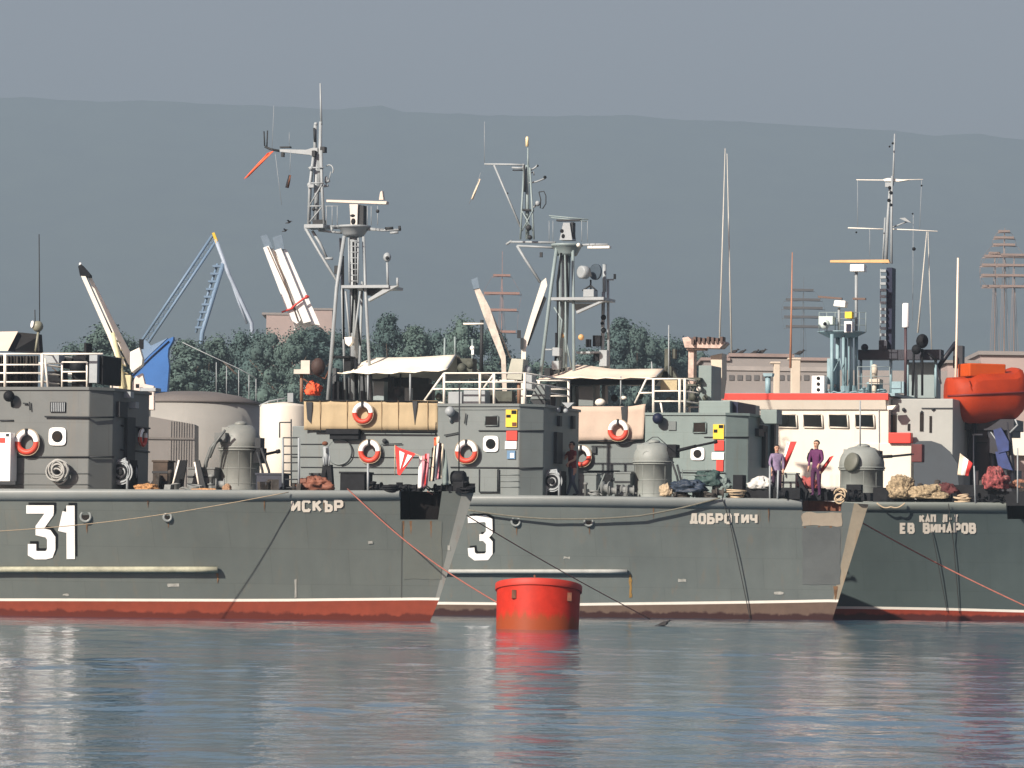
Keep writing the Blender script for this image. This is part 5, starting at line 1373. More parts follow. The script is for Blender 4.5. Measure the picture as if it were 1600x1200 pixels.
    # boat crane and stand
    dv = one('boat_davit', S4, paint('davit_navy_black', (.010, .011, .018, 1), .5, .3, 2), root, lambda m: (
        PT(m, S4, [(1455, 592), (1470, 568), (1494, 535)], 4, 5), PB(m, S4, 1489, 540, 1504, 575, 5, .5),
        PB(m, S4, 1496, 655, 1584, 672, 3.2, 2.4), PB(m, S4, 1512, 672, 1566, 735, 3.8, 1.4), PB(m, S4, 1492, 690, 1512, 790, 4.6, 1), PB(m, S4, 1530, 735, 1590, 790, 3.8, 1), PB(m, S4, 1520, 662, 1582, 682, 3.4, 2.0),
        [PT(m, S4, [(px, 660, yy), (px + dx, 790, yy)], 4, n=8) for px, dx, yy in ((1522, -4, 3.2), (1545, 10, 3.4), (1565, -6, 5), (1575, 12, 3.3), (1532, 14, 5))],
        PP(m, S4, [(1545, 676), (1568, 676), (1578, 700), (1568, 712), (1540, 706)], 3.1, .3), PB(m, S4, 1518, 678, 1560, 690, 3.5, 1.2)))
    one('davit_arm', S4, MASTG, dv, lambda m: (PT(m, S4, [(1519, 679), (1535, 679)], 1.4, 3), PT(m, S4, [(1521, 679), (1521, 760)], 1, 3), PT(m, S4, [(1548, 675), (1562, 695)], 1, 3), PT(m, S4, [(1586, 655, 3), (1590, 664, 3), (1578, 676, 3)], 1.5)))
    one('blue_cover', S4, paint('navy_cover', (.015, .03, .12, 1), .6, .3, 2), dv, lambda m: (PP(m, S4, [(1552, 672), (1564, 668), (1576, 690), (1576, 704), (1560, 708)], 2.9, .2), PP(m, S4, [(1555, 706), (1570, 704), (1582, 735), (1560, 730)], 2.95, .3)))
    one('grey_drum', S4, TEAL, root, lambda m: (m.lathe([(10 * k, 0), (10 * k, .8), (8 * k, .85)], S4.L(1500, 698, 4), 20),))
    one('boat_boom', S4, MASTG, root, lambda m: (PT(m, S4, [(1470, 600, 4.5), (1462, 565, 4.5)], 2),))
    one('pale_pole', S4, CANVASP, root, lambda m: (PT(m, S4, [(1497, 403), (1495, 520), (1492.5, 628)], 1.6, 2.9, r1=2.2), PB(m, S4, 1478, 628, 1492, 632, 2.7, .5)))
    for px, py in ((1500, 600), (1520, 620)): pass
    return root
ship4()
# the lifeboat in its cradle
def lifeboat():
    base = S4.L(1540, 662, 3.6)
    root = empty('lifeboat', S4, base, 'bright orange enclosed lifeboat held above the deck by a dark frame', 'lifeboat')
    k = S4.mpp(); FL = Frame(S4.W(base), R(-20)); b = Vector((0, 0, 0)); yc = 0.0
    root.rotation_euler = (0, 0, R(20))
    def prof(pl, x):
        for (p0, q0), (p1, q1) in zip(pl, pl[1:]):
            if p0 <= x <= p1: return q0 + (q1 - q0) * (x - p0) / (p1 - p0)
        return pl[-1][1]
    keel = [(1479, 628), (1486, 646), (1496, 656), (1515, 662), (1550, 664), (1576, 661), (1588, 652), (1597, 636), (1603, 614)]
    gun = [(1479, 619), (1603, 613)]
    topl = [(1479, 590), (1500, 589), (1503, 601), (1509, 588), (1520, 583), (1572, 581), (1580, 574), (1586, 575), (1592, 588), (1599, 604), (1603, 613)]
    xs_ = [1479, 1483, 1488, 1494, 1500, 1503, 1506, 1509, 1514, 1520, 1535, 1550, 1565, 1572, 1576, 1580, 1586, 1589, 1592, 1596, 1599, 1603]
    def loft(nm, up):
        rows = []
        for px in xs_:
            u = (px - 1479) / 124
            wd = 1.2 * (1 - abs(2 * u - 1) ** 4) ** .6 + .12
            x = FL.L(px, 620, yc).x; zg_ = FL.L(px, prof(gun, px), yc).z
            ze = FL.L(px, prof(topl if up else keel, px), yc).z
            row = []
            sec = [(-1, 0), (-1.0, .25), (-.93, .62), (-.72, .88), (-.4, .97), (0, 1), (.4, .97), (.72, .88), (.93, .62), (1, .25), (1, 0)] if up else [(-1, 0), (-.99, .2), (-.9, .5), (-.66, .8), (-.3, .96), (0, 1), (.3, .96), (.66, .8), (.9, .5), (.99, .2), (1, 0)]
            for a_, h_ in sec: row.append((x, yc + wd * a_ * .92, zg_ + (ze - zg_) * h_))
            rows.append(row)
        m = MB(); m.grid(rows); m.poly(rows[0]); m.poly(rows[-1])
        o = m.build(nm, ORANGE, root, base=b)
        try: o.data.set_sharp_from_angle(angle=R(32))
        except Exception: pass
    loft('hull', False); loft('canopy', True)
    m = MB(); P_ = []
    for px in xs_:
        u = (px - 1479) / 124; wd = 1.2 * (1 - abs(2 * u - 1) ** 4) ** .6 + .12
        q = FL.L(px, prof(gun, px), yc); P_.append((q.x, yc - wd * .92 - .03, q.z))
    m.tube(P_, .05, 6); m.build('rubbing_strake', paint('dark_red_strake', (.14, .012, .008, 1), .6), root, base=b)
    mb = MB(); PB(mb, FL, 1515, 569, 1572, 588, -.7, 1.2); mb.build('cabin_top', paint('cabin_orange', (.42, .06, .006, 1), .6, .12, 1.5, .4, (.2, .03, .01, 1), spec=.2), root, base=b, bevel=.05)
lifeboat()
# ================================================================== background
def BG(px, depth): return Frame(at_depth(px, depth), 0)

# ---- trees
LEAF = []
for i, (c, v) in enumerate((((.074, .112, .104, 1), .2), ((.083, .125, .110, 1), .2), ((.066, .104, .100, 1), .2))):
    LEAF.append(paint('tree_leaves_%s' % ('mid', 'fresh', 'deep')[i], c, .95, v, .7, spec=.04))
BARK = paint('tree_bark', (.08, .06, .045, 1), .9, .3, 3)
def tree_mesh(kind, seed):
    rg = random.Random(seed)
    h = 1.0
    clumps = []
    n = 95
    for i in range(n):
        t = rg.uniform(.08, 1)
        if kind == 'tall': w_ = .17 * math.sin(PI * min(t * .86 + .14, 1)) ** .6 + .02
        else: w_ = .30 * math.sin(PI * min(t * .80 + .16, 1)) ** .7 + .02
        a = rg.uniform(0, 2 * PI); q = w_ * rg.uniform(.35, 1) 
        clumps.append((q * math.cos(a), q * math.sin(a), .12 + .84 * t, rg.uniform(.05, .10) * (1.25 if kind != 'tall' else .9)))
    V = []; Fc = []
    for cx, cy, cz, r in clumps:
        for _ in range(150):
            d = Vector((rg.gauss(0, 1), rg.gauss(0, 1), rg.gauss(0, 1))).normalized() * r * rg.uniform(.5, 1.25)
            p = Vector((cx + d.x, cy + d.y, cz + d.z * .48))
            if p.z > 1: continue
            s_ = rg.uniform(.006, .0115)
            nrm = (d.normalized() + Vector((rg.gauss(0, .3), rg.gauss(0, .3), rg.gauss(0, .3)))).normalized()
            u = nrm.orthogonal().normalized(); v = nrm.cross(u); a = rg.uniform(0, PI)
            u, v = u * math.cos(a) + v * math.sin(a), v * math.cos(a) - u * math.sin(a)
            u.z *= .5; v.z *= .5
            b = len(V)
            V += [tuple(p + u * s_ + v * s_ * .5), tuple(p - u * s_ * .2 + v * s_), tuple(p - u * s_ - v * s_ * .5), tuple(p + u * s_ * .3 - v * s_)]
            Fc.append((b, b + 1, b + 2, b + 3))
    core = MB()                                      # dense inner foliage between the leaf sprays
    for cx, cy, cz, r in clumps: core.ball((cx, cy, cz), (r * .56, r * .56, r * .28), 9, 6)
    o_ = len(V)
    for j_, p_ in enumerate(core.v):
        q_ = 1 + .12 * math.sin(p_[0] * 90 + p_[2] * 70) * math.sin(p_[1] * 80)
        c_ = clumps[j_ // 63]
        V.append((c_[0] + (p_[0] - c_[0]) * q_, c_[1] + (p_[1] - c_[1]) * q_, c_[2] + (p_[2] - c_[2]) * q_))
    nl = len(Fc)
    Fc += [tuple(o_ + i_ for i_ in f_) for f_ in core.f]
    me = bpy.data.meshes.new('crown'); me.from_pydata(V, [], Fc)
    me.polygons.foreach_set('use_smooth', [i_ >= nl for i_ in range(len(Fc))])
    mb = MB(); mb.tube([(0, 0, -.02), (.01, 0, .3), (0, .01, .6), (0, 0, .85)], .022, 7, .006)
    for i in range(7):
        z = .2 + .09 * i; a = rg.uniform(0, 2 * PI); q = .14 if kind == 'tall' else .24
        mb.tube([(0, 0, z), (q * .5 * math.cos(a), q * .5 * math.sin(a), z + .07), (q * math.cos(a), q * math.sin(a), z + .12)], .010, 5, .003)
    return me, mb
protos = []
for kind, seed in (('tall', 1), ('tall', 2), ('round', 3), ('round', 4), ('round', 5)):
    me, mb = tree_mesh(kind, seed)
    for m_ in (LEAF[seed % 3],): me.materials.append(m_)
    tk = mb.build('trunk', BARK); tme = tk.data; bpy.data.objects.remove(tk)
    protos.append((me, tme))
trees = [  # pixel column, top row, width px, prototype, depth, label
 (122, 524, 120, 2, 300, 'round hazy tree behind the left whip antenna'),
 (160, 497, 100, 0, 305, 'tall dark tree just left of the white double crane boom'),
 (196, 516, 110, 3, 310, 'bushy tree behind the foot of the white double crane boom'),
 (286, 522, 105, 0, 290, 'dark tree just right of the bright blue crane house'),
 (322, 517, 120, 3, 300, 'broad tree below the pale blue crane trestle'),
 (356, 527, 100, 2, 305, 'low tree between the crane trestle and the dome-roofed tank rails'),
 (386, 513, 115, 4, 295, 'bushy tree directly above the dome-roofed storage tank edge'),
 (420, 508, 110, 2, 290, 'leafy tree in front of the left end of the flat pinkish building'),
 (452, 505, 110, 3, 285, 'leafy tree in front of the flat building below the red strap'),
 (484, 503, 110, 1, 292, 'slim tree just left of the nearest lattice mast legs'),
 (512, 512, 100, 4, 300, 'tree seen through the left leg of the nearest lattice mast'),
 (546, 516, 110, 2, 305, 'low tree seen between the legs of the nearest lattice mast'),
 (602, 481, 70, 1, 300, 'pointed tree standing highest right of the nearest lattice mast'),
 (578, 520, 110, 3, 310, 'hazy tree beside the right leg of the nearest lattice mast'),
 (642, 500, 80, 0, 300, 'slim tree above the middle of the cream awning'),
 (664, 514, 110, 4, 310, 'rounded tree above the right half of the cream awning'),
 (697, 506, 110, 2, 300, 'broad tree above the right end of the cream awning'),
 (728, 488, 110, 3, 295, 'tall broad tree behind the black lamp post'),
 (764, 512, 110, 4, 305, 'tree behind the leftmost slanting white crane boom over the rail'),
 (806, 548, 110, 2, 310, 'low tree between the two slanting white crane booms'),
 (842, 556, 110, 3, 300, 'low tree behind the left leg of the second lattice mast'),
 (922, 540, 110, 4, 310, 'hazy tree behind the grey antenna post of the second mast'),
 (966, 488, 90, 1, 320, 'tall hazy tree just right of the grey antenna post'),
 (992, 498, 100, 2, 320, 'broad hazy tree above the pinkish awning'),
 (1016, 514, 100, 3, 325, 'hazy tree above the right end of the pinkish awning'),
 (1046, 524, 115, 4, 330, 'pale hazy tree left of the pinkish launcher rack'),
 (1084, 538, 110, 2, 335, 'farthest right hazy tree behind the pinkish launcher rack'),
]
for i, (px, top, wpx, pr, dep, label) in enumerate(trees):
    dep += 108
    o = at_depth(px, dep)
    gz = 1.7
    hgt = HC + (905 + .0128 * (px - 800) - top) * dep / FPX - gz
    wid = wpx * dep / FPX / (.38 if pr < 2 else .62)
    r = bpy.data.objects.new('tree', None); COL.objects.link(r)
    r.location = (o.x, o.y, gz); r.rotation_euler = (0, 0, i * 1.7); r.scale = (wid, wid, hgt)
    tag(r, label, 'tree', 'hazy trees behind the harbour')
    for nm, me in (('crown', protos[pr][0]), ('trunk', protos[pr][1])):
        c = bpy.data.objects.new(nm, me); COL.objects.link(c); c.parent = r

# ---- dome-roofed storage tank, white tank, shed
def tanks():
    F_ = BG(298, 245); k = F_.mpp()
    root = empty('storage_tank', F_, label='large pale storage tank with a low domed roof left of the gun turret', cat='storage tank')
    R_ = 104 * k; zt = F_.L(298, 630, 0).z; za = F_.L(298, 611, 0).z
    tm = paint('tank_grey_paint', (.255, .25, .23, 1), .6, .08, .4, .5, (.22, .19, .15, 1))
    sh = MB(); sh.lathe([(R_, 0.9), (R_, zt * .35), (R_ * 1.004, zt * .351), (R_, zt * .36), (R_, zt * .66), (R_ * 1.004, zt * .661), (R_, zt * .67), (R_, zt)], (0, R_ * 0, 0), 64); sh.build('shell', tm, root)
    mb = MB(); mb.lathe([(R_ * 1.02, zt - .08), (R_ * 1.02, zt + .04), (R_ * .7, zt + (za - zt) * .62), (R_ * .35, zt + (za - zt) * .92), (.02, za)], (0, 0, 0), 64); mb.build('roof', paint('tank_roof_paint', (.12, .108, .10, 1), .8, .1, .5), root)
    rl = MB()
    for px, t, b_ in ((338, 566, 615), (354, 572, 619), (373, 578, 626), (389, 586, 630), (400, 592, 632)): PT(rl, F_, [(px, t), (px, b_)], .8, 0)
    PT(rl, F_, [(285, 535), (338, 560), (373, 576), (402, 592)], .7, 0)
    rl.build('roof_railing', MASTG, root)
    F2 = BG(440, 238); k2 = F2.mpp()
    r2 = empty('white_tank', F2, label='small cream white tank with a rail on top right of the gun turret', cat='tank')
    z2 = F2.L(440, 636, 0).z; z1 = F2.L(440, 714, 0).z
    mb = MB(); mb.lathe([(38 * k2, .9), (38 * k2, z2), (36 * k2, z2 + .12), (.02, z2 + .3)], (0, 0, 0), 48); mb.build('shell', CREAM, r2)
    rl = MB()
    for px, py in ((408, 632), (418, 628), (434, 624)): PT(rl, F2, [(px, py - 1), (px, py + 8)], .8, -.4)
    PT(rl, F2, [(405, 634), (420, 627), (446, 622)], 1.2, -.4); PB(rl, F2, 449, 614, 458, 628, -.4, .4)
    rl.build('top_rail', MASTG, r2)
    F3 = BG(270, 228)
    r3 = empty('shed', F3, label='low ribbed grey shed between the front of the nearest bridge and the gun turret', cat='shed')
    mb = MB(); q = [F3.L(px, py, 0) for px, py in ((230, 650), (304, 663), (304, 770), (230, 770))]
    mb.prism([(p.x, p.y, max(p.z, .9)) for p in q], (0, 3, 0)); mb.build('wall', paint('shed_grey', (.17, .16, .148, 1), .7, .1, .8), r3)
    mb = MB()
    for i in range(9): PB(mb, F3, 266 + i * 4, 658, 267.6 + i * 4, 760, -.06, .05)
    PB(mb, F3, 230, 684, 304, 686, -.08, .05)
    mb.build('cladding_rib', paint('shed_rib', (.13, .12, .11, 1), .7), r3)
tanks()

# ---- harbour cranes
def cranes():
    F_ = BG(205, 232)
    r = empty('harbour_crane', F_, label='white harbour crane with a double boom and black tip behind ship 31', cat='crane')
    bm_ = MB()
    PP(bm_, F_, [(126, 430), (133, 430), (196, 570), (184, 566), (168, 525)], -.5, .4); PP(bm_, F_, [(136, 431), (141, 430), (206, 556), (204, 572), (197, 566)], .6, .4)
    bo = bm_.build('boom', WHITE, r)
    one('boom_tip', F_, BLACKG, bo, lambda m: (PP(m, F_, [(122, 416), (127, 413), (140, 428), (140, 432), (125, 431)], -.5, 1.4),))
    one('tip_lamp', F_, WHITEB, bo, lambda m: PS(m, F_, 125.5, 412.5, 2.2, 0))
    one('boom_seam', F_, MASTD, bo, lambda m: PT(m, F_, [(134, 431), (160, 490), (200, 570)], 1, -.2))
    cy = paint('yellowed_white', (.55, .50, .30, 1), .6, .2, 2)
    def fr(m):
        PT(m, F_, [(176, 520), (186, 560), (195, 606)], 3.5, -.6); PT(m, F_, [(172, 522), (180, 540), (180, 556)], 2, -.3)
        for i in range(6): PT(m, F_, [(176 + 3 * i, 528 + 13 * i), (188 + 3 * i, 536 + 12 * i)], 1.3, -.5)
        PB(m, F_, 186, 586, 204, 612, -.6, .8)
    one('lattice_foot', F_, cy, r, fr)
    one('cab', F_, WHITE, r, lambda m: (PP(m, F_, [(203, 550), (218, 543), (223, 560), (222, 570), (206, 582), (203, 575)], -.8, 1.2),), .03)
    one('winch_house', F_, paint('pinkish_white', (.68, .58, .52, 1), .6), r, lambda m: (PP(m, F_, [(212, 588), (222, 583), (226, 600), (240, 603), (240, 640), (205, 640), (206, 600)], -.4, 1.0), PB(m, F_, 174, 594, 186, 640, -.2, .8)))
    one('cab_lamp', F_, BLACKG, r, lambda m: (PB(m, F_, 217, 530, 224, 545, -.2, .3), PB(m, F_, 212, 600, 217, 606, -.9, .3)))
    one('pedestal', F_, MASTG, r, lambda m: PB(m, F_, 190, 612, 232, 1000, -.3, 1.6))
    # blue portal crane, farther off
    F2 = BG(300, 452)
    r2 = empty('portal_crane', F2, label='pale blue lattice portal crane rising to a point above the trees', cat='crane')
    j = MB()
    for a, b in (((222, 532), (332, 368)), ((232, 535), (338, 376))): PT(j, F2, [a, b], 2.4, 0)
    for i in range(14):
        t = i / 14; t2 = (i + .5) / 14
        PT(j, F2, [(222 + 111 * t, 532 - 164 * t), (229 + 108 * t2, 534 - 160 * t2)], .8, 0); PT(j, F2, [(229 + 108 * t2, 534 - 160 * t2), (222 + 111 * (t + 1 / 14), 532 - 164 * (t + 1 / 14))], .8, 0)
    j.build('jib', BLUEL, r2)
    one('jib_head', F2, YELLOW, r2, lambda m: (PP(m, F2, [(331, 364), (335, 363), (340, 376), (337, 380)], -.2, .6),))
    t_ = MB()
    PT(t_, F2, [(349, 412), (316, 520), (304, 640)], 4.0, 0); PT(t_, F2, [(340, 412), (306, 520)], 2.2, .8)
    for i in range(9): PB(t_, F2, 332 - i * 3.4 , 414 + i * 12, 346 - i * 3.6, 417 + i * 12, -.2, .8)
    t_.build('tower_leg', BLUEL, r2)
    a_ = MB(); PT(a_, F2, [(337, 374), (358, 430), (393, 505), (401, 640)], 3.4, 0); PT(a_, F2, [(345, 392), (372, 470), (386, 506)], 2, .6); PT(a_, F2, [(346, 412), (352, 405)], 2, 0)
    a_.build('back_stay', paint('pale_blue_grey', (.32, .38, .46, 1), .5), r2)
    F3 = BG(240, 250)
    r3 = empty('blue_crane', F3, label='bright blue crane with a broad sloping plate beside the white boom', cat='crane')
    one('machinery_plate', F3, BLUE, r3, lambda m: PP(m, F3, [(206, 586), (233, 556), (262, 530), (271, 526), (270, 532), (263, 545), (262, 556), (264, 572), (261, 612), (216, 612), (212, 592)], 0, 1.2))
    one('jib_root', F3, BLUEL, r3, lambda m: (PP(m, F3, [(218, 545), (226, 530), (236, 540), (262, 528), (234, 554), (216, 572)], .3, .5),))
    one('plate_seam', F3, NAVY, r3, lambda m: PT(m, F3, [(207, 587), (236, 558), (264, 533)], 1.0, -.04))
    one('pedestal', F3, BLUE, r3, lambda m: PB(m, F3, 225, 612, 255, 1000, .2, 1.0))
    # pair of white booms with red strap
    F4 = BG(470, 460)
    r4 = empty('crane_boom', F4, label='pair of thick white crane booms tied with a red strap above the trees', cat='crane boom')
    bm_ = MB()
    for pts, y in (([(411, 387), (420, 384), (470, 500), (464, 506), (454, 500)], -.4), ([(421, 386), (427, 388), (478, 503), (470, 503)], .1), ([(429, 391), (439, 388), (486, 502), (474, 505)], -.3), ([(438, 388), (448, 390), (496, 498), (500, 508), (485, 506)], .2)):
        PP(bm_, F4, pts, y, .5)
    for pts in ([(458, 498), (497, 502), (520, 640), (470, 640)],): PP(bm_, F4, pts, .9, .5)
    bo = bm_.build('boom', WHITEB, r4)
    one('boom_tip', F4, paint('blue_grey_tip', (.14, .19, .24, 1), .5), bo, lambda m: (PP(m, F4, [(407, 369), (417, 366), (427, 388), (414, 390)], -.2, .6), PP(m, F4, [(426, 371), (440, 366), (445, 389), (431, 391)], -.2, .6)))
    one('boom_gap', F4, paint('boom_brown_gap', (.14, .09, .06, 1), .8), bo, lambda m: (PT(m, F4, [(428, 392), (466, 502)], 1.2, -.42), PT(m, F4, [(418, 386), (462, 484)], .8, -.42)))
    one('red_strap', F4, REDP, bo, lambda m: (PT(m, F4, [(440, 488), (456, 482), (462, 476), (474, 467), (483, 463)], 1.7, -.6), PS(m, F4, 479, 464, 3.2, -.6), PS(m, F4, 457, 481, 2.5, -.6)))
    F5 = BG(765, 250)
    r5 = empty('crane_boom', F5, label='weathered white crane boom leaning left with a dark tip behind the bridge railing', cat='crane boom')
    wb = paint('weathered_white', (.55, .49, .42, 1), .7, .3, 2, .9, (.18, .12, .09, 1))
    bo = one('boom', F5, wb, r5, lambda m: (PP(m, F5, [(741, 452), (749, 450), (765, 480), (790, 556), (793, 640), (786, 640), (783, 562), (755, 492)], 0, .5), PT(m, F5, [(750, 455), (768, 490), (798, 560)], 1.6, .4)))
    lt = MB()
    for i in range(9): PT(lt, F5, [(752 + 4 * i, 470 + 11 * i), (758 + 4.6 * i, 468 + 11 * i)], 1.2, .1)
    lt.build('boom_band', MASTD, bo)
    one('boom_tip', F5, paint('blue_grey_tip', (.14, .19, .24, 1)), bo, lambda m: PP(m, F5, [(736, 437), (746, 433), (749, 450), (740, 452)], -.05, .6))
    F6 = BG(840, 246)
    r6 = empty('crane_boom', F6, label='white crane boom leaning right against the second lattice mast', cat='crane boom')
    bo = one('boom', F6, WHITE, r6, lambda m: (PP(m, F6, [(846, 440), (853, 434), (855, 446), (836, 500), (822, 544), (818, 640), (811, 640), (815, 540), (830, 490)], 0, .5),))
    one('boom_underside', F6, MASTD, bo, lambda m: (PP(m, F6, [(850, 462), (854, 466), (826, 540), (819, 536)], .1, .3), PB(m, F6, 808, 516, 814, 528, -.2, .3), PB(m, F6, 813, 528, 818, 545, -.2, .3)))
cranes()

# ---- buildings on the quay
def buildings():
    F_ = BG(465, 470)
    r = empty('flat_building', F_, label='long flat-roofed pinkish building above the trees behind the white booms', cat='building')
    one('wall', F_, PINK, r, lambda m: (PB(m, F_, 410, 491, 470, 900, 0, 8), PB(m, F_, 470, 483, 519, 900, .5, 8)))
    one('roof_parapet', F_, GREYC, r, lambda m: (PB(m, F_, 409, 489, 470, 491.5, -.1, 8), PB(m, F_, 469.5, 481.5, 520, 484, .4, 8)))
    F2 = BG(1250, 240)
    r = empty('warehouse', F2, label='low grey-pink quayside warehouse behind the red-edged roof', cat='building')
    wl = one('wall', F2, GREYC, r, lambda m: (PB(m, F2, 1096, 562, 1300, 900, 0, 6), PB(m, F2, 1140, 556, 1240, 562, .2, 5), PB(m, F2, 1300, 580, 1480, 900, .3, 6)))
    one('roof_line', F2, paint('dull_pink_roof', (.22, .17, .155, 1), .8, .2, .6), r, lambda m: (PB(m, F2, 1095, 559, 1141, 563, -.15, 6), PB(m, F2, 1139, 553, 1241, 557, -.1, 5.5), PB(m, F2, 1240, 559, 1301, 563, -.15, 6)))
    wn = MB()
    for i in range(15): PB(wn, F2, 1100 + i * 13, 586, 1108 + i * 13, 594, -.05, .1)
    wn.build('window', paint('dim_window', (.10, .10, .10, 1), .3), r)
    one('band', F2, paint('pale_band', (.27, .25, .235, 1), .8), r, lambda m: PB(m, F2, 1096, 574, 1300, 578, -.08, .1))
    F3 = BG(1550, 250)
    r = empty('quay_building', F3, label='pale pink building behind the orange lifeboat at the right edge', cat='building')
    one('wall', F3, PINK, r, lambda m: (PB(m, F3, 1478, 566, 1530, 900, 0, 8), PB(m, F3, 1530, 553, 1680, 900, .3, 8)))
    one('roof_edge', F3, GREYC, r, lambda m: (PB(m, F3, 1477, 563, 1530, 567, -.2, 8), PB(m, F3, 1529, 550, 1681, 554, .1, 8)))
    one('white_band', F3, WHITE, r, lambda m: (PB(m, F3, 1478, 676, 1680, 710, -.1, .2),))
    wn = MB()
    for i in range(9): PB(wn, F3, 1540 + i * 15, 590, 1549 + i * 15, 606, .24, .1)
    wn.build('window', paint('dim_window', (.10, .10, .10, 1)), r)
    for i, (x0, x1, t, dep, lab) in enumerate(((1232, 1251, 559, 214, 'taller pale concrete pillar beside the thin brown mast'), (1205, 1219, 565, 216, 'shorter pale concrete pillar left of the thin brown mast'))):
        F4 = BG((x0 + x1) / 2, dep)
        p = MB(); PB(p, F4, x0, t + 3, x1, 1000, 0, .6); PB(p, F4, x0 - 1, t, x1 + 1, t + 3, -.05, .7)
        tag(p.build('concrete_pillar', paint('pale_concrete', (.50, .43, .34, 1), .8, .1, 1, .3), frame=F4, bevel=.03), lab, 'pillar', 'concrete pillars by the warehouse')
buildings()

# ---- sailing vessels beyond
def yacht(px, depth, masts, label, col, hullc=WHITE):
    F_ = BG(px, depth)
    r = empty('sailing_yacht', F_, label=label, cat='sailing yacht', group='yachts moored behind the grey ships')
    k = F_.mpp()
    rows = []
    for i in range(13):
        u = i / 12; x = -5 + 10 * u; w_ = 1.4 * math.sin(PI * min(.15 + u * .85, 1)) ** .6 + .02
        rows.append([(x, -w_, 1.15 + .25 * u), (x, -w_ * .8, .3), (x, 0, -.4), (x, w_ * .8, .3), (x, w_, 1.15 + .25 * u), (x, 0, 1.3 + .25 * u), (x, -w_, 1.15 + .25 * u)])
    mb = MB(); mb.grid(rows); mb.build('hull', hullc, r)
    mb = MB()
    for a, b, w0, w1, y in masts: PT(mb, F_, [a, b], w0, y, r1=w1)
    mb.build('mast', col, r)
yacht(1135, 212, [((1124, 546), (1133, 232), 1.7, .6, 0), ((1143, 552), (1136, 240), 1.6, .6, .4)], 'sailing yacht whose two tall thin masts rise left of the red-edged roof', paint('pale_spar', (.45, .43, .38, 1), .5))
yacht(1445, 214, [((1434, 520), (1448, 362), 1.6, .7, 0), ((1456, 560), (1450, 362), 1.0, .6, .3)], 'sailing yacht whose pale masts rise right of the dark blue mast trunk', paint('pale_spar', (.45, .43, .38, 1)))
yacht(1237, 213, [((1235, 575), (1238, 394), 2.2, .7, 0)], 'sailing yacht whose single brown mast rises over the pale pillar', paint('varnished_spar', (.36, .17, .10, 1), .5))
def tall_ship(px, depth, masts, label, col, thick=1.6):
    F_ = BG(px, depth)
    r = empty('tall_ship', F_, label=label, cat='sailing ship', group='square-rigged ships in the haze')
    rows = []
    for i in range(13):
        u = i / 12; x = -18 + 36 * u; w_ = 4.5 * math.sin(PI * min(.2 + u * .8, 1)) ** .6 + .05
        rows.append([(x, -w_, 3.2 + .8 * (u - .5) ** 2), (x, -w_ * .8, 1), (x, 0, -1), (x, w_ * .8, 1), (x, w_, 3.2 + .8 * (u - .5) ** 2), (x, 0, 3.2), (x, -w_, 3.2 + .8 * (u - .5) ** 2)])
    mb = MB(); mb.grid(rows); mb.build('hull', paint('dark_ship_hull', (.06, .05, .05, 1), .5), r)
    for (x, base, top, yards, y) in masts:
        mb = MB(); PT(mb, F_, [(x, base), (x, (base + top) / 2), (x + 1, top)], thick * 1.9, y, r1=thick * .4)
        mo = mb.build('mast', col, r)
        yb = MB(); rg = MB()
        prev = None
        for (py, half) in yards:
            PT(yb, F_, [(x - half, py + 1), (x, py), (x + half, py + 1)], thick * .75, y - .3)
            PB(yb, F_, x - half * .9, py - 3.5, x + half * .9, py - .5, y - .45, .4)
            if prev:
                for s_ in (-1, 1): PT(rg, F_, [(x + s_ * half, py), (x + s_ * prev[1], prev[0])], thick * .22, y)
            prev = (py, half)
        for s_ in (-1, 1):
            for q in (.6, 1.0): PT(rg, F_, [(x, yards[0][0]), (x + s_ * 14 * q, base)], thick * .25, y + .4 * s_)
        yb.build('yard', col, mo); rg.build('rigging', col, mo)
SPAR1 = paint('reddish_spar', (.27, .16, .13, 1), .7, .1, .3)
SPAR2 = paint('brown_grey_spar', (.24, .185, .16, 1), .7, .1, .3)
SPAR3 = paint('dark_grey_spar', (.09, .09, .09, 1), .7, .1, .3)
tall_ship(785, 560, [(784, 640, 392, [(432, 15), (460, 31), (486, 26), (520, 24)], 0)], 'reddish square-rigged ship in the haze between the two lattice masts', SPAR1, .75)
tall_ship(1572, 560, [(1554, 700, 396, [(397, 10), (416, 22), (432, 23), (449, 21)], 1.5), (1569, 700, 356, [(363, 10), (373, 17), (384, 19), (402, 34), (416, 38), (432, 38), (449, 26)], 0), (1584, 700, 398, [(400, 22), (416, 28), (432, 28), (449, 22)], -1.5)], 'brown square-rigged ship above the orange lifeboat', SPAR2, 1.15)
tall_ship(1250, 700, [(1255, 700, 432, [(455, 18), (470, 30), (483, 34), (497, 33), (512, 30)], 0)], 'faint grey square-rigged ship behind the thin brown mast', SPAR3, .5)
# ================================================================== loose things on and about the ships
def stand(S, px, py, y):
    """local point on deck level under a pixel"""
    return S.L(px, py, y)

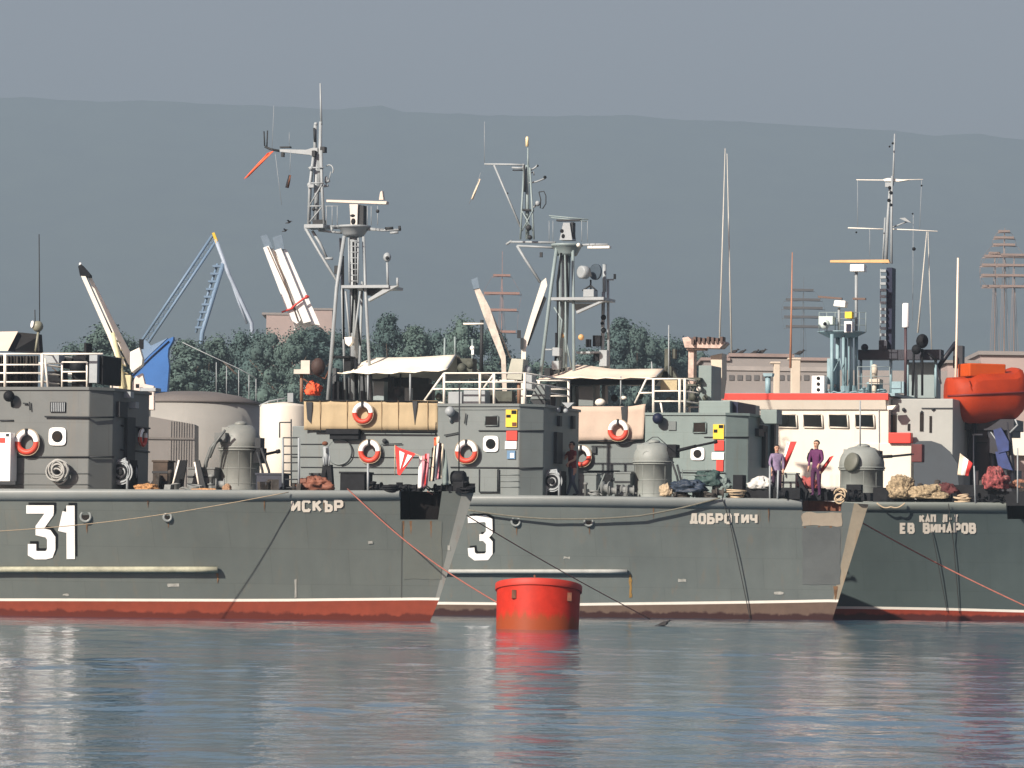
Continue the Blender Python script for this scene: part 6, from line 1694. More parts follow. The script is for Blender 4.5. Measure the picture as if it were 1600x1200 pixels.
def life_ring(S, px, py, y, rpx, label, yscale=1.0, plane_x=None):
    k = S.mpp(); c = S.L(px, py, y) if plane_x is None else X(S, px, py, plane_x)
    ax = (0, -1, 0) if plane_x is None else (1, 0, 0)
    root = empty('life_ring', S, c, label, 'life ring', 'life rings on the grey ships')
    R0, r0 = rpx * k * .77, rpx * k * .23
    w_ = MB(); w_.torus(c, R0, r0, ax, 28, 10, .05 if plane_x is None else .05, PI - .05)
    r_ = MB(); r_.torus(c, R0, r0, ax, 28, 10, PI - .05, 2 * PI + .05)
    # which half is up depends on the axis helper: sort by height
    if sum(v[2] for v in w_.v) / len(w_.v) < sum(v[2] for v in r_.v) / len(r_.v): w_, r_ = r_, w_
    w_.build('white_half', WHITEB, root, base=c); r_.build('red_half', RED, root, base=c)
    g = MB()
    n = 24; P = []
    for i in range(n + 1):
        a = 2 * PI * i / n; q = R0 + r0 * (1.05 + .22 * abs(math.sin(2 * a)))
        P.append(c + (Vector((math.cos(a) * q, -.02, math.sin(a) * q)) if plane_x is None else Vector((.02, math.cos(a) * q, math.sin(a) * q))))
    g.tube(P, .012, 5); g.build('grab_line', ROPET, root, base=c)
    h = MB(); top = c + Vector((0, -.02 if plane_x is None else 0, R0)); h.cbox(top, (.06, .3, r0 * 2.3) if plane_x is None else (.3, .06, r0 * 2.3)); h.build('hanger', MASTD, root, base=c)
    return root
YR = YB - .16
life_ring(S1, 42.5, 691, YR, 20.5, 'red and white life ring on the bridge side of ship 31 beside the white locker')
life_ring(S1, 223, 684, 0, 15, 'shaded life ring on the dark front of the bridge of ship 31', plane_x=xf1 + .16)
life_ring(S2, 567, 645.5, Y2 - .34, 17.5, 'life ring hung in the middle of the tan canvas screen')
life_ring(S2, 577.5, 705.5, Y2 - .18, 18.5, 'life ring on grey deckhouse wall directly below the tan canvas screen')
life_ring(S2, 729, 706, YR, 18.5, 'life ring on the bridge side just left of a white-framed round port')
life_ring(S3, 966, 672.5, Y3 - .34, 17, 'life ring hung on the pinkish canvas screen')
life_ring(S3, 908, 713, Y3 - .18, 17, 'life ring on the grey wall right beside the man in dark red')

# ---- cloth
def cloth(name, S, quad, y, mats, label, cat, n=12, m=14, amp=.05, group=None, stripes='u', wob=5.):
    """quad: px corners TL TR BR BL; stripes run along u (across) or v (down)"""
    root = None
    tl, tr, br, bl = [Vector(q) for q in quad]
    c0 = S.L(tl.x, tl.y, y)
    rows = []
    for j in range(m + 1):
        row = []
        for i in range(n + 1):
            u, v = i / n, j / m
            a = tl.lerp(tr, u).lerp(bl.lerp(br, u), v)
            row.append(S.L(a.x, a.y, y + amp * math.sin(u * wob + v * 3) + amp * .5 * math.sin(v * 7 + u * 2)))
        rows.append(row)
    mb = MB()
    b = 0
    for row in rows: mb.v += [tuple(p) for p in row]
    for j in range(m):
        for i in range(n):
            t = (i / n if stripes == 'u' else j / m)
            mb.cur = min(int(t * len(mats)), len(mats) - 1)
            mb.face((j * (n + 1) + i, j * (n + 1) + i + 1, (j + 1) * (n + 1) + i + 1, (j + 1) * (n + 1) + i), True)
    um = list(dict.fromkeys(mats)); mb.mi = [um.index(mats[q]) for q in mb.mi]
    o = mb.build(name, um, base=c0, frame=S, recalc=False)
    so = o.modifiers.new('thick', 'SOLIDIFY'); so.thickness = .012
    return tag(o, label, cat, group)
CR = paint('flag_red', (.55, .035, .03, 1), .8, .1, 3); CW = paint('flag_white', (.75, .72, .68, 1), .8, .06, 3); CP = paint('flag_pink', (.55, .22, .25, 1), .8, .1, 3)
CK = paint('flag_black', (.012, .012, .014, 1), .8, .1, 3); CG = paint('flag_grey_green', (.16, .2, .19, 1), .8, .1, 3); CC = paint('flag_cream', (.6, .5, .38, 1), .8, .1, 3); CO = paint('flag_orange', (.75, .10, .035, 1), .8, .1, 3)
GF = 'signal flags drying over the bow of ship 31'
def pennant():
    y = -1.2
    c = S1.L(620, 700, y)
    root = empty('pennant', S1, c, 'triangular red-edged white pennant hanging point down over the foredeck of ship 31', 'pennant')
    b = MB(); PP(b, S1, [(617, 695), (622, 699), (650, 709), (646, 713), (625, 743), (621, 741)], y, .02); b.build('red_border', CR, root, base=c)
    b = MB(); PP(b, S1, [(624, 704), (632, 708), (629, 720), (625, 734)], y - .025, .02); PP(b, S1, [(637, 710), (644, 712.5), (632, 728), (629, 731)], y - .025, .02); b.build('white_field', CW, root, base=c)
    b = MB(); PT(b, S1, [(617, 695), (617, 742)], .7, y); PT(b, S1, [(648, 709), (656, 712), (668, 722)], .6, y); b.build('halyard', ROPET, root, base=c)
pennant()
cloth('signal_flag', S1, [(655, 713), (664, 712), (663, 762), (653, 763)], -.9, [CW, CP], 'pink and white signal flag, leftmost of the hanging flag bundle', 'signal flag', group=GF)
cloth('signal_flag', S1, [(664, 709), (671, 709), (668, 758), (662, 760)], -.8, [CR, CP], 'red and pink signal flag, second from the left in the hanging bundle', 'signal flag', group=GF)
cloth('signal_flag', S1, [(675, 700), (686, 692), (680, 752), (671, 752)], -.7, [CK, CC, CK, CW], 'black and cream striped signal flag in the hanging bundle', 'signal flag', group=GF)
cloth('signal_flag', S1, [(684, 690), (693, 694), (690, 748), (680, 750)], -.55, [CW, CP, CK, CC], 'multi-striped signal flag, tallest of the hanging bundle', 'signal flag', group=GF)
cloth('signal_flag', S1, [(693, 700), (697, 706), (702, 757), (692, 758)], -.5, [CG, CG], 'grey-green signal flag, rightmost of the hanging bundle', 'signal flag', group=GF)
cloth('signal_flag', S1, [(678, 684), (687, 682), (686, 700), (679, 700)], -.6, [CO, CC], 'small orange signal flag at the top of the hanging bundle', 'signal flag', group=GF)
cloth('streamer', S2, [(418, 239), (428, 236), (388, 276), (381, 280)], 0., [CO, CO], 'bright orange streamer blowing from the end of the nearest mast yard', 'streamer', 6, 16, .06)
cloth('flag', S2, [(451, 273), (455, 274), (451, 294), (446, 293)], -.1, [CK, RUST], 'small dark flag hanging below the nearest mast yard', 'flag', 4, 8, .04)
cloth('streamer', S3, [(749, 279), (751, 280), (739, 312), (736, 311)], 0, [CC, CC], 'thin pale streamer below the yard of the second lattice mast', 'streamer', 4, 8, .04)
cloth('signal_flag', S2, [(1230, 690), (1245, 690), (1226, 735), (1219, 734)], -.8, [CW, CR, CR], 'white and red slanting flag on the bow against the white wheelhouse', 'signal flag')
cloth('signal_flag', S2, [(1296, 714), (1303, 712), (1284, 740), (1279, 738)], -.7, [CR, CR], 'narrow red flag slanting beside the man in purple', 'signal flag')
cloth('signal_flag', S3, [(1500, 708), (1520, 724), (1513, 744), (1496, 742)], -1.6, [CC, CW, CR], 'cream and red flag drooping below the orange lifeboat', 'signal flag', stripes='u')

# ---- people
def person(S, px, pyfoot, y, height_px, top, legs, hair_m, label, face=-1, arm=(.3, -.2), lean=0., pose=0):
    k = S.mpp(); Hh = height_px * k / 1.75
    base = S.L(px, pyfoot, y)
    V = []; E = []; Rr = []
    def v(p, r, par=None):
        V.append(Vector(p)); Rr.append(r)
        if par is not None: E.append((par, len(V) - 1))
        return len(V) - 1
    pel = v((0, 0, .95), .135)
    wa = v((lean * .3, 0, 1.10), .125, pel); ch = v((lean * .7, 0, 1.30), .15, wa); nb = v((lean, 0, 1.44), .075, ch); nk = v((lean, 0, 1.51), .055, nb)
    h1_ = v((lean, -.01 * 1, 1.58), .078, nk); h2_ = v((lean, .005, 1.66), .088, h1_); v((lean, .01, 1.735), .05, h2_)
    v((lean, -.10, 1.60), .016, h1_)                                    # nose
    for s_ in (-1, 1):
        v((lean + s_ * .088, .01, 1.62), .016, h2_)                      # ears
        a_ = arm[0] if s_ < 0 else arm[1]
        sh = v((lean + s_ * .17, 0, 1.40), .07, ch)
        el = v((lean + s_ * (.22 + .05 * abs(a_)), -.10 * a_, 1.13 + .04 * abs(a_)), .047, sh)
        wr = v((lean + s_ * .20, -.28 * a_ - .05, .90 + .22 * abs(a_)), .033, el)
        hd = v((lean + s_ * .20, -.32 * a_ - .07, .83 + .22 * abs(a_)), .036, wr)
        for q in range(4):
            f1 = v((lean + s_ * (.20 + .004 * q), -.32 * a_ - .10 + .022 * q, .77 + .22 * abs(a_)), .0095, hd)
            v((lean + s_ * (.195 + .004 * q), -.33 * a_ - .10 + .022 * q, .73 + .012 * abs(q - 1.5) + .22 * abs(a_)), .008, f1)
        v((lean + s_ * .175, -.33 * a_ - .12, .80 + .22 * abs(a_)), .010, hd)
        hp = v((s_ * .095, 0, .86), .095, pel)
        kn = v((s_ * (.11 + .02 * pose), -.02 - .05 * pose * s_, .49), .066, hp)
        an = v((s_ * (.115 + .03 * pose), .02 + .03 * pose * s_, .10), .043, kn)
        v((s_ * (.13 + .03 * pose), -.13, .045), .04, an)
    me = bpy.data.meshes.new('person'); me.from_pydata([tuple(p * Hh) for p in V], E, [])
    o = bpy.data.objects.new('person', me); COL.objects.link(o)
    sk = o.modifiers.new('skin', 'SKIN'); sk.use_smooth_shade = True
    for i, sv in enumerate(me.skin_vertices[0].data):
        sv.radius = (Rr[i] * Hh, Rr[i] * Hh * (.72 if Rr[i] > .1 else 1)); sv.use_root = (i == 0)
    ss = o.modifiers.new('sub', 'SUBSURF'); ss.levels = 1; ss.render_levels = 1
    dg = bpy.context.evaluated_depsgraph_get(); dg.update()
    nm = bpy.data.meshes.new_from_object(o.evaluated_get(dg))
    o.modifiers.clear(); o.data = nm; nm.name = 'person'
    nm.materials.clear()
    for m_ in (SKIN, top, legs, BLACK): nm.materials.append(m_)
    for p in nm.polygons:
        z = p.center.z / Hh; xx = abs(p.center.x / Hh - (lean if z > 1 else 0))
        arm_ = xx > .155 and .70 < z < 1.3
        p.material_index = 0 if z > 1.49 else (0 if arm_ and z < (1.16 if pose == 2 else .93) + .2 * (abs(arm[0]) if p.center.x < 0 else abs(arm[1])) else 1 if (z > .92 or arm_) else 2 if z > .085 else 3)
        p.use_smooth = True
    o.location = S.W(base); o.rotation_euler = (0, 0, -S.yaw + face)
    tag(o, label, 'person')
    mb = MB()
    rows = []
    for i in range(7):
        t = PI * .62 * i / 6; row = []
        for q in range(17):
            a = 2 * PI * q / 16
            zz = 1.655 + .098 * math.cos(t); rr_ = .098 * math.sin(t)
            fr = 1 if math.sin(a) > -.5 else (1 if i < 4 else .55)
            row.append((Hh * (lean + rr_ * fr * math.cos(a)), Hh * (.015 + rr_ * fr * math.sin(a)), Hh * zz))
        rows.append(row)
    mb.grid(rows); mb.build('hair', hair_m, o, recalc=False)
    mb = MB()
    for s_ in (-1, 1): mb.ball((Hh * (lean + s_ * .033), Hh * -.082, Hh * 1.635), Hh * .013, 8, 6)
    mb.build('eyes', BLACK, o)
    mb = MB(); mb.cbox((Hh * lean, Hh * -.086, Hh * 1.55), (Hh * .05, Hh * .012, Hh * .01)); mb.build('mouth', RED, o)
    return o
HAIR = paint('dark_hair', (.012, .009, .008, 1), .7, .3, 6)
def deck_stand():
    y = yd(S1, 509, 767, .8); b = S1.L(510, 769, y)
    root = empty('deck_stand', S1, b, 'slim grey post with a brown cap on splayed black legs behind the brown tarpaulin', 'deck stand')
    def add(nm, mat, fn):
        m = MB(); fn(m); m.build(nm, mat, root, base=b)
    add('post', MASTG, lambda m: (PT(m, S1, [(509, 698), (510, 728)], 4.6, y, n=10), PT(m, S1, [(505, 714), (507, 728)], 1.2, y - .1), PT(m, S1, [(515, 712), (514, 728)], 1.2, y - .1)))
    add('leg', BLACKG, lambda m: PP(m, S1, [(504, 726), (511, 726), (508, 745), (505, 770), (499, 770)], y - .1, .2))
    add('leg', BLACKG, lambda m: PP(m, S1, [(509, 726), (517, 726), (520, 770), (513, 770), (512, 745)], y - .1, .2))
    add('cap', RUST, lambda m: (PS(m, S1, 508, 693, 4.5, y, (1.1, 1, .8)),))
    add('label_plate', MASTD, lambda m: PB(m, S1, 509, 700, 512, 708, y - .13, .03))
deck_stand()
person(S2, 894, 776, .2, 88, paint('dark_red_top', (.16, .018, .02, 1), .8, .1, 4), paint('grey_blue_trousers', (.10, .13, .17, 1), .8), HAIR, 'man in a dark red top in front of the shaded bridge front', face=-.6, arm=(.9, .8), lean=-.05, pose=2)
person(S2, 1213, 779, yd(S2, 1213, 778, .6), 84, paint('pale_purple_top', (.20, .15, .24, 1), .8, .3, 6), paint('purple_black_trousers', (.03, .012, .03, 1), .8), HAIR, 'person in a dull purple top and dark trousers left of the slanting flag', face=.4, arm=(.4, .1))
person(S2, 1275, 778, -1.0, 90, paint('purple_top', (.085, .014, .07, 1), .8, .1, 4), paint('dark_purple_trousers', (.05, .010, .045, 1), .8), HAIR, 'person in purple standing by the bow behind the anchor recess', face=-.3, arm=(.2, .5))
from mathutils import noise as mnoise
def lump(name, S, px, py, y, rpx, mat, label, cat, sq=(1, 1, 1), seed=1, n=30, amp=.25):
    """soft folded heap lying at a pixel row"""
    k = S.mpp(); y = max(y, yd(S, px, py, rpx * k * sq[1] * 1.15 + .1)) if S is not S4 else y
    c = S.L(px, py, y)
    off = Vector((seed * 7.3, seed * 3.1, seed * 1.7))
    mb = MB(); rows = []; nq = 56
    for i in range(n + 1):
        t = PI * i / n; row = []
        for q in range(nq + 1):
            a = 2 * PI * (q % nq) / nq
            d = Vector((math.sin(t) * math.cos(a), math.sin(t) * math.sin(a), math.cos(t)))
            f1 = mnoise.noise(d * 1.6 + off) * 1.1; f2 = abs(mnoise.noise(Vector((d.x * 4.5, d.y * 4.5, d.z * 2.6)) + off)); f3 = mnoise.noise(d * 10 + off)
            f = 1 + amp * (f1 * 1.2 - f2 * 1.5 + .35 + f3 * .18)
            zz = d.z * f
            if zz < -.55: zz = -.55 + (zz + .55) * .15
            row.append(c + Vector((rpx * k * sq[0] * d.x * f, rpx * k * sq[1] * d.y * f, rpx * k * sq[2] * zz)))
        rows.append(row)
    mb.grid(rows)
    return tag(mb.build(name, mat, base=c, frame=S, recalc=True), label, cat)
lump('life_jackets', S2, 490, 610, -.9, 12, CO, 'crumpled orange life jackets by the mast foot above the tan canvas', 'life jackets', (1, 1, 1.1), 3, amp=.36)

# ---- deck clutter, one thing each
def machine(S, px, py, w, h, y, label):
    """windlass: drum between side frames with gear wheels, light grey on black"""
    k = S.mpp(); b = S.L(px, py, y); W_, Hh = w * k, h * k
    root = empty('windlass', S, b, label, 'windlass')
    def add(nm, mat, fn):
        m = MB(); fn(m); m.build(nm, mat, root, base=b)
    add('side_frame', BLACKG, lambda m: (m.box(b.x - W_ * .5, b.x - W_ * .42, b.y - .35, b.y + .35, b.z - .2, b.z + Hh), m.box(b.x + W_ * .36, b.x + W_ * .44, b.y - .35, b.y + .35, b.z - .2, b.z + Hh * .95), m.box(b.x - W_ * .5, b.x + W_ * .44, b.y + .2, b.y + .4, b.z - .2, b.z + Hh * .8)))
    add('drum', MASTG, lambda m: (m.lathe([(Hh * .42, -.34), (Hh * .42, -.28), (Hh * .30, -.25), (Hh * .26, .2), (Hh * .38, .25)], (b.x, b.y, b.z + Hh * .55), 28, (0, 1, 0)), m.torus((b.x, b.y - .36, b.z + Hh * .55), Hh * .34, .03, (0, 1, 0), 24, 6)))
    add('wheel', BLACKG, lambda m: (m.torus((b.x, b.y - .38, b.z + Hh * .55), Hh * .22, .04, (0, 1, 0), 24, 6), m.lathe([(Hh * .12, 0), (Hh * .10, .08)], (b.x, b.y - .36, b.z + Hh * .55), 16, (0, -1, 0))))
    add('leg', MASTG, lambda m: (m.tube([(b.x - W_ * .3, b.y - .36, b.z - .2), (b.x - W_ * .22, b.y - .34, b.z + Hh * .45), (b.x - W_ * .3, b.y - .3, b.z + Hh * .95), (b.x + W_ * .2, b.y - .3, b.z + Hh * 1.0), (b.x + W_ * .34, b.y - .34, b.z + Hh * .6), (b.x + W_ * .36, b.y - .36, b.z - .2)], .045, 6),))
    return root
machine(S1, 194, 764, 34, 48, -1.9, 'black and pale grey windlass at the foot of the bridge of ship 31')
machine(S2, 866, 774, 34, 40, -1.9, 'black and pale grey windlass at the foot of the bridge of the ship numbered 3')
def crate(S, x0, y0, x1, y1, y, dep, mat, label, name='crate', cat='crate', lid=None, slats=True):
    a = S.L(x0, y1, y); b = S.L(x1, y0, y)
    base = Vector(((a.x + b.x) / 2, y + dep / 2, a.z))
    root = empty(name, S, base, label, cat)
    m = MB(); m.box(a.x, b.x, y, y + dep, a.z, b.z); m.build('body', mat, root, base=base, bevel=.02)
    m = MB(); m.box(a.x - .03, b.x + .03, y - .03, y + dep + .03, b.z + .002, b.z + .06); m.build('lid', lid or mat, root, base=base)
    if slats:
        m = MB()
        for t in (.25, .6): m.box(a.x - .01, b.x + .01, y - .025, y - .002, a.z + (b.z - a.z) * t, a.z + (b.z - a.z) * (t + .08))
        m.build('batten', MASTD, root, base=base)
    return root
crate(S1, 238, 722, 262, 766, -1.5, .6, paint('dark_brown_wood', (.05, .035, .025, 1), .8, .4, 4), 'dark brown crate on deck between the windlass and the leaning panel')
crate(S1, 293, 733, 335, 766, -1.0, .6, paint('grey_box', (.12, .125, .12, 1), .6, .2, 3), 'low grey box on deck just left of the gun turret', 'deck_box', 'box')
crate(S1, 400, 742, 441, 766, -2.0, .7, paint('blue_black_box', (.012, .016, .03, 1), .6, .3, 3), 'low blue-black box on deck just right of the gun turret', 'deck_box', 'box', slats=False)
crate(S1, 531, 740, 570, 768, yd(S1, 570, 767, .3), .8, BLACKG, 'black box on the foredeck above the ship name', 'deck_box', 'box', slats=False)
crate(S1, 484, 742, 506, 768, -.9, .5, MASTD, 'small dark box beside the slim grey post on black legs', 'deck_box', 'box', slats=False)
crate(S2, 960, 740, 985, 776, -1.0, .6, HOUSE2, 'grey box between the leaning black panel and the second gun turret', 'deck_box', 'box')
crate(S2, 905, 742, 932, 776, -.4, .6, HOUSE2, 'pale grey box behind the man in dark red', 'deck_box', 'box', slats=False)
crate(S2, 1222, 741, 1243, 776, -.9, .6, paint('grey_green_box', (.24, .27, .25, 1), .6, .15, 3), 'grey-green box below the slanting red and white flag', 'deck_box', 'box')
def panel(S, pts, y, mat, edge, label):
    c = S.L(*pts[0], y); root = empty('leaning_panel', S, c, label, 'panel')
    m = MB(); PP(m, S, pts, y, .08); m.build('panel', mat, root, base=c)
    m = MB(); L_ = [S.L(px, py, y - .01) for px, py in pts]
    m.tube([L_[0], L_[-1]], .035, 6); m.build('edge_strip', edge, root, base=c)
panel(S1, [(280, 719), (292, 719), (285, 760), (268, 766)], -1.7, BLACK, WHITE, 'black panel with a white edge leaning on deck of ship 31')
panel(S1, [(304, 722), (311, 719), (322, 764), (312, 764)], -1.3, MASTD, WHITE, 'thin dark leaning board just left of the first gun turret')
panel(S2, [(945, 740), (958, 742), (947, 770), (934, 768)], -1.7, BLACK, HOUSE2, 'black panel leaning on deck beside the second gun turret')
lump('tarpaulin', S1, 490, 760, -2.3, 26, BROWN, 'brown tarpaulin bundle on the foredeck above the ship name', 'tarpaulin', (1.1, .8, .55), 11, amp=.36)
lump('rope_pile', S1, 228, 764, -2.6, 16, paint('orange_brown_rope', (.36, .19, .08, 1), .9, .4, 9, bump=1), 'orange-brown rope pile on deck at the foot of the first windlass', 'rope', (1.2, .8, .5), 12, amp=.35)
lump('rope_pile', S1, 355, 765, -2.9, 10, paint('brown_rope_pile', (.28, .17, .10, 1), .9, .4, 9, bump=1), 'small brown rope heap in front of the first gun turret', 'rope', (.7, .6, .9), 13)
lump('rope_pile', S1, 318, 766, -2.9, 10, paint('orange_brown_rope', (.36, .19, .08, 1)), 'flat orange rope scraps on deck left of the first gun turret', 'rope', (2.2, .6, .35), 14)
lump('tarpaulin', S2, 1076, 762, -2.2, 24, paint('dark_blue_tarpaulin', (.018, .03, .05, 1), .6, .3, 3, bump=.6), 'dark blue tarpaulin bundle on deck right of the second gun turret', 'tarpaulin', (1.2, .6, .5), 15, amp=.35)
lump('tarpaulin', S2, 1108, 750, -1.7, 17, paint('dark_green_tarpaulin', (.03, .06, .055, 1), .7, .3, 3, bump=.6), 'dark green tarpaulin heap beside the dark blue bundle', 'tarpaulin', (1.1, .7, .9), 16, amp=.36)
lump('tarpaulin', S2, 1130, 760, -1.5, 16, paint('grey_green_sheet', (.13, .17, .16, 1), .7, .2, 3, bump=.6), 'pale grey-green sheet heap below the third ship bridge front', 'tarpaulin', (.9, .7, .9), 17, amp=.36)
lump('bundle', S2, 1187, 757, -1.4, 15, paint('white_bundle', (.5, .5, .47, 1), .8, .3, 4, bump=.6), 'whitish bundle on deck just left of the person in a dull purple top', 'bundle', (1.2, .7, .8), 18, amp=.35)
lump('canvas_heap', S2, 1040, 768, -2.4, 11, paint('tan_heap', (.38, .30, .20, 1), .9, .3, 5, bump=.8), 'tan canvas heap at the foot of the second gun turret', 'canvas', (.8, .7, 1.1), 19, amp=.34)
lump('bundle', S2, 1262, 757, -.4, 13, paint('dull_red_bundle', (.28, .06, .055, 1), .8, .3, 4, bump=.6), 'dull red bundle left of the person in purple', 'bundle', (1.1, .7, .9), 20, amp=.34)
lump('bag', S2, 1268, 715, -.7, 9, BLACK, 'black bag behind the shoulder of the person in purple', 'bag', (.7, .6, 1.3), 21)
NET = paint('beige_net', (.27, .21, .13, 1), .95, .85, 10, bump=1)
lump('fishing_net', S3, 1408, 765, -2.0, 22, NET, 'tall beige net heap right of the third gun turret', 'net', (.9, .7, 1.0), 22, amp=.34)
lump('fishing_net', S3, 1448, 772, -2.2, 17, NET, 'flat beige net heap left of the cream and red flag', 'net', (1.6, .7, .7), 23, amp=.45)
lump('bundle', S3, 1556, 752, -1.8, 20, paint('red_white_cloth', (.20, .045, .045, 1), .8, 1.0, 9, .9, (.5, .38, .33, 1), bump=.8), 'crumpled red and white cloth heap below the lifeboat', 'bundle', (1., .7, 1.0), 24, amp=.36)
lump('bundle', S3, 1596, 758, -1.2, 14, paint('orange_brown_cloth', (.22, .10, .06, 1), .8, .9, 9, bump=.8), 'orange-brown cloth heap at the right edge of the photo', 'bundle', (1.3, .7, .6), 25, amp=.36)
lump('tarpaulin', S3, 1478, 770, -1.3, 16, paint('dark_red_tarpaulin', (.07, .015, .015, 1), .8, .3, 4, bump=.6), 'dark red tarpaulin beside the flat beige net heap', 'tarpaulin', (1.3, .7, .8), 26, amp=.34)
def coil(S, px, py, y, rpx, label, mat, upright=False, n=6):
    k = S.mpp(); c = S.L(px, py, y); mb = MB(); rg = random.Random(int(px))
    for i in range(n):
        mb.torus(c + Vector((rg.uniform(-.08, .08), rg.uniform(-.05, .05) - (.012 * i if upright else 0), rg.uniform(-.1, .1) if upright else .05 * i)), rpx * k * rg.uniform(.6, 1.05), .03, (rg.uniform(-.2, .2), 1, rg.uniform(-.2, .2)) if upright else (rg.uniform(-.15, .15), rg.uniform(-.15, .15), 1), 24, 6)
    return tag(mb.build('rope_coil', mat, base=c, frame=S), label, 'rope coil')
GRB = paint('grey_rope', (.30, .30, .28, 1), .9, .3, 8)
coil(S1, 92, 737, YB - .2, 15, 'big grey rope coil hung on the bridge side below the white-framed port of ship 31', GRB, True, 14)
coil(S2, 1150, 777, yd(S2, 1150, 778, .6), 16, 'tan rope coil lying on deck left of the guard posts', ROPET)
coil(S3, 1505, 784, yd(S3, 1505, 785, .5), 12, 'small tan rope coil on the deck edge of the third ship', ROPET)
coil(S2, 1312, 776, -.3, 10, 'pale rope coil at the bow beside the anchor recess', ROPET, True, 7)

# ---- ropes
def rope(pts, r, mat, label, sag=0., n=26, cat='mooring rope'):
    P = []
    for a, b in zip(pts, pts[1:]):
        for i in range(n):
            t = i / n; p = Vector(a).lerp(Vector(b), t); p.z -= sag * math.sin(PI * t); P.append(p)
    P.append(Vector(pts[-1]))
    m = MB(); m.tube(P, r, 6)
    return tag(m.build('mooring_rope', mat, base=P[0]), label, cat)
a = S1.H(451, 769, .16)
d3 = Vector((-5.2, -4.5, -1.0)) * 3.4
e_ = a + d3
rope([S1.W(a), S1.W(a + d3 * .5 + Vector((0, 0, .15))), S1.W(e_)], .015, ROPET, 'tan mooring rope running past the 31 to the left edge', .25)
p0 = S1.W(S1.H(543, 764, .14))
bu = [o for o in bpy.data.objects if o.name == 'mooring_buoy'][0].location
rope([p0, Vector((bu.x - 1.12, bu.y + .45, .72))], .022, ROPER, 'red-brown mooring rope from the foredeck of ship 31 to the buoy', .25)
rope([S1.W(S1.H(668, 768, -.3)), on_water(1016, 967.5)], .018, ROPER, 'red-brown rope from the bow of ship 31 crossing the white 3 down to the water', .1)
rope([S2.W(S2.H(1128, 776, .16)), S2.W(S2.H(1140, 815, .06)), S2.W(S2.H(1172, 966, .06))], .018, DARK_LINE, 'dark line running down the hull across the first letters of the middle ship name', 0)  # thin dark tube down the hull side, made with the rope helper
rope([S2.W(S2.H(732, 797, .2)), S2.W(S2.H(860, 811, .22)), S2.W(S2.H(1000, 806, .22)), S2.W(S2.H(1125, 778, .16))], .035, paint('slack_grey_rope', (.12, .115, .09, 1), .9, .2, 8), 'slack grey rope drooping along the edge of the ship numbered 3', 0.05)
rope([S2.W(S2.H(1312, 797, -.1)), S3.W(S3.L(1452, 874, -6.5)), S3.W(S3.L(1600, 946, -6.8)), S3.W(S3.L(1645, 966, -6.9))], .028, ROPER, 'red-brown rope from the bow of the middle ship sloping down to the right edge', 0.02)
rope([S3.W(S3.H(1456, 830, .06)), S3.W(S3.H(1480, 956, .06))], .017, DARK_LINE, 'left one of two dark lines running down below the two-line white name', 0)  # thin dark tube close along the hull, made with the rope helper
rope([S3.W(S3.H(1482, 787, .2)), S3.W(S3.H(1490, 850, .06)), S3.W(S3.H(1499, 958, .06))], .017, DARK_LINE, 'right one of two dark lines running down below the two-line white name', 0)  # second thin dark tube along the same hull side
rope([S3.W(S3.H(1370, 786, .2)), S3.W(S3.H(1392, 792, .3)), S3.W(S3.H(1414, 786, .2))], .03, ROPET, 'short pale rope loop over the deck edge below the third gun turret', .1)

# ---- birds
def bird(S, px, py, y, size, mat, label, fly=False):
    c = S.L(px, py, y) if S else on_water(px, py)
    m = MB(); s_ = size
    m.lathe([(.01, -.5 * s_), (.10 * s_, -.38 * s_), (.19 * s_, -.1 * s_), (.17 * s_, .12 * s_), (.09 * s_, .28 * s_), (.01, .33 * s_)], c + Vector((0, 0, .2 * s_)), 12, (1, 0, .35))
    m.ball(c + Vector((.34 * s_, 0, .42 * s_)), .12 * s_, 10, 7); m.tube([c + Vector((.43 * s_, 0, .42 * s_)), c + Vector((.62 * s_, 0, .40 * s_))], .03 * s_, 5, .008)
    m.prism([c + Vector(q) * s_ for q in ((-.4, 0, .08), (-.75, .1, -.05), (-.75, -.1, -.05))], (0, 0, .03))
    if fly:
        for sg in (-1, 1): m.prism([c + Vector((q[0], sg * q[1], q[2])) * s_ for q in ((.15, .1, .25), (.05, .6, .5), (-.1, 1.1, .42), (-.12, .5, .38), (-.15, .1, .22))], (0, 0, .03))
    else:
        for sg in (-1, 1): m.tube([c + Vector((0, sg * .06 * s_, .1 * s_)), c + Vector((0, sg * .06 * s_, -.12 * s_))], .02 * s_, 5)
        for sg in (-1, 1): m.prism([c + Vector((q[0], sg * .17, q[1])) * s_ for q in ((.15, .3), (.1, .1), (-.45, .0), (-.55, .08), (-.2, .3))], (0, sg * .04 * s_, 0))
    o = m.build('bird', mat, base=c, frame=S)
    return tag(o, label, 'bird')
DK = paint('dark_feathers', (.03, .028, .028, 1), .8, .3, 6)
bird(S2, 452, 349, 0, .2, DK, 'small dark bird flying left of the nearest mast platform', True)
bird(S2, 446, 362, 0, .18, DK, 'small dark bird flying just above the twin white boom tips', True)
FB = BG(1200, 240)
bird(FB, 1148, 552, 1, .5, DK, 'dark bird perched at the left end of the warehouse roof')
bird(FB, 1160, 552, 1.4, .45, DK, 'dark bird perched on the warehouse roof, second from its left end')
bird(FB, 1180, 553, 1, .5, DK, 'dark bird on the warehouse roof left of the shorter pillar')
bird(FB, 1191, 552, 1.2, .5, DK, 'dark bird on the warehouse roof nearest the shorter pillar')
bird(BG(1250, 216), 1250, 554, .3, .5, DK, 'dark bird perched on the taller concrete pillar')
bird(None, 1038, 978, 0, .4, DK, 'dark bird floating on the water right of the red buoy')

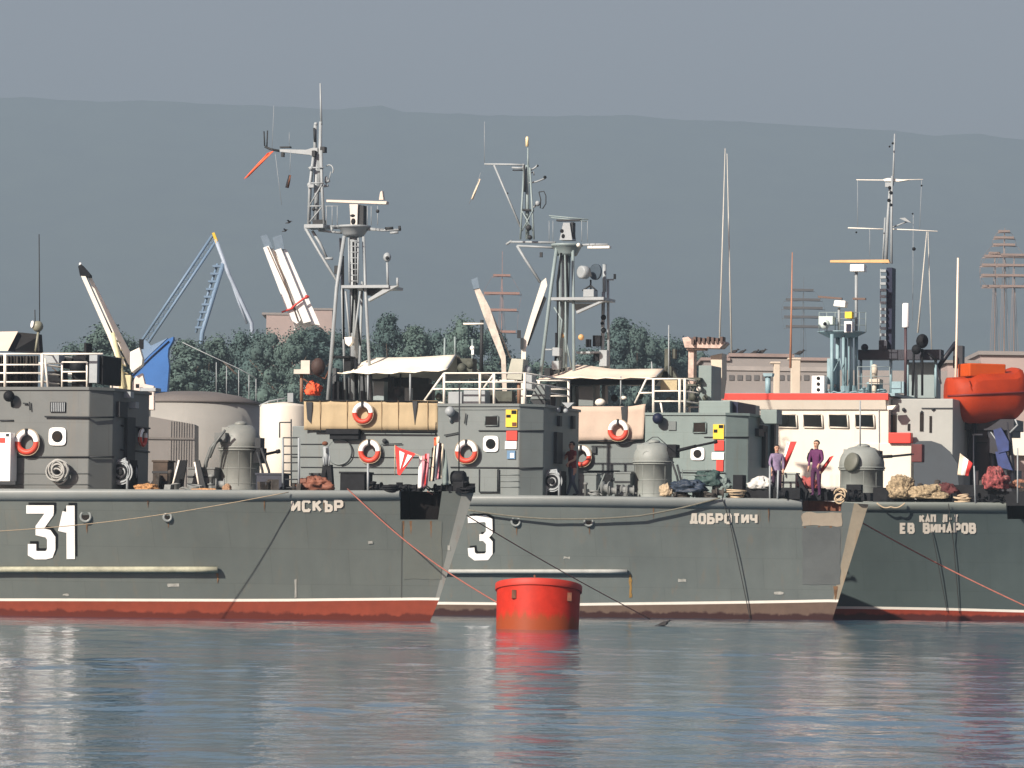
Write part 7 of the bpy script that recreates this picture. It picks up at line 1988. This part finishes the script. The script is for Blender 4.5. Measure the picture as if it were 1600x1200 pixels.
# ---- pieces of a kind that stand apart become objects of their own
SPLIT = ('deck_fitting', 'mast_step', 'sight_frame', 'mast_radar', 'dodger_lashing', 'lifting_lug', 'lamp_post', 'guard_post', 'whip_antenna', 'awning_post', 'beam_leg', 'deck_ladder', 'hanging_strap', 'grey_locker', 'mast_lamp', 'window', 'wing_window', 'turret_strut', 'roof_cabinet',
         'shelter_gear_shade', 'winch_gear', 'roof_fitting', 'front_lamp', 'front_fitting', 'white_drum', 'brace', 'halyard', 'signal_halyard', 'mast_cable', 'lamp_pole', 'radar_scanner', 'junction_box',
         'brass_lamp', 'tower_leg', 'boat_davit', 'front_light', 'wall_bracket', 'mast_light', 'arm_lamp', 'yard_fitting', 'side_arm', 'post_fitting', 'platform_arm', 'ledge', 'pipe_bracket', 'wing_fitting')
def split_loose(o):
    me = o.data; n = len(me.vertices)
    par = list(range(n))
    def fd(a):
        while par[a] != a: par[a] = par[par[a]]; a = par[a]
        return a
    for p in me.polygons:
        v0 = fd(p.vertices[0])
        for v_ in p.vertices[1:]:
            r_ = fd(v_)
            if r_ != v0: par[r_] = v0
    # pieces whose boxes touch stay together
    isl = {}
    for i in range(n): isl.setdefault(fd(i), []).append(i)
    keys = list(isl)
    if len(keys) < 2: return
    bb = {}
    for q in keys:
        cs = [me.vertices[i].co for i in isl[q]]
        bb[q] = ([min(c[a] for c in cs) - .02 for a in range(3)], [max(c[a] for c in cs) + .02 for a in range(3)])
    g = {q: q for q in keys}
    def fg(a):
        while g[a] != a: a = g[a]
        return a
    for i, a in enumerate(keys):
        for b in keys[i + 1:]:
            if all(bb[a][0][t] <= bb[b][1][t] and bb[b][0][t] <= bb[a][1][t] for t in range(3)): g[fg(a)] = fg(b)
    groups = {}
    for q in keys: groups.setdefault(fg(q), set()).add(q)
    if len(groups) < 2: return
    vs = [tuple(v_.co) for v_ in me.vertices]
    name = o.name.split('.')[0]
    first = True
    for gset in groups.values():
        fs = [p for p in me.polygons if fd(p.vertices[0]) in gset]
        used = sorted({i for p in fs for i in p.vertices}); mp = {i: j for j, i in enumerate(used)}
        nm = bpy.data.meshes.new(name); nm.from_pydata([vs[i] for i in used], [], [[mp[i] for i in p.vertices] for p in fs])
        for m_ in me.materials: nm.materials.append(m_)
        nm.polygons.foreach_set('use_smooth', [p.use_smooth for p in fs]); nm.polygons.foreach_set('material_index', [p.material_index for p in fs]); nm.update()
        if first: new_first = nm; first = False
        else:
            c = o.copy(); c.data = nm; COL.objects.link(c)
    o.data = new_first
for o in list(bpy.data.objects):
    if o.type == 'MESH' and o.parent is not None and o.name.split('.')[0] in SPLIT and not o.children: split_loose(o)
